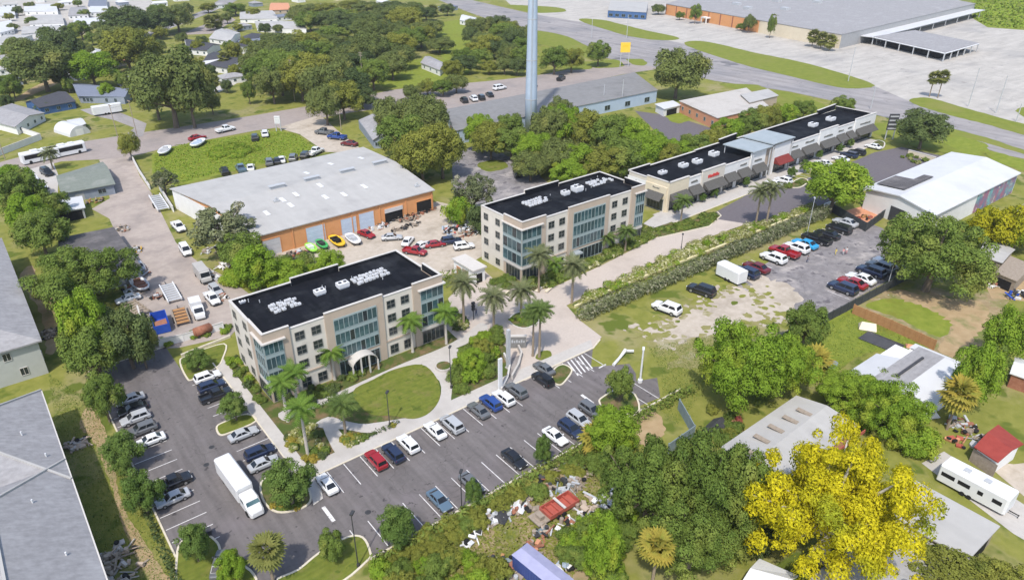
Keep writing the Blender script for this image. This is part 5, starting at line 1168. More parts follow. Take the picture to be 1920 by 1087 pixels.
def cloud_mesh(name, V, N, m):
    me = bpy.data.meshes.new(name); n = len(V)//4
    me.vertices.add(len(V)); me.vertices.foreach_set('co', V.astype(np.float32).ravel())
    me.loops.add(n*4); me.loops.foreach_set('vertex_index', np.arange(n*4,dtype=np.int32))
    me.polygons.add(n); me.polygons.foreach_set('loop_start', np.arange(0,n*4,4,dtype=np.int32))
    me.polygons.foreach_set('use_smooth', np.ones(n,dtype=bool))
    me.update(calc_edges=True); me.materials.append(MATS[m])
    me.normals_split_custom_set_from_vertices(N.tolist())
    return me
def crown_lobes(seed, ratio, zc, rz, n, lr, spread=(.48,.84)):
    rg = random.Random(seed); out = []
    for i in range(n):
        z = 1-2*(i+.5)/n; z = max(z, -.6); a = i*2.39996+rg.uniform(-.6,.6); rxy = math.sqrt(max(0,1-z*z)); q = rg.uniform(*spread)*(1+.10*math.sin(3*a+seed))
        out.append((math.cos(a)*rxy*q, math.sin(a)*rxy*q, zc+z*rz*q*1.02, rg.uniform(*lr)*(1.15-.3*q)))
    for i in range(max(2,n//6)): out.append((rg.uniform(-.3,.3), rg.uniform(-.3,.3), zc+rg.uniform(-.2,.3)*rz, rg.uniform(lr[0],lr[1])*1.1))
    return out
# kind: (leaf material, height/radius ratio, crown centre, crown half height, lobes, lobe radius, leaves, leaf size)
KIND = dict(oak=('leaf_oak',1.55,.90,.62,40,(.17,.31),18750,0.0370), mid=('leaf_mid',1.9,1.06,.80,38,(.17,.31),17500,0.0370), bright=('leaf_bright',1.9,1.04,.82,40,(.17,.31),18750,0.0361),
            dark=('leaf_dark',1.9,1.05,.82,38,(.17,.31),17500,0.0370), olive=('leaf_olive',1.9,1.04,.80,38,(.17,.30),17500,0.0370), lot=('leaf_lot',2.1,1.14,.92,40,(.18,.31),18750,0.0361),
            yellow=('leaf_yellow',1.1,.62,.46,150,(.06,.14),75000,0.0142), lime=('leaf_lime',1.3,.66,.56,40,(.12,.26),15000,0.0361), big=('leaf_mid',1.3,.74,.52,84,(.09,.22),45000,0.0215), bigbright=('leaf_bright',1.3,.72,.54,80,(.10,.22),45000,0.0215), bigdark=('leaf_bigdark',1.3,.72,.54,84,(.09,.22),45000,0.0215),
            airy=('leaf_grey',1.8,1.05,.70,30,(.11,.20),5750,0.0387), bush=('leaf_mid',1.3,.58,.62,20,(.22,.40),6500,0.0533), bushb=('leaf_bright',1.3,.58,.62,20,(.22,.40),6500,0.0533), bushy=('leaf_olive',1.3,.58,.62,20,(.22,.40),6500,0.0533), bushd=('leaf_dark',1.3,.58,.62,20,(.22,.40),6500,0.0533))
PROTO = {}
def trunk_mesh(seed, ratio, zc, lobes, m='bark'):
    rg = random.Random(seed); b = MB(); top = Vector((rg.uniform(-.05,.05), rg.uniform(-.05,.05), zc*.62))
    b.tube((0,0,-.02),(top*.5),.075,.056,8,cap=False); b.tube(top*.5, top,.056,.042,8,cap=False)
    for l in lobes[::max(1,len(lobes)//22)]:
        e = Vector(l[:3]); e = e+(e-top).normalized()*l[3]*.45; s = top*rg.uniform(.6,1); mid = s+(e-s)*.5+Vector((rg.uniform(-.05,.05),rg.uniform(-.05,.05),.05))
        b.tube(s,mid,.030,.019,5,cap=False); b.tube(mid,e,.019,.005,5,cap=False)
    return b.mesh('trunk', m)
def proto(kind, v):
    if (kind, v) not in PROTO:
        m, ratio, zc, rz, nl, lr, nf, sz = KIND[kind]; sd = hash((kind, v)) & 0 + 0
        sd = sum(ord(c) for c in kind)*7+v*31
        big = kind in ('yellow','big','bigbright','bigdark')
        lob = crown_lobes(sd, ratio, zc, rz, nl, lr, (.45,1.0) if big else (.48,.86))
        V, N = leaf_cloud(sd, lob, nf, sz)
        f = 1/np.percentile(np.hypot(V[:,0],V[:,1]), 98); V[:,:2] *= f; ratio = float(np.percentile(V[:,2], 99.8)); lob = [(l[0]*f,l[1]*f,l[2],l[3]) for l in lob]
        PROTO[(kind, v)] = (cloud_mesh('crown', V, N, m), trunk_mesh(sd, ratio, zc, lob, 'pale_bark' if kind == 'yellow' else 'bark'), ratio)
    return PROTO[(kind, v)]
_tc = [0]
def tree(base, topy, rpx, kind, label, group=None, name='tree', hmax=None):
    bx = base[0]; h = tall(bx, base[1], topy)
    for _ in range(8):                    # the crown, not the foot, stands at the surveyed column; its far rim sets the top row
        g = G(bx, base[1]); s = scale_at((g.x, g.y, h*.6)); r = rpx/s; aw = Vector((g.x, g.y, 0)).normalized()
        row = min(PJ((g.x, g.y, h))[1], PJ((g.x+aw.x*r*.72, g.y+aw.y*r*.72, h*.80))[1])
        h = max(1.2, h+(row-topy)/s*.8); bx += base[0]-PJ((g.x, g.y, h*.6))[0]
    g = G(bx, base[1]); s = scale_at((g.x, g.y, h*.6)); r = rpx/s
    _tc[0] += 1; cr, tr, ratio = proto(kind, _tc[0]%3)
    t = thing(name, label, 'tree', (g.x, g.y, 0), rnd.uniform(0, 6.28), group, (r, r, h/ratio))
    link('trunk', tr, t); link('crown', cr, t)
    return t
_sc = [0]
def shrub(p, r, h, kind, label, group=None, name='shrub'):
    _sc[0] += 1; cr, tr, ratio = proto(kind, _sc[0]%3)
    g = G(*p) if len(p) == 2 else Vector(p)
    o = link(name, cr, None, (g.x, g.y, -.05*h), (0,0,rnd.uniform(0,6.28)), (r, r, h/ratio))
    return tag(o, label, 'shrub', group)
for row in [
 # trees of the office park lot
 ((226,884),812,37,'lot','round dark green lot tree left of the white parked car'), ((263,966),886,42,'lot','round lot tree beside the black pickup in the left row'),
 ((361,1052),980,34,'lot','round tree on the bottom left planting island'), ((432,1092),1036,30,'bright','bright bushy tree at the bottom edge by the hidden car'),
 ((541,948),862,50,'lot','broad round tree on the mulched island beside the white truck'), ((742,1022),945,40,'lot','round bright tree at the near kerb of the lot'),
 ((437,788),737,27,'lot','small tree on the slim kerbed island'), ((368,694),655,25,'lot','small tree on the grass at the top of the west lot'),
 ((620,1052),996,28,'mid','loose small tree on the bottom centre island'), ((886,948),900,18,'lot','slim columnar tree at the near kerb of the lot'), ((1019,874),817,19,'lot','slim columnar tree beside the white car of the near row'),
 ((885,705),655,26,'bright','bright broad leaved tree in the plaza garden'), ((905,668),635,20,'olive','yellowish tree in the plaza garden'),
 ((1165,755),690,26,'mid','tree on the right hand end island of the lot'),
 # belt on the left
 ((160,700),545,45,'bright','lime green tree at the top of the left tree clump'), ((232,690),580,56,'dark','dark tree on the right side of the left tree clump'), ((170,720),610,55,'mid','leafy tree at the front of the left tree clump'), ((205,650),590,45,'dark','tree in the middle of the left tree clump'),
 ((190,790),706,36,'mid','tree below the left tree clump at the lot corner'), ((262,690),610,30,'oak','greyish tree at the right edge of the left tree clump'),
 ((145,572),464,98,'big','very wide tree covering the flat dark store'), ((72,484),396,48,'mid','tree between apartment block and dark flat store'), ((40,420),320,48,'mid','tree at left edge below the buses'), ((92,420),362,36,'mid','tree beside the white carport'), ((25,375),312,36,'bright','tree at left edge beside the parked white cars'), ((52,450),362,40,'bright','tree second row left of the carport'),
 ((240,300),248,20,'olive','small rounded tree at the top of the alley yard'),
 # around the warehouse
 ((415,480),388,66,'airy','sparse pale tree in front of the warehouse end'), ((452,505),440,46,'mid','green tree below the sparse pale tree'), ((475,545),465,46,'bright','bright tree left of the near office roof'), ((530,540),490,45,'bright','bright low tree behind the near office roof'), ((620,520),468,30,'bright','bright low tree behind the middle of the near office'), ((305,365),318,30,'airy','sparse flowering tree at the far left warehouse corner'),
 ((790,345),240,50,'olive','tall yellow green tree right of the warehouse'), ((828,335),235,45,'olive','yellow green tree between warehouse and cracked lot'), ((755,300),215,50,'mid','tree behind the warehouse roof'), ((795,262),180,48,'oak','dark tree above the yellow green pair'), ((735,250),185,42,'oak','dark tree over the grey bungalow'), ((770,330),260,42,'olive','olive tree at the warehouse right wall'), ((888,408),325,42,'airy','sparse pale tree left of the far office'), ((860,420),368,30,'bushb','bright bush at the junk yard corner'), ((905,435),380,30,'bushd','dark bush against the far office end'),
 # right of the shops
 ((1568,400),304,58,'bright','round bright tree at the end of the hedge wall'), ((1760,545),406,108,'big','very broad tree with layered crown beside the overflow lot'), ((1735,280),208,46,'dark','dark tree by the highway behind the workshop'),
 ((1862,470),392,50,'lime','yellow green bush tree beside the workshop lane'), ((1915,470),385,55,'lime','second yellow green bush tree at the right edge'),
 ((1515,655),572,38,'mid','tree at the dark fence corner of the overflow lot'),
 ((1395,755),615,92,'bigbright','large bright green tree left of the metal shed'), ((1475,735),635,70,'bigbright','large bright green tree behind the metal shed'),
 ((1600,765),695,62,'bigbright','bright hedge tree left of the white roofed house'), ((1680,815),722,66,'bigbright','bright hedge tree in front of the white roofed house'),
 ((1575,1050),822,172,'yellow','huge bright yellow flowering tree'), ((1220,985),818,98,'bigdark','large dark tree left of the yellow one'), ((1335,995),828,95,'bigdark','large dark tree next to the yellow one'), ((1300,1065),930,95,'bigdark','large dark tree at the bottom edge'), ((1400,1010),850,55,'mid','tree between the dark trees and the yellow one'),
 ((1150,860),765,48,'bright','bright tree at the right end of the near car row'), ((1835,770),640,42,'bright','tree right of the white roofed house'), ((1893,690),580,42,'bright','tree at the right edge above the small white shed'), ((1860,720),650,34,'mid','tree below the dirt path'),
 ((1130,1090),960,40,'bright','tree left of the golden palm at the bottom'), ((1790,1110),1040,80,'olive','pale green bushes at the bottom right corner'), ((1880,1120),1055,60,'olive','pale bushes at the far bottom right'),
 # top left
 ((75,172),82,62,'oak','big spreading oak above the blue house'), ((40,120),70,30,'oak','oak at the left edge of the trailer park'), ((150,75),40,22,'mid','small tree between mobile homes'), ((210,95),48,34,'oak','oak at the corner of the trailer park'), ((112,140),52,42,'dark','dark oak behind the spreading oak'), ((170,165),96,44,'bright','bright green round tree behind the slate roofed house'), ((235,140),55,48,'olive','olive tree in the middle of the upper left'), ((240,75),10,50,'dark','dark tree at the top left'), ((285,68),18,38,'dark','dark tree by the far street'), ((330,60),8,36,'oak','tree above the far street'),
 ((312,240),92,78,'oak','huge oak beside the branch road'), ((285,225),125,42,'mid','tree at left side of the huge oak'), ((350,240),110,45,'oak','tree at right side of the huge oak'), ((465,196),152,13,'mid','small lone tree on the roadside lawn'), ((440,30),6,24,'mid','round tree by the tan drive'),
 ((80,210),192,16,'dark','small dark tree beside the blue house'), ((198,190),155,15,'bright','bright young tree in front of the slate roofed house'), ((12,190),140,24,'mid','tree at the left edge above the gable house'),
 ((395,215),172,18,'oak','low tree beside the huge oak'), ((265,130),72,40,'olive','olive tree behind the huge oak'), ((370,100),75,14,'olive','small tree behind the dark roofed houses'),
 # right of the cross street and by the highway
 ((1272,185),94,52,'oak','wide dark oak beside the highway'), ((1122,125),78,24,'mid','round roadside tree by the gold sign'), ((1040,140),88,28,'mid','tree left of the gold sign at the roadside'), ((1072,136),92,24,'olive','tree between the water tower and the gold sign'),
 ((1580,215),182,25,'mid','tree behind the far end of the shops'), ((1305,45),8,12,'mid','small tree in front of the orange wall'), ((1275,38),22,9,'mid','smallest tree in front of the orange wall'), ((1405,62),28,13,'oak','second small tree in front of the orange wall'), ((1390,58),44,10,'mid','low bush tree in front of the orange wall'), ((1447,72),28,8,'mid','small tree at the end of the orange wall'), ((1235,28),8,14,'oak','small tree by the blue store'),
 ((1345,95),0,0,'mid','x')]:
    if row[2]: tree(*row)
# dense tree belts: trees nobody could tell apart share a label and a group
TONE = dict(oak='dull green', dark='dark green', mid='mid green', olive='yellowish green', bright='bright green')
def belt(rows, kinds, label, group, jx=5):
    for i, (x, y, ty, r) in enumerate(rows): tree((x+rnd.uniform(-jx,jx), y), ty, r, kinds[i%len(kinds)], TONE[kinds[i%len(kinds)]]+' '+label, group)
belt([(900,285,225,34),(925,300,232,38),(960,300,238,40),(1000,318,250,40),(1045,330,262,42),(1085,335,270,40),(1130,340,275,42),(1170,335,262,42),(1210,325,255,40),(1025,290,200,36),(1060,285,196,38),(1100,290,205,40),(1145,300,215,42),(1185,300,222,40),(1050,250,184,32),(1225,315,245,34),(1250,320,270,30),(960,270,214,30),(895,260,214,26),(1000,340,285,36),(1060,350,300,34)],
     ['bright','olive','mid','bright','oak'], 'tree in the dense grove between the water tower and the shops', 'trees of the grove behind the offices')
belt([(1270,312,262,30),(1300,300,252,32),(1335,290,240,32),(1370,275,222,32),(1405,262,205,30),(1440,248,196,28),(1475,240,196,24),(1510,225,188,22)], ['bright','mid','olive'], 'tree in the hedge row along the back of the shops', 'trees along the back of the shops')
belt([(495,120,72,40),(540,140,80,42),(590,130,75,42),(640,130,88,40),(560,190,105,46),(610,200,118,48),(650,195,128,42),(520,180,105,38),(690,130,60,40),(740,110,62,40),(690,90,30,38),(650,75,38,34),(770,95,52,34),(800,70,40,34),(760,60,15,36),(720,45,12,34),(620,60,20,34),(580,60,22,30),(555,45,14,24),(610,28,6,30),(690,25,4,28),(740,22,2,28),(700,170,110,34),(730,150,100,32),(640,225,150,38),(605,235,160,34),(680,205,165,26),(510,150,90,34),(470,140,98,28),(440,120,80,16),(820,100,70,30),(800,40,14,22),(480,165,110,34),(530,110,62,34),(570,105,58,36),(615,100,66,36),(665,110,75,36),(715,120,80,36),(750,130,85,32),(590,165,98,40),(630,160,105,40),(670,150,100,38),(540,165,95,40),(505,195,128,34),(790,90,50,28),(735,80,42,34),(680,60,24,34),(640,45,16,32),(575,30,8,28),(660,20,0,28),(770,30,6,30),(715,70,36,32),(630,85,48,32)],
     ['oak','dark','mid','oak','olive'], 'tree in the wooded belt along the top', 'trees of the upper wooded belt')
belt([(905,70,32,28),(940,85,42,28),(965,100,52,28),(920,110,66,28),(960,125,80,26),(900,130,92,24),(870,140,105,26),(850,150,112,22),(945,140,108,20),(985,130,86,22),(880,85,50,18),(915,140,112,18),(860,175,140,22),(835,180,150,22),(930,65,30,24),(955,75,40,26),(985,85,48,24),(975,110,70,26),(940,112,74,26),(890,112,78,24),(905,98,60,26),(870,120,90,22),(970,142,108,20),(800,180,150,20),(775,190,160,18)], ['oak','mid','dark','olive'], 'tree in the wooded corner left of the highway', 'trees of the wooded corner by the highway')
belt([(20,60,44,12),(60,48,32,12),(125,70,48,16),(110,20,6,12),(185,60,40,16),(160,34,18,12),(35,30,12,10),(215,40,16,20),(265,48,24,20),(300,30,8,20),(350,30,8,18),(390,25,6,16),(70,110,76,20),(10,110,84,16),(500,66,44,14),(450,60,44,10),(340,84,62,12),(430,100,76,12),(480,110,84,14),(365,140,108,16),(240,100,66,22),(205,130,96,20),(130,118,84,22),(480,36,16,14),(520,62,46,12),(780,24,4,18),(840,30,8,16),(20,185,150,20),(185,140,104,20),(265,165,128,20),(270,205,165,18),(150,150,120,18),(110,165,132,16),(225,165,135,14),(420,175,150,12),(440,150,122,14),(300,100,74,18),(345,110,84,14),(380,90,68,12),(215,85,58,16),(160,110,80,16),(30,95,70,14),(90,92,66,14),(465,95,70,14),(500,90,62,16),(130,175,145,14),(60,150,118,16),(100,118,88,16),(250,185,150,16),(335,150,120,16),(395,150,122,14),(300,75,50,16),(420,45,24,12),(175,85,60,14),(80,70,50,12),(20,40,24,10),(60,20,4,10),(140,14,0,10),(5,205,178,14)],
     ['oak','mid','dark','olive'], 'small tree among the houses of the far neighbourhood', 'trees among the far houses')
# ------------------------------------------------------------------ palms
def frond_mesh(kind):
    b = MB(); n = 12
    droop = dict(date=(.42,.78), royal=(.45,1.02), coco=(.38,.9))[kind]; lw = dict(date=.19, royal=.26, coco=.24)[kind]
    pt = lambda t: Vector((t*(1-.12*t), 0, droop[0]*t-droop[1]*t*t))
    for i in range(n):
        t = .12+.88*i/(n-1); p = pt(t); q = pt(min(1,t+.07))
        l = lw*math.sin(math.pi*(.16+.78*t))**.8
        for s in (-1,1):
            e = p+Vector((.10+.05*t, s*l, -l*(.22 if kind == 'date' else .5)))
            b.add([p,q,e+Vector((.03,0,0)),e-Vector((.02,0,0))],[(0,1,2,3)])
    for i in range(3): b.add([pt(i/3)+Vector((0,-.012,0)),pt((i+1)/3)+Vector((0,-.008,0)),pt((i+1)/3)+Vector((0,.008,0)),pt(i/3)+Vector((0,.012,0))],[(0,1,2,3)])
    return b
FR = {}
def frond(kind, m):
    if (kind, m) not in FR: FR[(kind,m)] = frond_mesh(kind).mesh('frond', m)
    return FR[(kind, m)]
def fan_mesh(m):
    if ('fan', m) not in FR:
        b = MB(); n = 11
        b.add([(0,-.02,0),(.5,-.015,.12),(.5,.015,.12),(0,.02,0)],[(0,1,2,3)])
        for i in range(n):
            a = rad(-105+210*i/(n-1)); c = Vector((.5,0,.12)); d = Vector((math.cos(a), math.sin(a), -.25-.2*abs(math.sin(a)))); p = Vector((-d.y, d.x, 0))*.075
            b.add([c, c+d*.32+p, c+d*.56, c+d*.32-p],[(0,1,2,3)])
        FR[('fan',m)] = b.mesh('frond', m)
    return FR[('fan', m)]
PT = {}
def ptrunk(kind, m):
    if (kind,m) not in PT:
        b = MB(); n = 8; prof = dict(date=[(0,1.3),(.06,1.0),(.5,.95),(.9,1.0),(.97,1.5),(1.0,.8)], royal=[(0,1.5),(.1,1.2),(.4,1.15),(.78,.85),(.80,.75),(1.0,.55)], sabal=[(0,1.1),(.3,1),(.9,1),(1,1.3)])[kind]
        b.loft([[(r*math.cos(2*math.pi*i/n), r*math.sin(2*math.pi*i/n), z) for i in range(n)] for z, r in prof]); PT[(kind,m)] = b.mesh('trunk', m)
    return PT[(kind,m)]
def palm(base, topy, kind, label, fl=None, n=34, leaf=None, group=None, lean=0):
    g = G(*base); h = tall(base[0], base[1], topy)
    t = thing('palm_tree', label, 'palm tree', (g.x,g.y,0), rnd.uniform(0,6.28), group)
    if lean: t.rotation_euler = (lean, 0, t.rotation_euler[2])
    tk, bark, rad_ = dict(date=('date','palm_bark',.26), royal=('royal','pale_bark',.22), coco=('royal','palm_bark',.2), sabal=('sabal','palm_bark',.2))[kind]
    fl = fl or dict(date=3.3, royal=2.6, coco=2.6, sabal=1.5)[kind]
    n = 24 if kind == 'royal' else n
    hc = max(.8, h-fl*dict(date=.34,royal=.25,coco=.22,sabal=.8)[kind])
    link('trunk', ptrunk(tk, bark), t, None, None, (rad_, rad_, hc))
    m = leaf or dict(date='leaf_date', royal='leaf_royal', coco='leaf_palm', sabal='leaf_sabal')[kind]
    for i in range(n):
        a = i*2.39996; u = i/(n-1)
        if kind == 'sabal': me = fan_mesh(m); tilt = rad(75-150*u+rnd.uniform(-8,8))
        else: me = frond(kind, m); tilt = rad(62-(88 if kind == 'date' else 70)*u+rnd.uniform(-7,7))
        link('frond', me, t, (0,0,hc), (rnd.uniform(-.2,.2), -tilt+ (rad(8) if kind != 'sabal' else 0), a), (fl*rnd.uniform(.9,1.08),)*3)
    return t
for row in [
 ((870,612),522,'date','tall date palm beside the near office corner'), ((926,624),548,'date','date palm standing alone in front of the paver plaza'), ((977,598),536,'date','full date palm on the round plaza island'), ((1011,670),575,'coco','palm on the small grass oval of the plaza'), ((999,668),583,'coco','slim palm left of the grass oval'),
 ((1010,548),470,'date','date palm at the corner of the far office'), ((1072,568),490,'date','date palm beside the far office drive'), ((837,645),580,'royal','palm in front of the right corner of the near office'), ((774,660),596,'royal','palm in front of the near office seg between bay and corner'), ((628,712),655,'royal','palm left of the entrance arch'),
 ((560,770),692,'royal','tall palm at the left corner bed'), ((540,790),712,'royal','palm left of the tall corner palm'), ((578,856),758,'royal','palm with pale trunk beside the front walk'), ((648,812),752,'coco','small palm left of the oval lawn'),
 ((1134,470),440,'coco','palm in the bed of the far office left'), ((1172,470),430,'coco','palm in the bed of the far office right'), ((1276,418),372,'coco','palm in front of the cream shop corner'), ((1416,425),352,'date','tall palm at the shops lot left'), ((1436,424),345,'date','tall palm at the shops lot right'),
 ((100,318),282,'date','palm in front of the parked buses'), ((1040,515),488,'royal','small palm left of the date palm by the far office')]:
    palm(*row)
for row in [
 ((513,1092),1010,'sabal','fan palm at the bottom edge of the lot island'), ((1222,1100),1002,'sabal','golden fan palm at the bottom beside the dark trees'), ((1775,805),712,'sabal','golden fan palm in front of the white roofed house'), ((1520,700),655,'sabal','small golden palm behind the bright green tree'),
 ((1742,182),134,'sabal','left palm of the pair by the white lot'), ((1758,184),133,'sabal','right palm of the pair by the white lot'), ((1522,88),56,'sabal','left palm of three by the pale store wall'), ((1538,92),62,'sabal','middle palm of three by the pale store wall'), ((1554,96),66,'sabal','right palm of three by the pale store wall'),
 ((424,128),98,'sabal','fan palm in front of the dark roofed house'), ((405,175),140,'sabal','fan palm at the narrow drive'), ((395,58),30,'sabal','left palm by the tan drive'), ((410,54),28,'sabal','right palm by the tan drive'), ((812,32),10,'sabal','fan palm at the top edge'), ((720,258),222,'sabal','fan palm over the grey bungalow'), ((1448,52),28,'sabal','palm at the orange wall end'),
 ((1120,850),800,'sabal','golden palm by the near hedge')]:
    lf = 'leaf_golden' if 'golden' in row[3] else None
    s = scale_at(G(*row[0])); palm(row[0], row[1], 'sabal', row[3], fl=(30 if 'bottom' in row[3] or 'golden' in row[3] else 11)/s*(1.25), n=34, leaf=lf)
# ------------------------------------------------------------------ hedges (one continuous planted mass each)
def hedge(a, b, w, h, m, label, dens=26, size=.2, z0=0):
    a = Vector(a); b = Vector(b); e = b-a; L = e.length; t = e.normalized(); n = Vector((-t.y,t.x,0)); lobes = []
    k = int(L/(w*.42)); rg = random.Random(int(L*7))
    for i in range(k+1):
        p = a+e*(i/k)+n*rg.uniform(-.12,.12)*w
        for zz in ((.45,) if h < 1.6 else (.3,.72)): lobes.append((p.x, p.y, z0+h*zz+rg.uniform(-.08,.08)*h, w*rg.uniform(.46,.6)))
    V, N = leaf_cloud(int(L*13), lobes, int(L*dens*max(1,h/1.5)), size, squash=min(1.0,h/w*.6))
    o = link('hedge', cloud_mesh('hedge', V, N, m)); return tag(o, label, 'hedge')
hedge((92.6,91.0,0),(182,91.2,0),3.0,3.0,'leaf_grey','long flowering hedge along the yellow wall',120,.22)
hedge((5.4,66,0),(5.7,96,0),1.1,1.3,'leaf_dark','clipped dark hedge along the west side of the lot',40,.2)
hedge((27,61.5,0),(90,61.4,0),1.8,1.8,'leaf_mid','rough hedge along the near kerb of the lot',46,.24)
hedge((8,136.2,0),(27,135.2,0),1.2,1.0,'leaf_mid','low hedge at the top of the west lot',36,.18)
hedge((68.5,126.5,0),(84,123.2,0),2.2,2.2,'leaf_mid','green hedge behind the service pavilion',46,.24)
a, b = G(655,835), G(745,795); hedge((a.x,a.y,0),(b.x,b.y,0),1.0,1.0,'leaf_dark','clipped hedge between the oval lawn and the front walk',40,.16)
a, b = G(590,768), G(632,748); hedge((a.x,a.y,0),(b.x,b.y,0),1.0,1.0,'leaf_dark','clipped hedge along the office footpath',40,.16)
# ------------------------------------------------------------------ shrubs
def scatter(poly, n, r, h, kinds, label, group, seed=1):
    P = px(*poly); xs = [p.x for p in P]; ys = [p.y for p in P]; rg = random.Random(seed); c = 0
    def inside(x, y):
        f = False
        for i in range(len(P)):
            a, b = P[i], P[i-1]
            if (a.y > y) != (b.y > y) and x < (b.x-a.x)*(y-a.y)/(b.y-a.y)+a.x: f = not f
        return f
    for _ in range(n*40):
        if c >= n: break
        x, y = rg.uniform(min(xs),max(xs)), rg.uniform(min(ys),max(ys))
        if inside(x, y): q = rg.uniform(.7,1.3); shrub((x,y,0), r*q, h*q, rg.choice(kinds), label, group); c += 1
def cover(poly, n, r, h, m, label, seed, leaves=220, size=.17):      # planting nobody could count, as one mass
    P = px(*poly); xs = [p.x for p in P]; ys = [p.y for p in P]; rg = random.Random(seed); lobes = []
    def inside(x, y):
        f = False
        for i in range(len(P)):
            a, b = P[i], P[i-1]
            if (a.y > y) != (b.y > y) and x < (b.x-a.x)*(y-a.y)/(b.y-a.y)+a.x: f = not f
        return f
    for _ in range(n*40):
        if len(lobes) >= n: break
        x, y = rg.uniform(min(xs),max(xs)), rg.uniform(min(ys),max(ys))
        if inside(x, y): q = rg.uniform(.6,1.4); lobes.append((x,y,.1+h*.35*q,r*q))
    V, N = leaf_cloud(seed, lobes, n*leaves, size, squash=h/r*.6)
    o = link('ground_cover', cloud_mesh('ground_cover', V, N, m)); tag(o, label, 'planting', kind='stuff')
KIND['flower'] = ('leaf_flower',1.3,.58,.62,12,(.30,.46),1300,.12); KIND['lowgreen'] = ('leaf_mid',1.3,.58,.62,12,(.30,.46),1300,.12); KIND['lowdark'] = ('leaf_dark',1.3,.58,.62,12,(.30,.46),1300,.12); KIND['lowlime'] = ('leaf_weed',1.3,.58,.62,12,(.30,.46),1300,.12); KIND['lowred'] = ('leaf_golden',1.3,.58,.62,12,(.30,.46),1300,.12)
cover([(1078,570),(1180,517),(1310,457),(1440,416),(1522,388),(1526,394),(1440,428),(1152,544),(1092,574)], 190, 1.05, 1.2, 'leaf_flower', 'pale flowering shrubs in the strip between wall and paver drive', 31)
cover([(1078,570),(1180,517),(1310,457),(1440,416),(1522,388),(1526,394),(1440,428),(1152,544),(1092,574)], 70, 1.0, 1.3, 'leaf_weed', 'lime green shrubs in the strip between wall and paver drive', 32)
cover([(988,545),(1035,538),(1085,514),(1130,494),(1232,443),(1215,428),(1130,478),(1075,502),(990,532)], 120, .95, 1.1, 'leaf_mid', 'low green planting in front of the far office', 33)
cover([(988,545),(1035,538),(1085,514),(1130,494),(1232,443),(1215,428),(1130,478),(1075,502),(990,532)], 45, .8, .9, 'leaf_flower', 'pale flowering planting in front of the far office', 34)
cover([(1222,436),(1300,412),(1325,402),(1345,405),(1330,420),(1240,442)], 50, .9, .8, 'leaf_mid', 'low planting between far office and shops lot', 35)
scatter([(515,800),(540,790),(590,800),(625,858),(575,868),(550,850)], 28, .8, .9, ['lowgreen','lowdark','lowred','flower'], 'shrub in the corner bed left of the stepped path', 'shrubs of the left corner bed', 6)
scatter([(640,815),(690,812),(740,800),(738,798),(650,842)], 22, .75, .8, ['lowgreen','lowred','flower'], 'shrub in the bed below the oval lawn', 'shrubs below the oval lawn', 7)
scatter([(500,745),(555,770),(640,735),(700,700),(690,694),(600,725),(540,745)], 30, .85, 1.2, ['lowgreen','lowdark'], 'dark shrub against the front of the near office', 'foundation shrubs of the near office', 8)
scatter([(430,680),(445,670),(520,775),(505,780)], 18, .9, 1.1, ['lowgreen','lowlime','lowdark'], 'shrub between west footpath and near office', 'shrubs along the west footpath', 9)
scatter([(848,700),(862,665),(900,632),(940,630),(940,665),(935,700),(860,745)], 34, 1.5, 2.3, ['bushb','bush','lowlime','bush'], 'leafy shrub in the garden beside the plaza ramp', 'shrubs of the plaza garden', 10)
scatter([(845,560),(868,600),(880,612),(860,628),(836,600)], 18, .9, 1.2, ['lowgreen','lowdark','flower'], 'shrub at the right corner of the near office', 'shrubs at the right corner of the near office', 11)
scatter([(955,602),(980,612),(1005,604),(995,592),(965,590)], 12, .7, .8, ['lowgreen','lowlime'], 'shrub on the round plaza island', 'shrubs on the round plaza island', 12)
scatter([(915,530),(950,520),(985,530),(960,548),(930,540)], 16, .9, 1.3, ['lowgreen','bush'], 'shrub beside the left corner of the far office', 'shrubs at the left corner of the far office', 13)
scatter([(500,945),(525,958),(565,955),(578,935),(540,950)], 14, .55, .6, ['lowred','lowgreen'], 'low shrub under the island tree by the truck', 'shrubs under the island tree', 14)
scatter([(705,1060),(760,1030),(850,985),(940,940),(1000,910),(1080,870),(1100,885),(1000,935),(900,985),(830,1030),(760,1080)], 34, 1.3, 1.6, ['bush','bushy','bushy'], 'rough bush between the lot hedge and the scrap yard', 'bushes by the scrap yard', 15)
scatter([(700,1087),(840,1040),(900,1050),(960,1080),(900,1120),(700,1120)], 26, 1.6, 2.6, ['bushb','bushy','bush'], 'bright bush at the bottom edge left of the scrap yard', 'bushes at the bottom edge', 16)
scatter([(1070,1000),(1140,960),(1200,1000),(1160,1087),(1080,1100),(1050,1060)], 22, 1.7, 2.2, ['bushb','bush'], 'bush in the overgrown corner by the container', 'bushes by the container', 17)
cover([(400,285),(440,272),(480,272),(490,285),(430,300),(390,300)], 30, 2.2, 1.3, 'leaf_weed', 'rank weed clumps in the weedy lot', 36, 500, .2)
scatter([(430,520),(480,480),(520,500),(600,490),(640,500),(560,530),(440,560)], 18, 2.6, 2.8, ['bushb','bush'], 'bush behind the near office along the junk yard', 'bushes behind the near office', 19)
scatter([(1325,770),(1390,790),(1380,840),(1340,830)], 10, 1.3, 1.8, ['bushy','bush'], 'bush beside the blue grey fence', 'bushes beside the blue grey fence', 20)
scatter([(1560,735),(1640,720),(1720,770),(1740,830),(1700,870),(1600,800)], 20, 2.4, 3.8, ['bushb','bushb','bush'], 'bright bush in the hedge beside the white roofed house', 'bushes beside the white roofed house', 22)
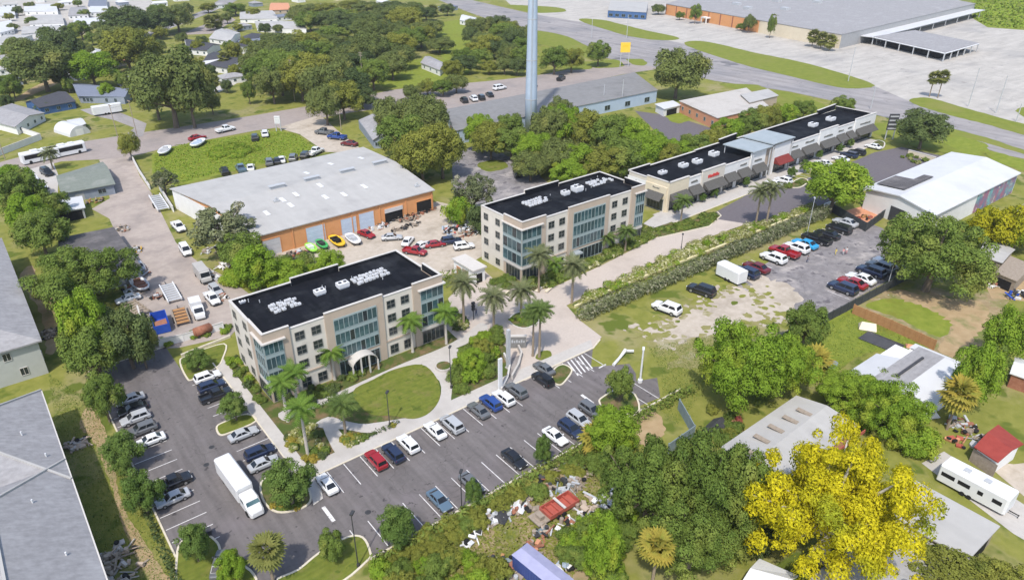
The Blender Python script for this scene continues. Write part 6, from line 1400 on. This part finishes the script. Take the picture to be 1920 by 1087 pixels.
scatter([(1100,850),(1180,835),(1200,860),(1150,900),(1110,900)], 14, 1.6, 2.4, ['bush','bushy'], 'bush at the near hedge left of the dark trees', 'bushes left of the dark trees', 23)
scatter([(1360,1010),(1440,930),(1480,960),(1440,1040),(1380,1060)], 14, 1.8, 3.0, ['bush','bushd'], 'bush under the dark trees', 'bushes under the dark trees', 24)
scatter([(300,640),(430,605),(428,628),(320,655)], 12, .9, .9, ['lowgreen','lowlime'], 'shrub along the alley fence above the west lot', 'shrubs along the alley fence', 25)
scatter([(1690,290),(1745,300),(1735,312),(1690,300)], 10, 1.0, 1.2, ['lowgreen','flower'], 'shrub beside the tan wall of the shops lot', 'shrubs by the tan wall', 27)
scatter([(1470,352),(1510,338),(1512,345),(1480,354)], 8, .8, 1.2, ['lowgreen'], 'shrub on the shops lot island', 'shrubs on the shops island', 28)
for p, h in (((1268,400),3.2),((1318,380),3.2),((1340,372),3.5),((1400,352),3.5),((1485,335),4),((1510,325),4.5),((1537,300),3.5),((1575,288),3.5),((1596,278),3.5)):
    tree(p, PJ(G(*p)+Vector((0,0,h)))[1], h*.36*scale_at(G(*p)), 'lot', 'small young tree on the walk in front of the shops', 'young trees along the shops')
# grass tufts that soften the lawns and rough ground
def tufts(nm, poly, n, size, m, label, seed):
    P = px(*poly); xs = [p.x for p in P]; ys = [p.y for p in P]; rg = np.random.default_rng(seed)
    pts = np.stack([rg.uniform(min(xs),max(xs),n*2), rg.uniform(min(ys),max(ys),n*2)],1); ok = np.zeros(len(pts),bool)
    for i in range(len(P)):
        a, b = P[i], P[i-1]
        c = (a.y > pts[:,1]) != (b.y > pts[:,1]); xx = (b.x-a.x)*(pts[:,1]-a.y)/((b.y-a.y) or 1e-9)+a.x; ok ^= c & (pts[:,0] < xx)
    pts = pts[ok][:n]; k = len(pts); c = np.concatenate([pts, np.full((k,1),.06)+rg.random((k,1))*size*.5],1)
    nr = rg.normal(size=(k,3))*.7+np.array([0,0,1.]); nr /= np.linalg.norm(nr,axis=1)[:,None]; a = np.cross(nr, rg.normal(size=(k,3))); a /= np.linalg.norm(a,axis=1)[:,None]; b = np.cross(nr,a); s = size*(.4+rg.random((k,1)))
    V = np.stack([c-a*s,c-b*s*.5,c+a*s,c+b*s*.5],1).reshape(-1,3); N = np.repeat(nr*.4+np.array([0,0,.7]),4,0)
    o = link(nm, cloud_mesh(nm, V, N, m)); tag(o, label, 'grass', kind='stuff')
tufts('weeds', [(290,292),(330,272),(520,247),(555,252),(596,282),(420,322),(330,345),(288,322)], 12000, .28, 'leaf_weed', 'rank bright weeds covering the lot behind the warehouse', 5)
tufts('rough_grass', [(700,1087),(860,1000),(930,940),(1100,885),(1140,910),(1130,1000),(1060,1100),(720,1110)], 12000, .2, 'leaf_olive', 'rough grass and weeds of the scrap yard', 6)
tufts('rough_grass', [(1215,650),(1330,630),(1400,620),(1330,720),(1270,800),(1245,780),(1240,700)], 9000, .10, 'leaf_mid', 'uneven grass beside the overflow lot', 7)
tufts('rough_grass', [(90,700),(180,760),(240,900),(330,1090),(200,1090),(110,830)], 11000, .10, 'leaf_mid', 'uneven grass between apartments and lot', 8)
tufts('rough_grass', [(1560,600),(1620,580),(1760,650),(1640,660),(1560,700),(1500,690)], 8000, .10, 'leaf_mid', 'back yard grass around the trampoline', 9)
tufts('field_weeds', [(1822,-10),(1825,35),(1852,50),(1990,60),(2000,-20)], 5000, 1.4, 'leaf_weed', 'overgrown field at the top right corner', 10)
# ================================================================= WALLS, FENCES, POLES, SMALL THINGS
def fence(name, pts, h, th, m, label, cat='fence', cap=None, posts=0, capm='coping', boards=0):
    P = [G(*p) if len(p) == 2 else Vector((p[0],p[1],0)) for p in pts]; o = P[0].copy(); t = thing(name, label, cat, (o.x,o.y,0)); P = [p-o for p in P]
    for a, b in zip(P[:-1], P[1:]):
        e = b-a; L = e.length; ang = math.atan2(e.y,e.x)
        n = max(1, int(L/boards)) if boards else 1
        me = None
        for i in range(n):
            if me is None: w = MB(); w.box(.01,L/n-.01,-th/2,th/2,0,h); me = w.mesh('panel', m)
            q = link('panel' if boards else 'wall', me, t, a+e*(i/n), (0,0,ang))
        if cap: c = MB(); c.box(-.05,L+.05,-th/2-.06,th/2+.06,h+.003,h+.12); q = c.obj('coping', capm, t); q.location = a; q.rotation_euler = (0,0,ang)
        if posts:
            k = max(1,int(L/posts)); pm = MB(); pm.box(-.08,.08,-th/2-.06,th/2+.06,0,h+.1); pme = pm.mesh('post', m)
            for i in range(k+1): link('post', pme, t, a+e*(i/k), (0,0,ang))
    return t
mat('stone_grey', C(.17,.165,.16), C(.24,.235,.225), 2, .9)
mat('wall_yellow', C(.60,.54,.30), C(.66,.60,.37), .4, .85)
fence('garden_wall', px((1078,577),(1152,543),(1300,484),(1440,428),(1526,394)), .45, .5, 'wall_yellow', 'long low pale yellow garden wall behind the flowering hedge', 'wall', True, 0, 'wall_yellow')
fence('white_wall', [(-60,318),(0,292),(78,262)], 2.2, .25, 'wall_white', 'white garden wall along the side street at the left edge', 'wall', True)
fence('white_wall', [(78,261),(14,240)], 2.0, .25, 'wall_white', 'white garden wall running back from the street corner', 'wall', True)
fence('white_wall', [(247,296),(262,325),(282,356)], 1.4, .25, 'wall_white', 'white wall between alley yard and weedy lot', 'wall', True)
fence('white_wall', [(300,356),(312,376),(326,398)], 1.7, .25, 'wall_white', 'white wall beside the warehouse end', 'wall', True)
fence('alley_fence', [(262,590),(272,625),(280,655)], 2.2, .2, 'wall_white', 'white fence on the left of the alley yard', 'fence', True, 3)
fence('alley_fence', [(300,650),(345,640),(420,617)], 1.6, .15, 'wall_white', 'white fence at the lower end of the alley yard', 'fence', True, 3)
fence('low_wall', [(340,668),(432,632)], .5, .35, 'kerb', 'low pale wall above the west lot', 'wall')
fence('dark_fence', [(1440,652),(1545,606),(1700,524),(1715,512)], 2.1, .15, 'fence_dark', 'long dark panel fence along the overflow lot', 'fence', False, 2.6, boards=2.6)
fence('dark_fence', [(1560,398),(1622,434),(1664,402)], 2.4, .15, 'fence_dark', 'dark fence round the red floored corner by the workshop', 'fence', False, 2.6, boards=2.6)
fence('wooden_fence', [(1598,588),(1668,618),(1750,656)], 2.2, .12, 'wood', 'brown wooden fence across the back yards', 'fence', False, 2.4, boards=1.2)
fence('blue_fence', [(1272,768),(1290,800),(1300,818),(1252,852)], 2.2, .12, 'fence_blue', 'blue grey fence bending round the scrap corner', 'fence', False, 2.4, boards=2.4)
fence('tan_wall', [(1702,290),(1752,304)], 1.6, .4, 'wall_cream', 'tan wall beside the shops lot island', 'wall', True)
fence('lot_rail', [(1742,320),(1620,357),(1545,388)], .9, .5, 'wall_white', 'white low wall between shops lot and workshop', 'wall')
sheet('red_deck', px((1575,398),(1622,428),(1655,402),(1625,385)), .06, 'salmon_wall')
fence('yard_fence', [(845,290),(900,262),(1010,318),(1060,352)], 1.8, .06, 'fence_dark', 'dark mesh fence between cracked lot and grove', 'fence', False, 3) if 0 else None
# --- monopole tower
g = G(995,246); t = thing('monopole_tower', 'tall pale blue steel tower rising out of the top of the picture', 'tower', g)
b = MB(); n = 20
b.loft([[(r*math.cos(2*math.pi*i/n), r*math.sin(2*math.pi*i/n), z) for i in range(n)] for z, r in ((0,2.3),(14,2.15),(30,1.9),(46,1.65),(80,1.3))], cap=True); b.obj('shaft', 'metal_blue', t, True)
for z, r in ((12,2.2),(26,1.98),(40,1.76)):
    k = MB(); k.tube((0,0,z),(0,0,z+.25),r+.06,None,20); k.obj('joint_ring', 'steel', t)
k = MB(); k.tube((-1.8,-1.75,3),(-1.05,-1.0,80),.07,None,5); k.tube((-1.5,-2.0,3),(-.8,-1.25,80),.07,None,5); [k.tube((-1.8+.75*(z-3)/77,-1.75+.75*(z-3)/77,z),(-1.5+.7*(z-3)/77,-2.0+.75*(z-3)/77,z),.04,None,4) for z in range(4,80)]; k.obj('ladder', 'steel', t)
# --- utility and light poles
def upole(base, topy, label, arms=1, m='old_wood', r=.16, tr=False):
    g = G(*base); h = tall(base[0],base[1],topy); t = thing('utility_pole', label, 'utility pole', g, rad(100))
    k = MB(); k.tube((0,0,0),(0,0,h),r,r*.7,7); k.obj('pole', m, t)
    for i in range(arms):
        k = MB(); k.box(-1.3,1.3,-.08,.08,h-.5-1.1*i,h-.3-1.1*i); [k.box(x-.06,x+.06,-.06,.06,h-.3-1.1*i,h-.1-1.1*i) for x in (-1.1,-.4,.4,1.1)]; k.obj('crossarm', m, t)
    if tr: k = MB(); k.tube((.45,0,h-3.6),(.45,0,h-2.4),.35,None,9); k.obj('transformer', 'steel', t)
    return Vector((g.x,g.y,h-.4))
tops = [upole(*a) for a in [((258,258),188,'left utility pole beside the branch road'),((222,262),196,'utility pole at the branch road corner'),((553,190),112,'utility pole in front of the wooded belt',2,'old_wood',.17,True),((682,172),98,'utility pole right of the one with transformer',2),((640,245),215,'short pole by the sand drive',0)]]
upole((10,300),215,'utility pole at the left edge',1)
for a in [((1109,72),36,'left of two poles on the first highway strip'),((1175,72),28,'right of two poles on the first highway strip'),((1590,153),88,'pole on the second highway strip'),((1632,205),163,'pole at the far end of the shops'),((1815,200),128,'pole with low crossarm in the white lot'),((1867,212),142,'pole at the edge of the white lot'),
          ((1165,205),150,'pole with white lamps behind the long store'),((1131,202),158,'twin lamp pole behind the long store'),((1905,228),195,'green pole at right edge of the highway strip'),((1010,70),45,'pole by highway'),((1107,66),48,'x'),((1510,72),40,'x')][:9]: upole(a[0],a[1],a[2],0,'steel',.2)
def wire(a, b, lbl):
    k = MB(); pts = [a+(b-a)*(i/8)-Vector((0,0,1.2*4*(i/8)*(1-i/8))) for i in range(9)]
    for p, q in zip(pts[:-1],pts[1:]): k.tube(p,q,.035,None,4,cap=False)
    tag(k.obj('power_line', 'dark_metal'), lbl, 'power line')
wire(tops[1], tops[2], 'power line crossing in front of the huge oak'); wire(tops[2], tops[3], 'power line between the two poles at the wooded belt')
wire(tops[1]-Vector((0,0,1)), tops[2]-Vector((0,0,1)), 'lower power line in front of the huge oak')
def lamp(base, topy, label, m='dark_metal', r=.09, head=.7):
    g = G(*base); h = tall(base[0],base[1],topy); t = thing('light_pole', label, 'light pole', g, rad(40))
    k = MB(); k.tube((0,0,0),(0,0,h),r,r*.7,8); k.tube((0,0,0),(0,0,.6),r*2.2,None,8); k.obj('pole', m, t)
    k = MB(); k.box(-.1,head,-.2,.2,h-.05,h+.15); k.obj('lamp_head', m, t)
lamp((672,1062),965,'tall dark light pole on the bottom island'); lamp((866,955),886,'dark light pole at the near kerb'); lamp((731,800),737,'slim light pole at the edge of the oval lawn'); lamp((846,728),652,'slim dark light pole beside the curved path')
lamp((1200,716),656,'thick white light pole at the right end of the lot','white_metal',.2,.9); lamp((1513,440),372,'slim light pole by the hedge end','steel'); lamp((1276,475),440,'slim lamp on the paver drive strip'); lamp((1663,540),490,'slim pale pole by the dark fence','steel')
# --- signs
def pylon(base, topy, w, label, m, frac=.45, two=True, pm='steel'):
    g = G(*base); h = tall(base[0],base[1],topy); t = thing('pylon_sign', label, 'sign', g, rad(-40))
    k = MB()
    for s in ((-1,1) if two else (0,)): k.box(s*w*.42-.15,s*w*.42+.15,-.15,.15,0,h*(1 if not two else .98))
    k.obj('post', pm, t); k = MB(); k.box(-w/2,w/2,-.28,.28,h*(1-frac),h); k.obj('sign_panel', m, t)
    k = MB(); [k.box(-w/2+.15,w/2-.15,-.31,.31,h*(1-frac)+h*frac*(i+.25)/4,h*(1-frac)+h*frac*(i+.6)/4) for i in range(4)] if m != 'gold' else k.box(-w*.3,w*.3,-.31,.31,h*.84,h*.88); k.obj('sign_line', 'steel' if m != 'gold' else 'yellow_paint', t)
pylon((1170,126),80,5,'tall gold roadside sign beside the highway','gold',.4); pylon((1666,262),214,3.2,'grey slatted pylon sign at the end of the shops','sign_dark',.62,True); pylon((523,246),218,2.2,'small white and dark roadside sign','wall_white',.5)
pylon((1905,226),190,2.5,'x','green_paint') if 0 else None
# --- plaza furniture
def plaza():
    g = G(968,652); t = thing('sign_wall', 'dark grey sign wall with pale cap on the paver plaza', 'wall', g, rad(-36)); k = MB(); k.box(-1.9,1.9,-.2,.2,0,2.6); k.obj('wall', 'stone_grey', t); k = MB(); k.box(-2.0,2.0,-.3,.3,2.6,2.85); k.obj('coping', 'coping', t)
    k = MB(); [k.box(-1.4+.45*i,-1.1+.45*i,-.24,-.2,1.3,1.7+.2*(i%2)) for i in range(7)]; k.obj('lettering', 'steel', t)
    g = G(938,733); t = thing('white_pylon', 'tall slim white pylon beside the front walk', 'pylon', g, 0); k = MB(); h = tall(938,733,672); k.box(-.35,.35,-.2,.2,0,h); k.obj('shaft', 'white_metal', t); k = MB(); k.box(-.5,.5,-.35,.35,0,.3); k.obj('base', 'concrete', t)
    g = G(953,690); t = thing('grey_pillar', 'pale grey pillar behind the white pylon', 'pillar', g, 0); k = MB(); h = tall(953,690,618); k.box(-.3,.3,-.3,.3,0,h); k.obj('shaft', 'steel', t); k = MB(); k.box(-.45,.45,-.45,.45,0,.25); k.obj('base', 'concrete', t)
    # curved ramp walls
    P = px((960,712),(972,690),(978,668),(972,655)); kerbline('ramp_wall', P, .35, 1.1, 'concrete', False)
    P = px((940,735),(952,712),(956,690),(945,668)); kerbline('ramp_wall', P, .35, .9, 'coping', False)
    sheet('ramp', px((942,735),(956,695),(960,672),(978,665),(976,690),(962,716)), .14, 'asphalt_old')
    sheet('plaza_oval', smooth_loop(px((1004,672),(1012,660),(1030,658),(1034,668),(1020,676)), 4), .1, 'lawn')
    P = smooth_loop(px((955,598),(972,586),(1000,590),(1010,604),(985,616),(962,610)), 4); sheet('plaza_island', P, .14, 'mulch'); kerbline('kerb', P, .3, .2, 'coping')
    for i, (p, l) in enumerate([((935,548),'tan bench on the plaza left of the far office corner'),((1010,545),'tan bench below the far office corner'),((1028,546),'tan bench right of the far office corner'),((950,552),'pale stone bench in front of the far office corner')]):
        g = G(*p); t = thing('bench', l, 'bench', g, rad(20)); k = MB(); k.box(-1.2,1.2,-.35,.35,.35,.5); k.obj('seat', 'wall_cream', t); k = MB(); k.box(-1.1,-.8,-.3,.3,0,.35); k.obj('leg', 'concrete', t); k = MB(); k.box(.8,1.1,-.3,.3,0,.35); k.obj('leg', 'concrete', t)
    g = G(888,600); t = thing('clock_post', 'slim dark post with round heads on the plaza', 'lamp', g); k = MB(); k.tube((0,0,0),(0,0,4),.1); k.obj('pole', 'dark_metal', t)
    for z in (2.6,3.3,4): k = MB(); k.tube((-.3,0,z),(.3,0,z),.32,None,10); k.obj('lamp_globe', 'sign_dark', t)
    g = G(832,690); t = thing('stone_planter', 'low round stone planter beside the curved path', 'planter', g); k = MB(); k.tube((0,0,0),(0,0,.6),1.6,None,18); k.obj('ring', 'concrete', t); k = MB(); k.tube((0,0,.6),(0,0,.66),1.35,None,18); k.obj('soil', 'mulch', t)
plaza()
def bent_post():
    g = G(1150,686); t = thing('fallen_post', 'bent white post lying at the right end of the lot', 'post', g, 0); q = G(1172,664)-g; q.z = 0
    k = MB(); k.tube((0,0,.25),q*.55+Vector((0,0,.5)),.3,.26,8); k.tube(q*.55+Vector((0,0,.5)),q+Vector((0,0,1.0)),.26,.35,8); k.obj('shaft', 'white_metal', t)
    k = MB(); k.obox(q+Vector((.6,-.5,.8)),(1.6,.4,.3),(0,0,-.7)); k.obj('arm', 'white_metal', t)
bent_post()
# --- heaps of scrap
def heap(p, rx, ry, n, mats, label, h=1.0, seed=1, big=.9):
    g = G(*p) if len(p) == 2 else Vector(p); rg = random.Random(seed); k = MB()
    for i in range(n):
        a = rg.uniform(0,6.28); q = math.sqrt(rg.random()); s = rg.random()
        c = (rx*q*math.cos(a), ry*q*math.sin(a), rg.uniform(.1,h*(1-q*.6)))
        sz = (rg.uniform(1.2,3.0)*big, rg.uniform(.12,.35), rg.uniform(.06,.2)) if s < .45 else (rg.uniform(.4,1.3)*big, rg.uniform(.4,1.1)*big, rg.uniform(.2,.7)*big)
        mi = rg.randrange(len(mats)); q2 = rg.random()
        if q2 < .16: k.tube(c, (c[0]+rg.uniform(-.12,.12), c[1]+rg.uniform(-.12,.12), c[2]+.22), .36, None, 10, len(mats))          # tyre
        elif q2 < .24: k.tube((c[0],c[1],0), (c[0]+rg.uniform(-.2,.2), c[1], .9), .3, None, 9, mi)                                    # drum
        elif q2 < .32:                                                                                                             # pallet
            aa = rg.uniform(0,3.14)
            for u in range(5): k.obox((c[0]+math.cos(aa)*(u-2)*.24, c[1]+math.sin(aa)*(u-2)*.24, c[2]), (.16,1.1,.04), (0,0,aa), len(mats)+1)
        else: k.obox(c, sz, (rg.uniform(-.35,.35), rg.uniform(-.35,.35), rg.uniform(0,3.14)), mi)
    o = k.obj('scrap_heap', list(mats)+['tyre','old_wood']); o.location = (g.x,g.y,.03); tag(o, label, 'scrap heap', kind='stuff')
SC = ['old_wood','wall_tan','steel','rust','dark_metal','old_wood','fence_blue']
for i, a in enumerate([
 ((1045,900),4,2.5,50,SC,'heap of boards and pipes above the red trailer'), ((1100,880),3.5,2,36,SC,'heap of metal junk at the right of the scrap yard'), ((1120,960),3.2,3.0,60,['wall_tan','old_wood','steel','wall_white'],'long heap of white boards in the scrap yard'), ((1100,990),2.5,2.0,30,['white_metal','steel','old_wood'],'pale heap below the white boards'),
 ((985,950),2.2,1.5,26,['rust','dark_metal','old_wood'],'rusty heap left of the red trailer'), ((935,965),2.6,1.3,30,['dark_metal','white_metal','steel'],'dark heap at the hedge of the scrap yard'), ((1105,1035),2.2,1.4,14,['metal_blue','white_metal','rust'],'blue and white panels right of the container'), ((960,1070),3,1.6,24,SC,'heap left of the container at the bottom edge'),
 ((1020,1000),1.6,1.0,14,SC,'small debris heap below the red trailer'), ((1060,985),1.4,1.0,12,['wall_white','old_wood','rust'],'scattered boards right of the red trailer'), ((1000,1030),1.4,1.2,12,['rust','salmon_wall','old_wood'],'rusty bits above the container'), ((905,985),2.2,1.0,20,['wall_white','dark_metal','old_wood'],'debris along the hedge left of the black cover'), ((1075,915),2.5,1.0,20,['old_wood','steel'],'loose poles above the white boards'), ((1145,935),1.5,1.2,14,['wall_white','sand'],'pale bags at the right of the scrap yard'), ((1065,1060),1.8,1.2,12,['wall_white','metal_blue'],'white scraps right of the container'), ((920,1060),2.0,1.4,18,['dark_metal','wood','sand'],'burnt heap at the bottom left of the scrap yard'),
 ((232,430),1.6,2.2,18,SC,'clutter between carport and dark flat store'), ((245,545),1.8,2.4,22,['wall_white','steel','rust'],'clutter left of the ladder deck trailer'), ((290,560),1.2,1.0,10,['steel','rust'],'small scrap in the middle of the alley yard'), ((410,560),2.0,2.0,20,['old_wood','wall_white','rust'],'heap in the far corner of the alley yard'), ((420,500),2.4,1.4,18,['wall_white','old_wood'],'boards under the trees beside the warehouse'),
 ((556,478),3,2.2,40,['red_paint','dark_metal','steel','rust'],'dark red heap of engine parts by the warehouse'), ((710,425),3.0,2.6,44,['dark_metal','white_metal','steel','rust'],'black and white heap beside the red sports car'), ((765,410),5,2.2,60,['old_wood','rust','dark_metal'],'brown scrap along the open warehouse doors'), ((768,425),4,1.2,24,['old_wood','dark_metal'],'low timber rows in front of the open warehouse door'), ((800,396),3,1.5,26,['dark_metal','rust'],'dark scrap at the last warehouse door'),
 ((852,432),3.6,3.0,50,['dark_metal','metal_blue','steel','red_paint','white_metal'],'tall heap of wrecked parts left of the far office'), ((880,440),2.5,2,24,['steel','rust','white_metal'],'small heap against the far office end'),
 ((255,470),2,1.6,20,['old_wood','yellow_paint','steel'],'small heap beside the dark flat store'), ((262,515),2,3,30,SC,'clutter at the left side of the alley yard'), ((395,520),2,2.5,24,['white_metal','steel'],'white pipes right of the step van'), ((400,470),3,2,26,['wall_white','old_wood','steel'],'pale rubbish under the sparse tree'), ((180,378),3,1.6,20,['wood','old_wood'],'curved stack of timber beside the cottage'),
 ((1805,800),2.6,2,26,['old_wood','steel','rust'],'heap of timber in the right hand yard'), ((1850,835),2.6,2.2,34,['old_wood','sand','steel'],'pale rubble left of the dark red shed'), ((1795,830),1.8,1.2,10,['red_paint','salmon_wall'],'orange sheets in the right hand yard'), ((1870,530),4,2,36,['wall_white','old_wood','rust'],'rubble in front of the dark shed'), ((1905,555),2.5,1.5,18,['dark_metal','blue_paint','white_metal'],'heap with blue tarpaulin at the right edge'),
 ((145,835),1.7,1.5,26,['concrete','wall_tan'],'pale rubble beside the corner apartments'), ((225,1060),2.6,4.5,60,['concrete','wall_tan','old_wood'],'grey rubble bed at the bottom beside the apartments'), ((95,628),1.6,2.2,26,['old_wood','dark_metal'],'clutter behind the upper apartment block'),
 ((1375,805),1.8,1.4,16,['dark_metal','rust','white_metal'],'junk beside the metal shed'), ((880,1012),1.8,1.0,12,['white_metal','wall_white'],'crumpled white sheet at the hedge'), ((745,432),2.0,1.0,12,['old_wood'],'loose planks in the junk yard'), ((1620,410),2.5,1.6,14,['wood','red_paint','old_wood'],'red and brown furniture inside the dark fenced corner')]):
    heap(*a, seed=i+3)
# --- covered things in the back yard
def tarp(p, deg, L, W, h, m, label, nm='covered_boat'):
    g = G(*p); t = thing(nm, label, 'tarpaulin', g, rad(deg)); k = MB()
    k.add([(-L/2,-W/2,.25),(L/2,-W/2,.25),(L/2,W/2,.25),(-L/2,W/2,.25),(-L*.38,0,h),(L*.42,0,h)],[(0,1,5,4),(1,2,5),(2,3,4,5),(3,0,4)]); k.obj('cover', m, t)
    k = MB(); k.box(-L*.45,L*.45,-W*.45,W*.45,.03,.24); k.obj('base', 'white_metal', t)
tarp((1652,642),-88,7,4.2,1.1,'sign_dark','black tarpaulin tent on the back yard lawn'); tarp((1626,616),-60,3.2,2.6,1.4,'wall_cream','pale yellow tent on the back yard lawn'); tarp((1712,652),-60,2.6,1.6,.7,'salmon_wall','orange cover beside the wooden fence'); tarp((1342,805),10,4.0,3.0,1.7,'sign_dark','black covered trailer beside the blue grey fence'); tarp((1385,800),40,4.0,1.4,1.4,'red_paint','red covered machine beside the metal shed'); tarp((1560,686),20,2.6,1.6,.8,'fence_blue','grey green covered boat beside the small golden palm'); tarp((1745,778),60,2.2,1.8,1.3,'wall_white','white sheet hung below the golden fan palm'); tarp((940,968),30,3.0,2.2,1.3,'sign_dark','black cover in the scrap yard'); tarp((972,948),30,3,2.4,1.0,'white_metal','white box lid left of the red trailer')
def wheelie(p, label, m='blue_paint'):
    g = G(*p); t = thing('wheelie_bin', label, 'bin', g); k = MB(); k.loft([[(-.3,-.3,.08),(.3,-.3,.08),(.3,.3,.08),(-.3,.3,.08)],[(-.4,-.4,1.0),(.4,-.4,1.0),(.4,.4,1.0),(-.4,.4,1.0)]]); k.obj('body', m, t); k = MB(); k.obox((0,0,1.06),(.9,.9,.1),(.08,0,0)); k.obj('lid', m, t)
wheelie((1601,424),'blue bin by the dark fenced corner'); wheelie((392,1003),'small dark bin at the bottom left island','sign_dark')
# --- people in the overflow lot and on the plaza
def person(p, face, shirt, trousers, label, stride=.25):
    bm_v = [(0,0,.95),(0,0,1.2),(0,0,1.42),(0,.01,1.5),(0,.03,1.62),(0,.03,1.74),
            (-.1,0,.92),(-.11,stride*.5,.5),(-.11,stride*.3-.05,.08),(-.11,stride*.3+.13,.04),(.1,0,.92),(.11,-stride*.3,.5),(.11,-stride,.1),(.11,-stride+.16,.04),
            (-.19,0,1.40),(-.26,-.04,1.12),(-.25,.1,.9),(-.25,.16,.80),(.19,0,1.40),(.26,.0,1.12),(.25,.12,.92),(.25,.18,.82)]
    ed = [(0,1),(1,2),(2,3),(3,4),(4,5),(0,6),(6,7),(7,8),(8,9),(0,10),(10,11),(11,12),(12,13),(2,14),(14,15),(15,16),(16,17),(2,18),(18,19),(19,20),(20,21)]
    rr = [.15,.13,.14,.055,.095,.085,.10,.07,.045,.045,.10,.07,.045,.045,.065,.048,.035,.04,.065,.048,.035,.04]
    me = bpy.data.meshes.new('person'); me.from_pydata(bm_v, ed, []); o = bpy.data.objects.new('person', me); col.objects.link(o)
    sk = o.modifiers.new('skin','SKIN'); 
    if not me.skin_vertices:
        bpy.context.view_layer.objects.active = o
    lay = me.skin_vertices[0].data
    for i, r in enumerate(rr): lay[i].radius = (r, r*.8)
    lay[0].use_root = True
    o.modifiers.new('sub','SUBSURF').levels = 1
    dg = bpy.context.evaluated_depsgraph_get(); m2 = bpy.data.meshes.new_from_object(o.evaluated_get(dg)); bpy.data.objects.remove(o)
    for k in ('skin', shirt, trousers, 'hair'): m2.materials.append(MATS[k])
    for f in m2.polygons:
        c = f.center; f.use_smooth = True
        f.material_index = 0
        if c.z < .95: f.material_index = 2 if (abs(c.x) < .2 and c.z > .1) else (3 if c.z <= .1 else 0)
        elif c.z < 1.45: f.material_index = 1 if (abs(c.x) < .3 and (c.z > 1.1 or abs(c.x) < .18)) else 0
    g = G(*p); b = link('person', m2, None, (g.x,g.y,.04), (0,0,face)); tag(b, label, 'person')
    k = MB(); n = 8; k.loft([[(r*math.cos(2*math.pi*i/n), .02+r*math.sin(2*math.pi*i/n), z) for i in range(n)] for z, r in ((1.66,.10),(1.74,.11),(1.80,.08),(1.83,.03))]); k.obj('hair', 'hair', b, True)
person((1566,478),1.2,'cloth_yellow','cloth_yellow','person in yellow walking across the overflow lot'); person((1580,478),2.0,'cloth_pink','cloth_white','person in pink top walking beside another'); person((1586,476),2.0,'cloth_white','cloth_pink','person in white top walking at the right of the pair'); person((1513,492),.5,'cloth_blue','cloth_blue','person in dark clothes near the cyan car'); person((893,592),.3,'cloth_blue','cloth_blue','person in dark clothes on the paver plaza')

# ================================================================= HAZE: thin warm air over the whole place
hz = MB(); hz.box(-460, 1710, -310, 1710, -1, 84)
hzo = hz.obj('haze', 'white_metal'); hzo.data.materials.clear()
hm = bpy.data.materials.new('haze_air'); hm.use_nodes = True; hn = hm.node_tree; hn.nodes.clear()
ho = hn.nodes.new('ShaderNodeOutputMaterial'); hv = hn.nodes.new('ShaderNodeVolumePrincipled'); hv.inputs['Color'].default_value = (.93,.95,1,1); hv.inputs['Density'].default_value = .0001; hv.inputs['Anisotropy'].default_value = .2
hn.links.new(hv.outputs[0], ho.inputs['Volume']); hzo.data.materials.append(hm); tag(hzo, kind='stuff')
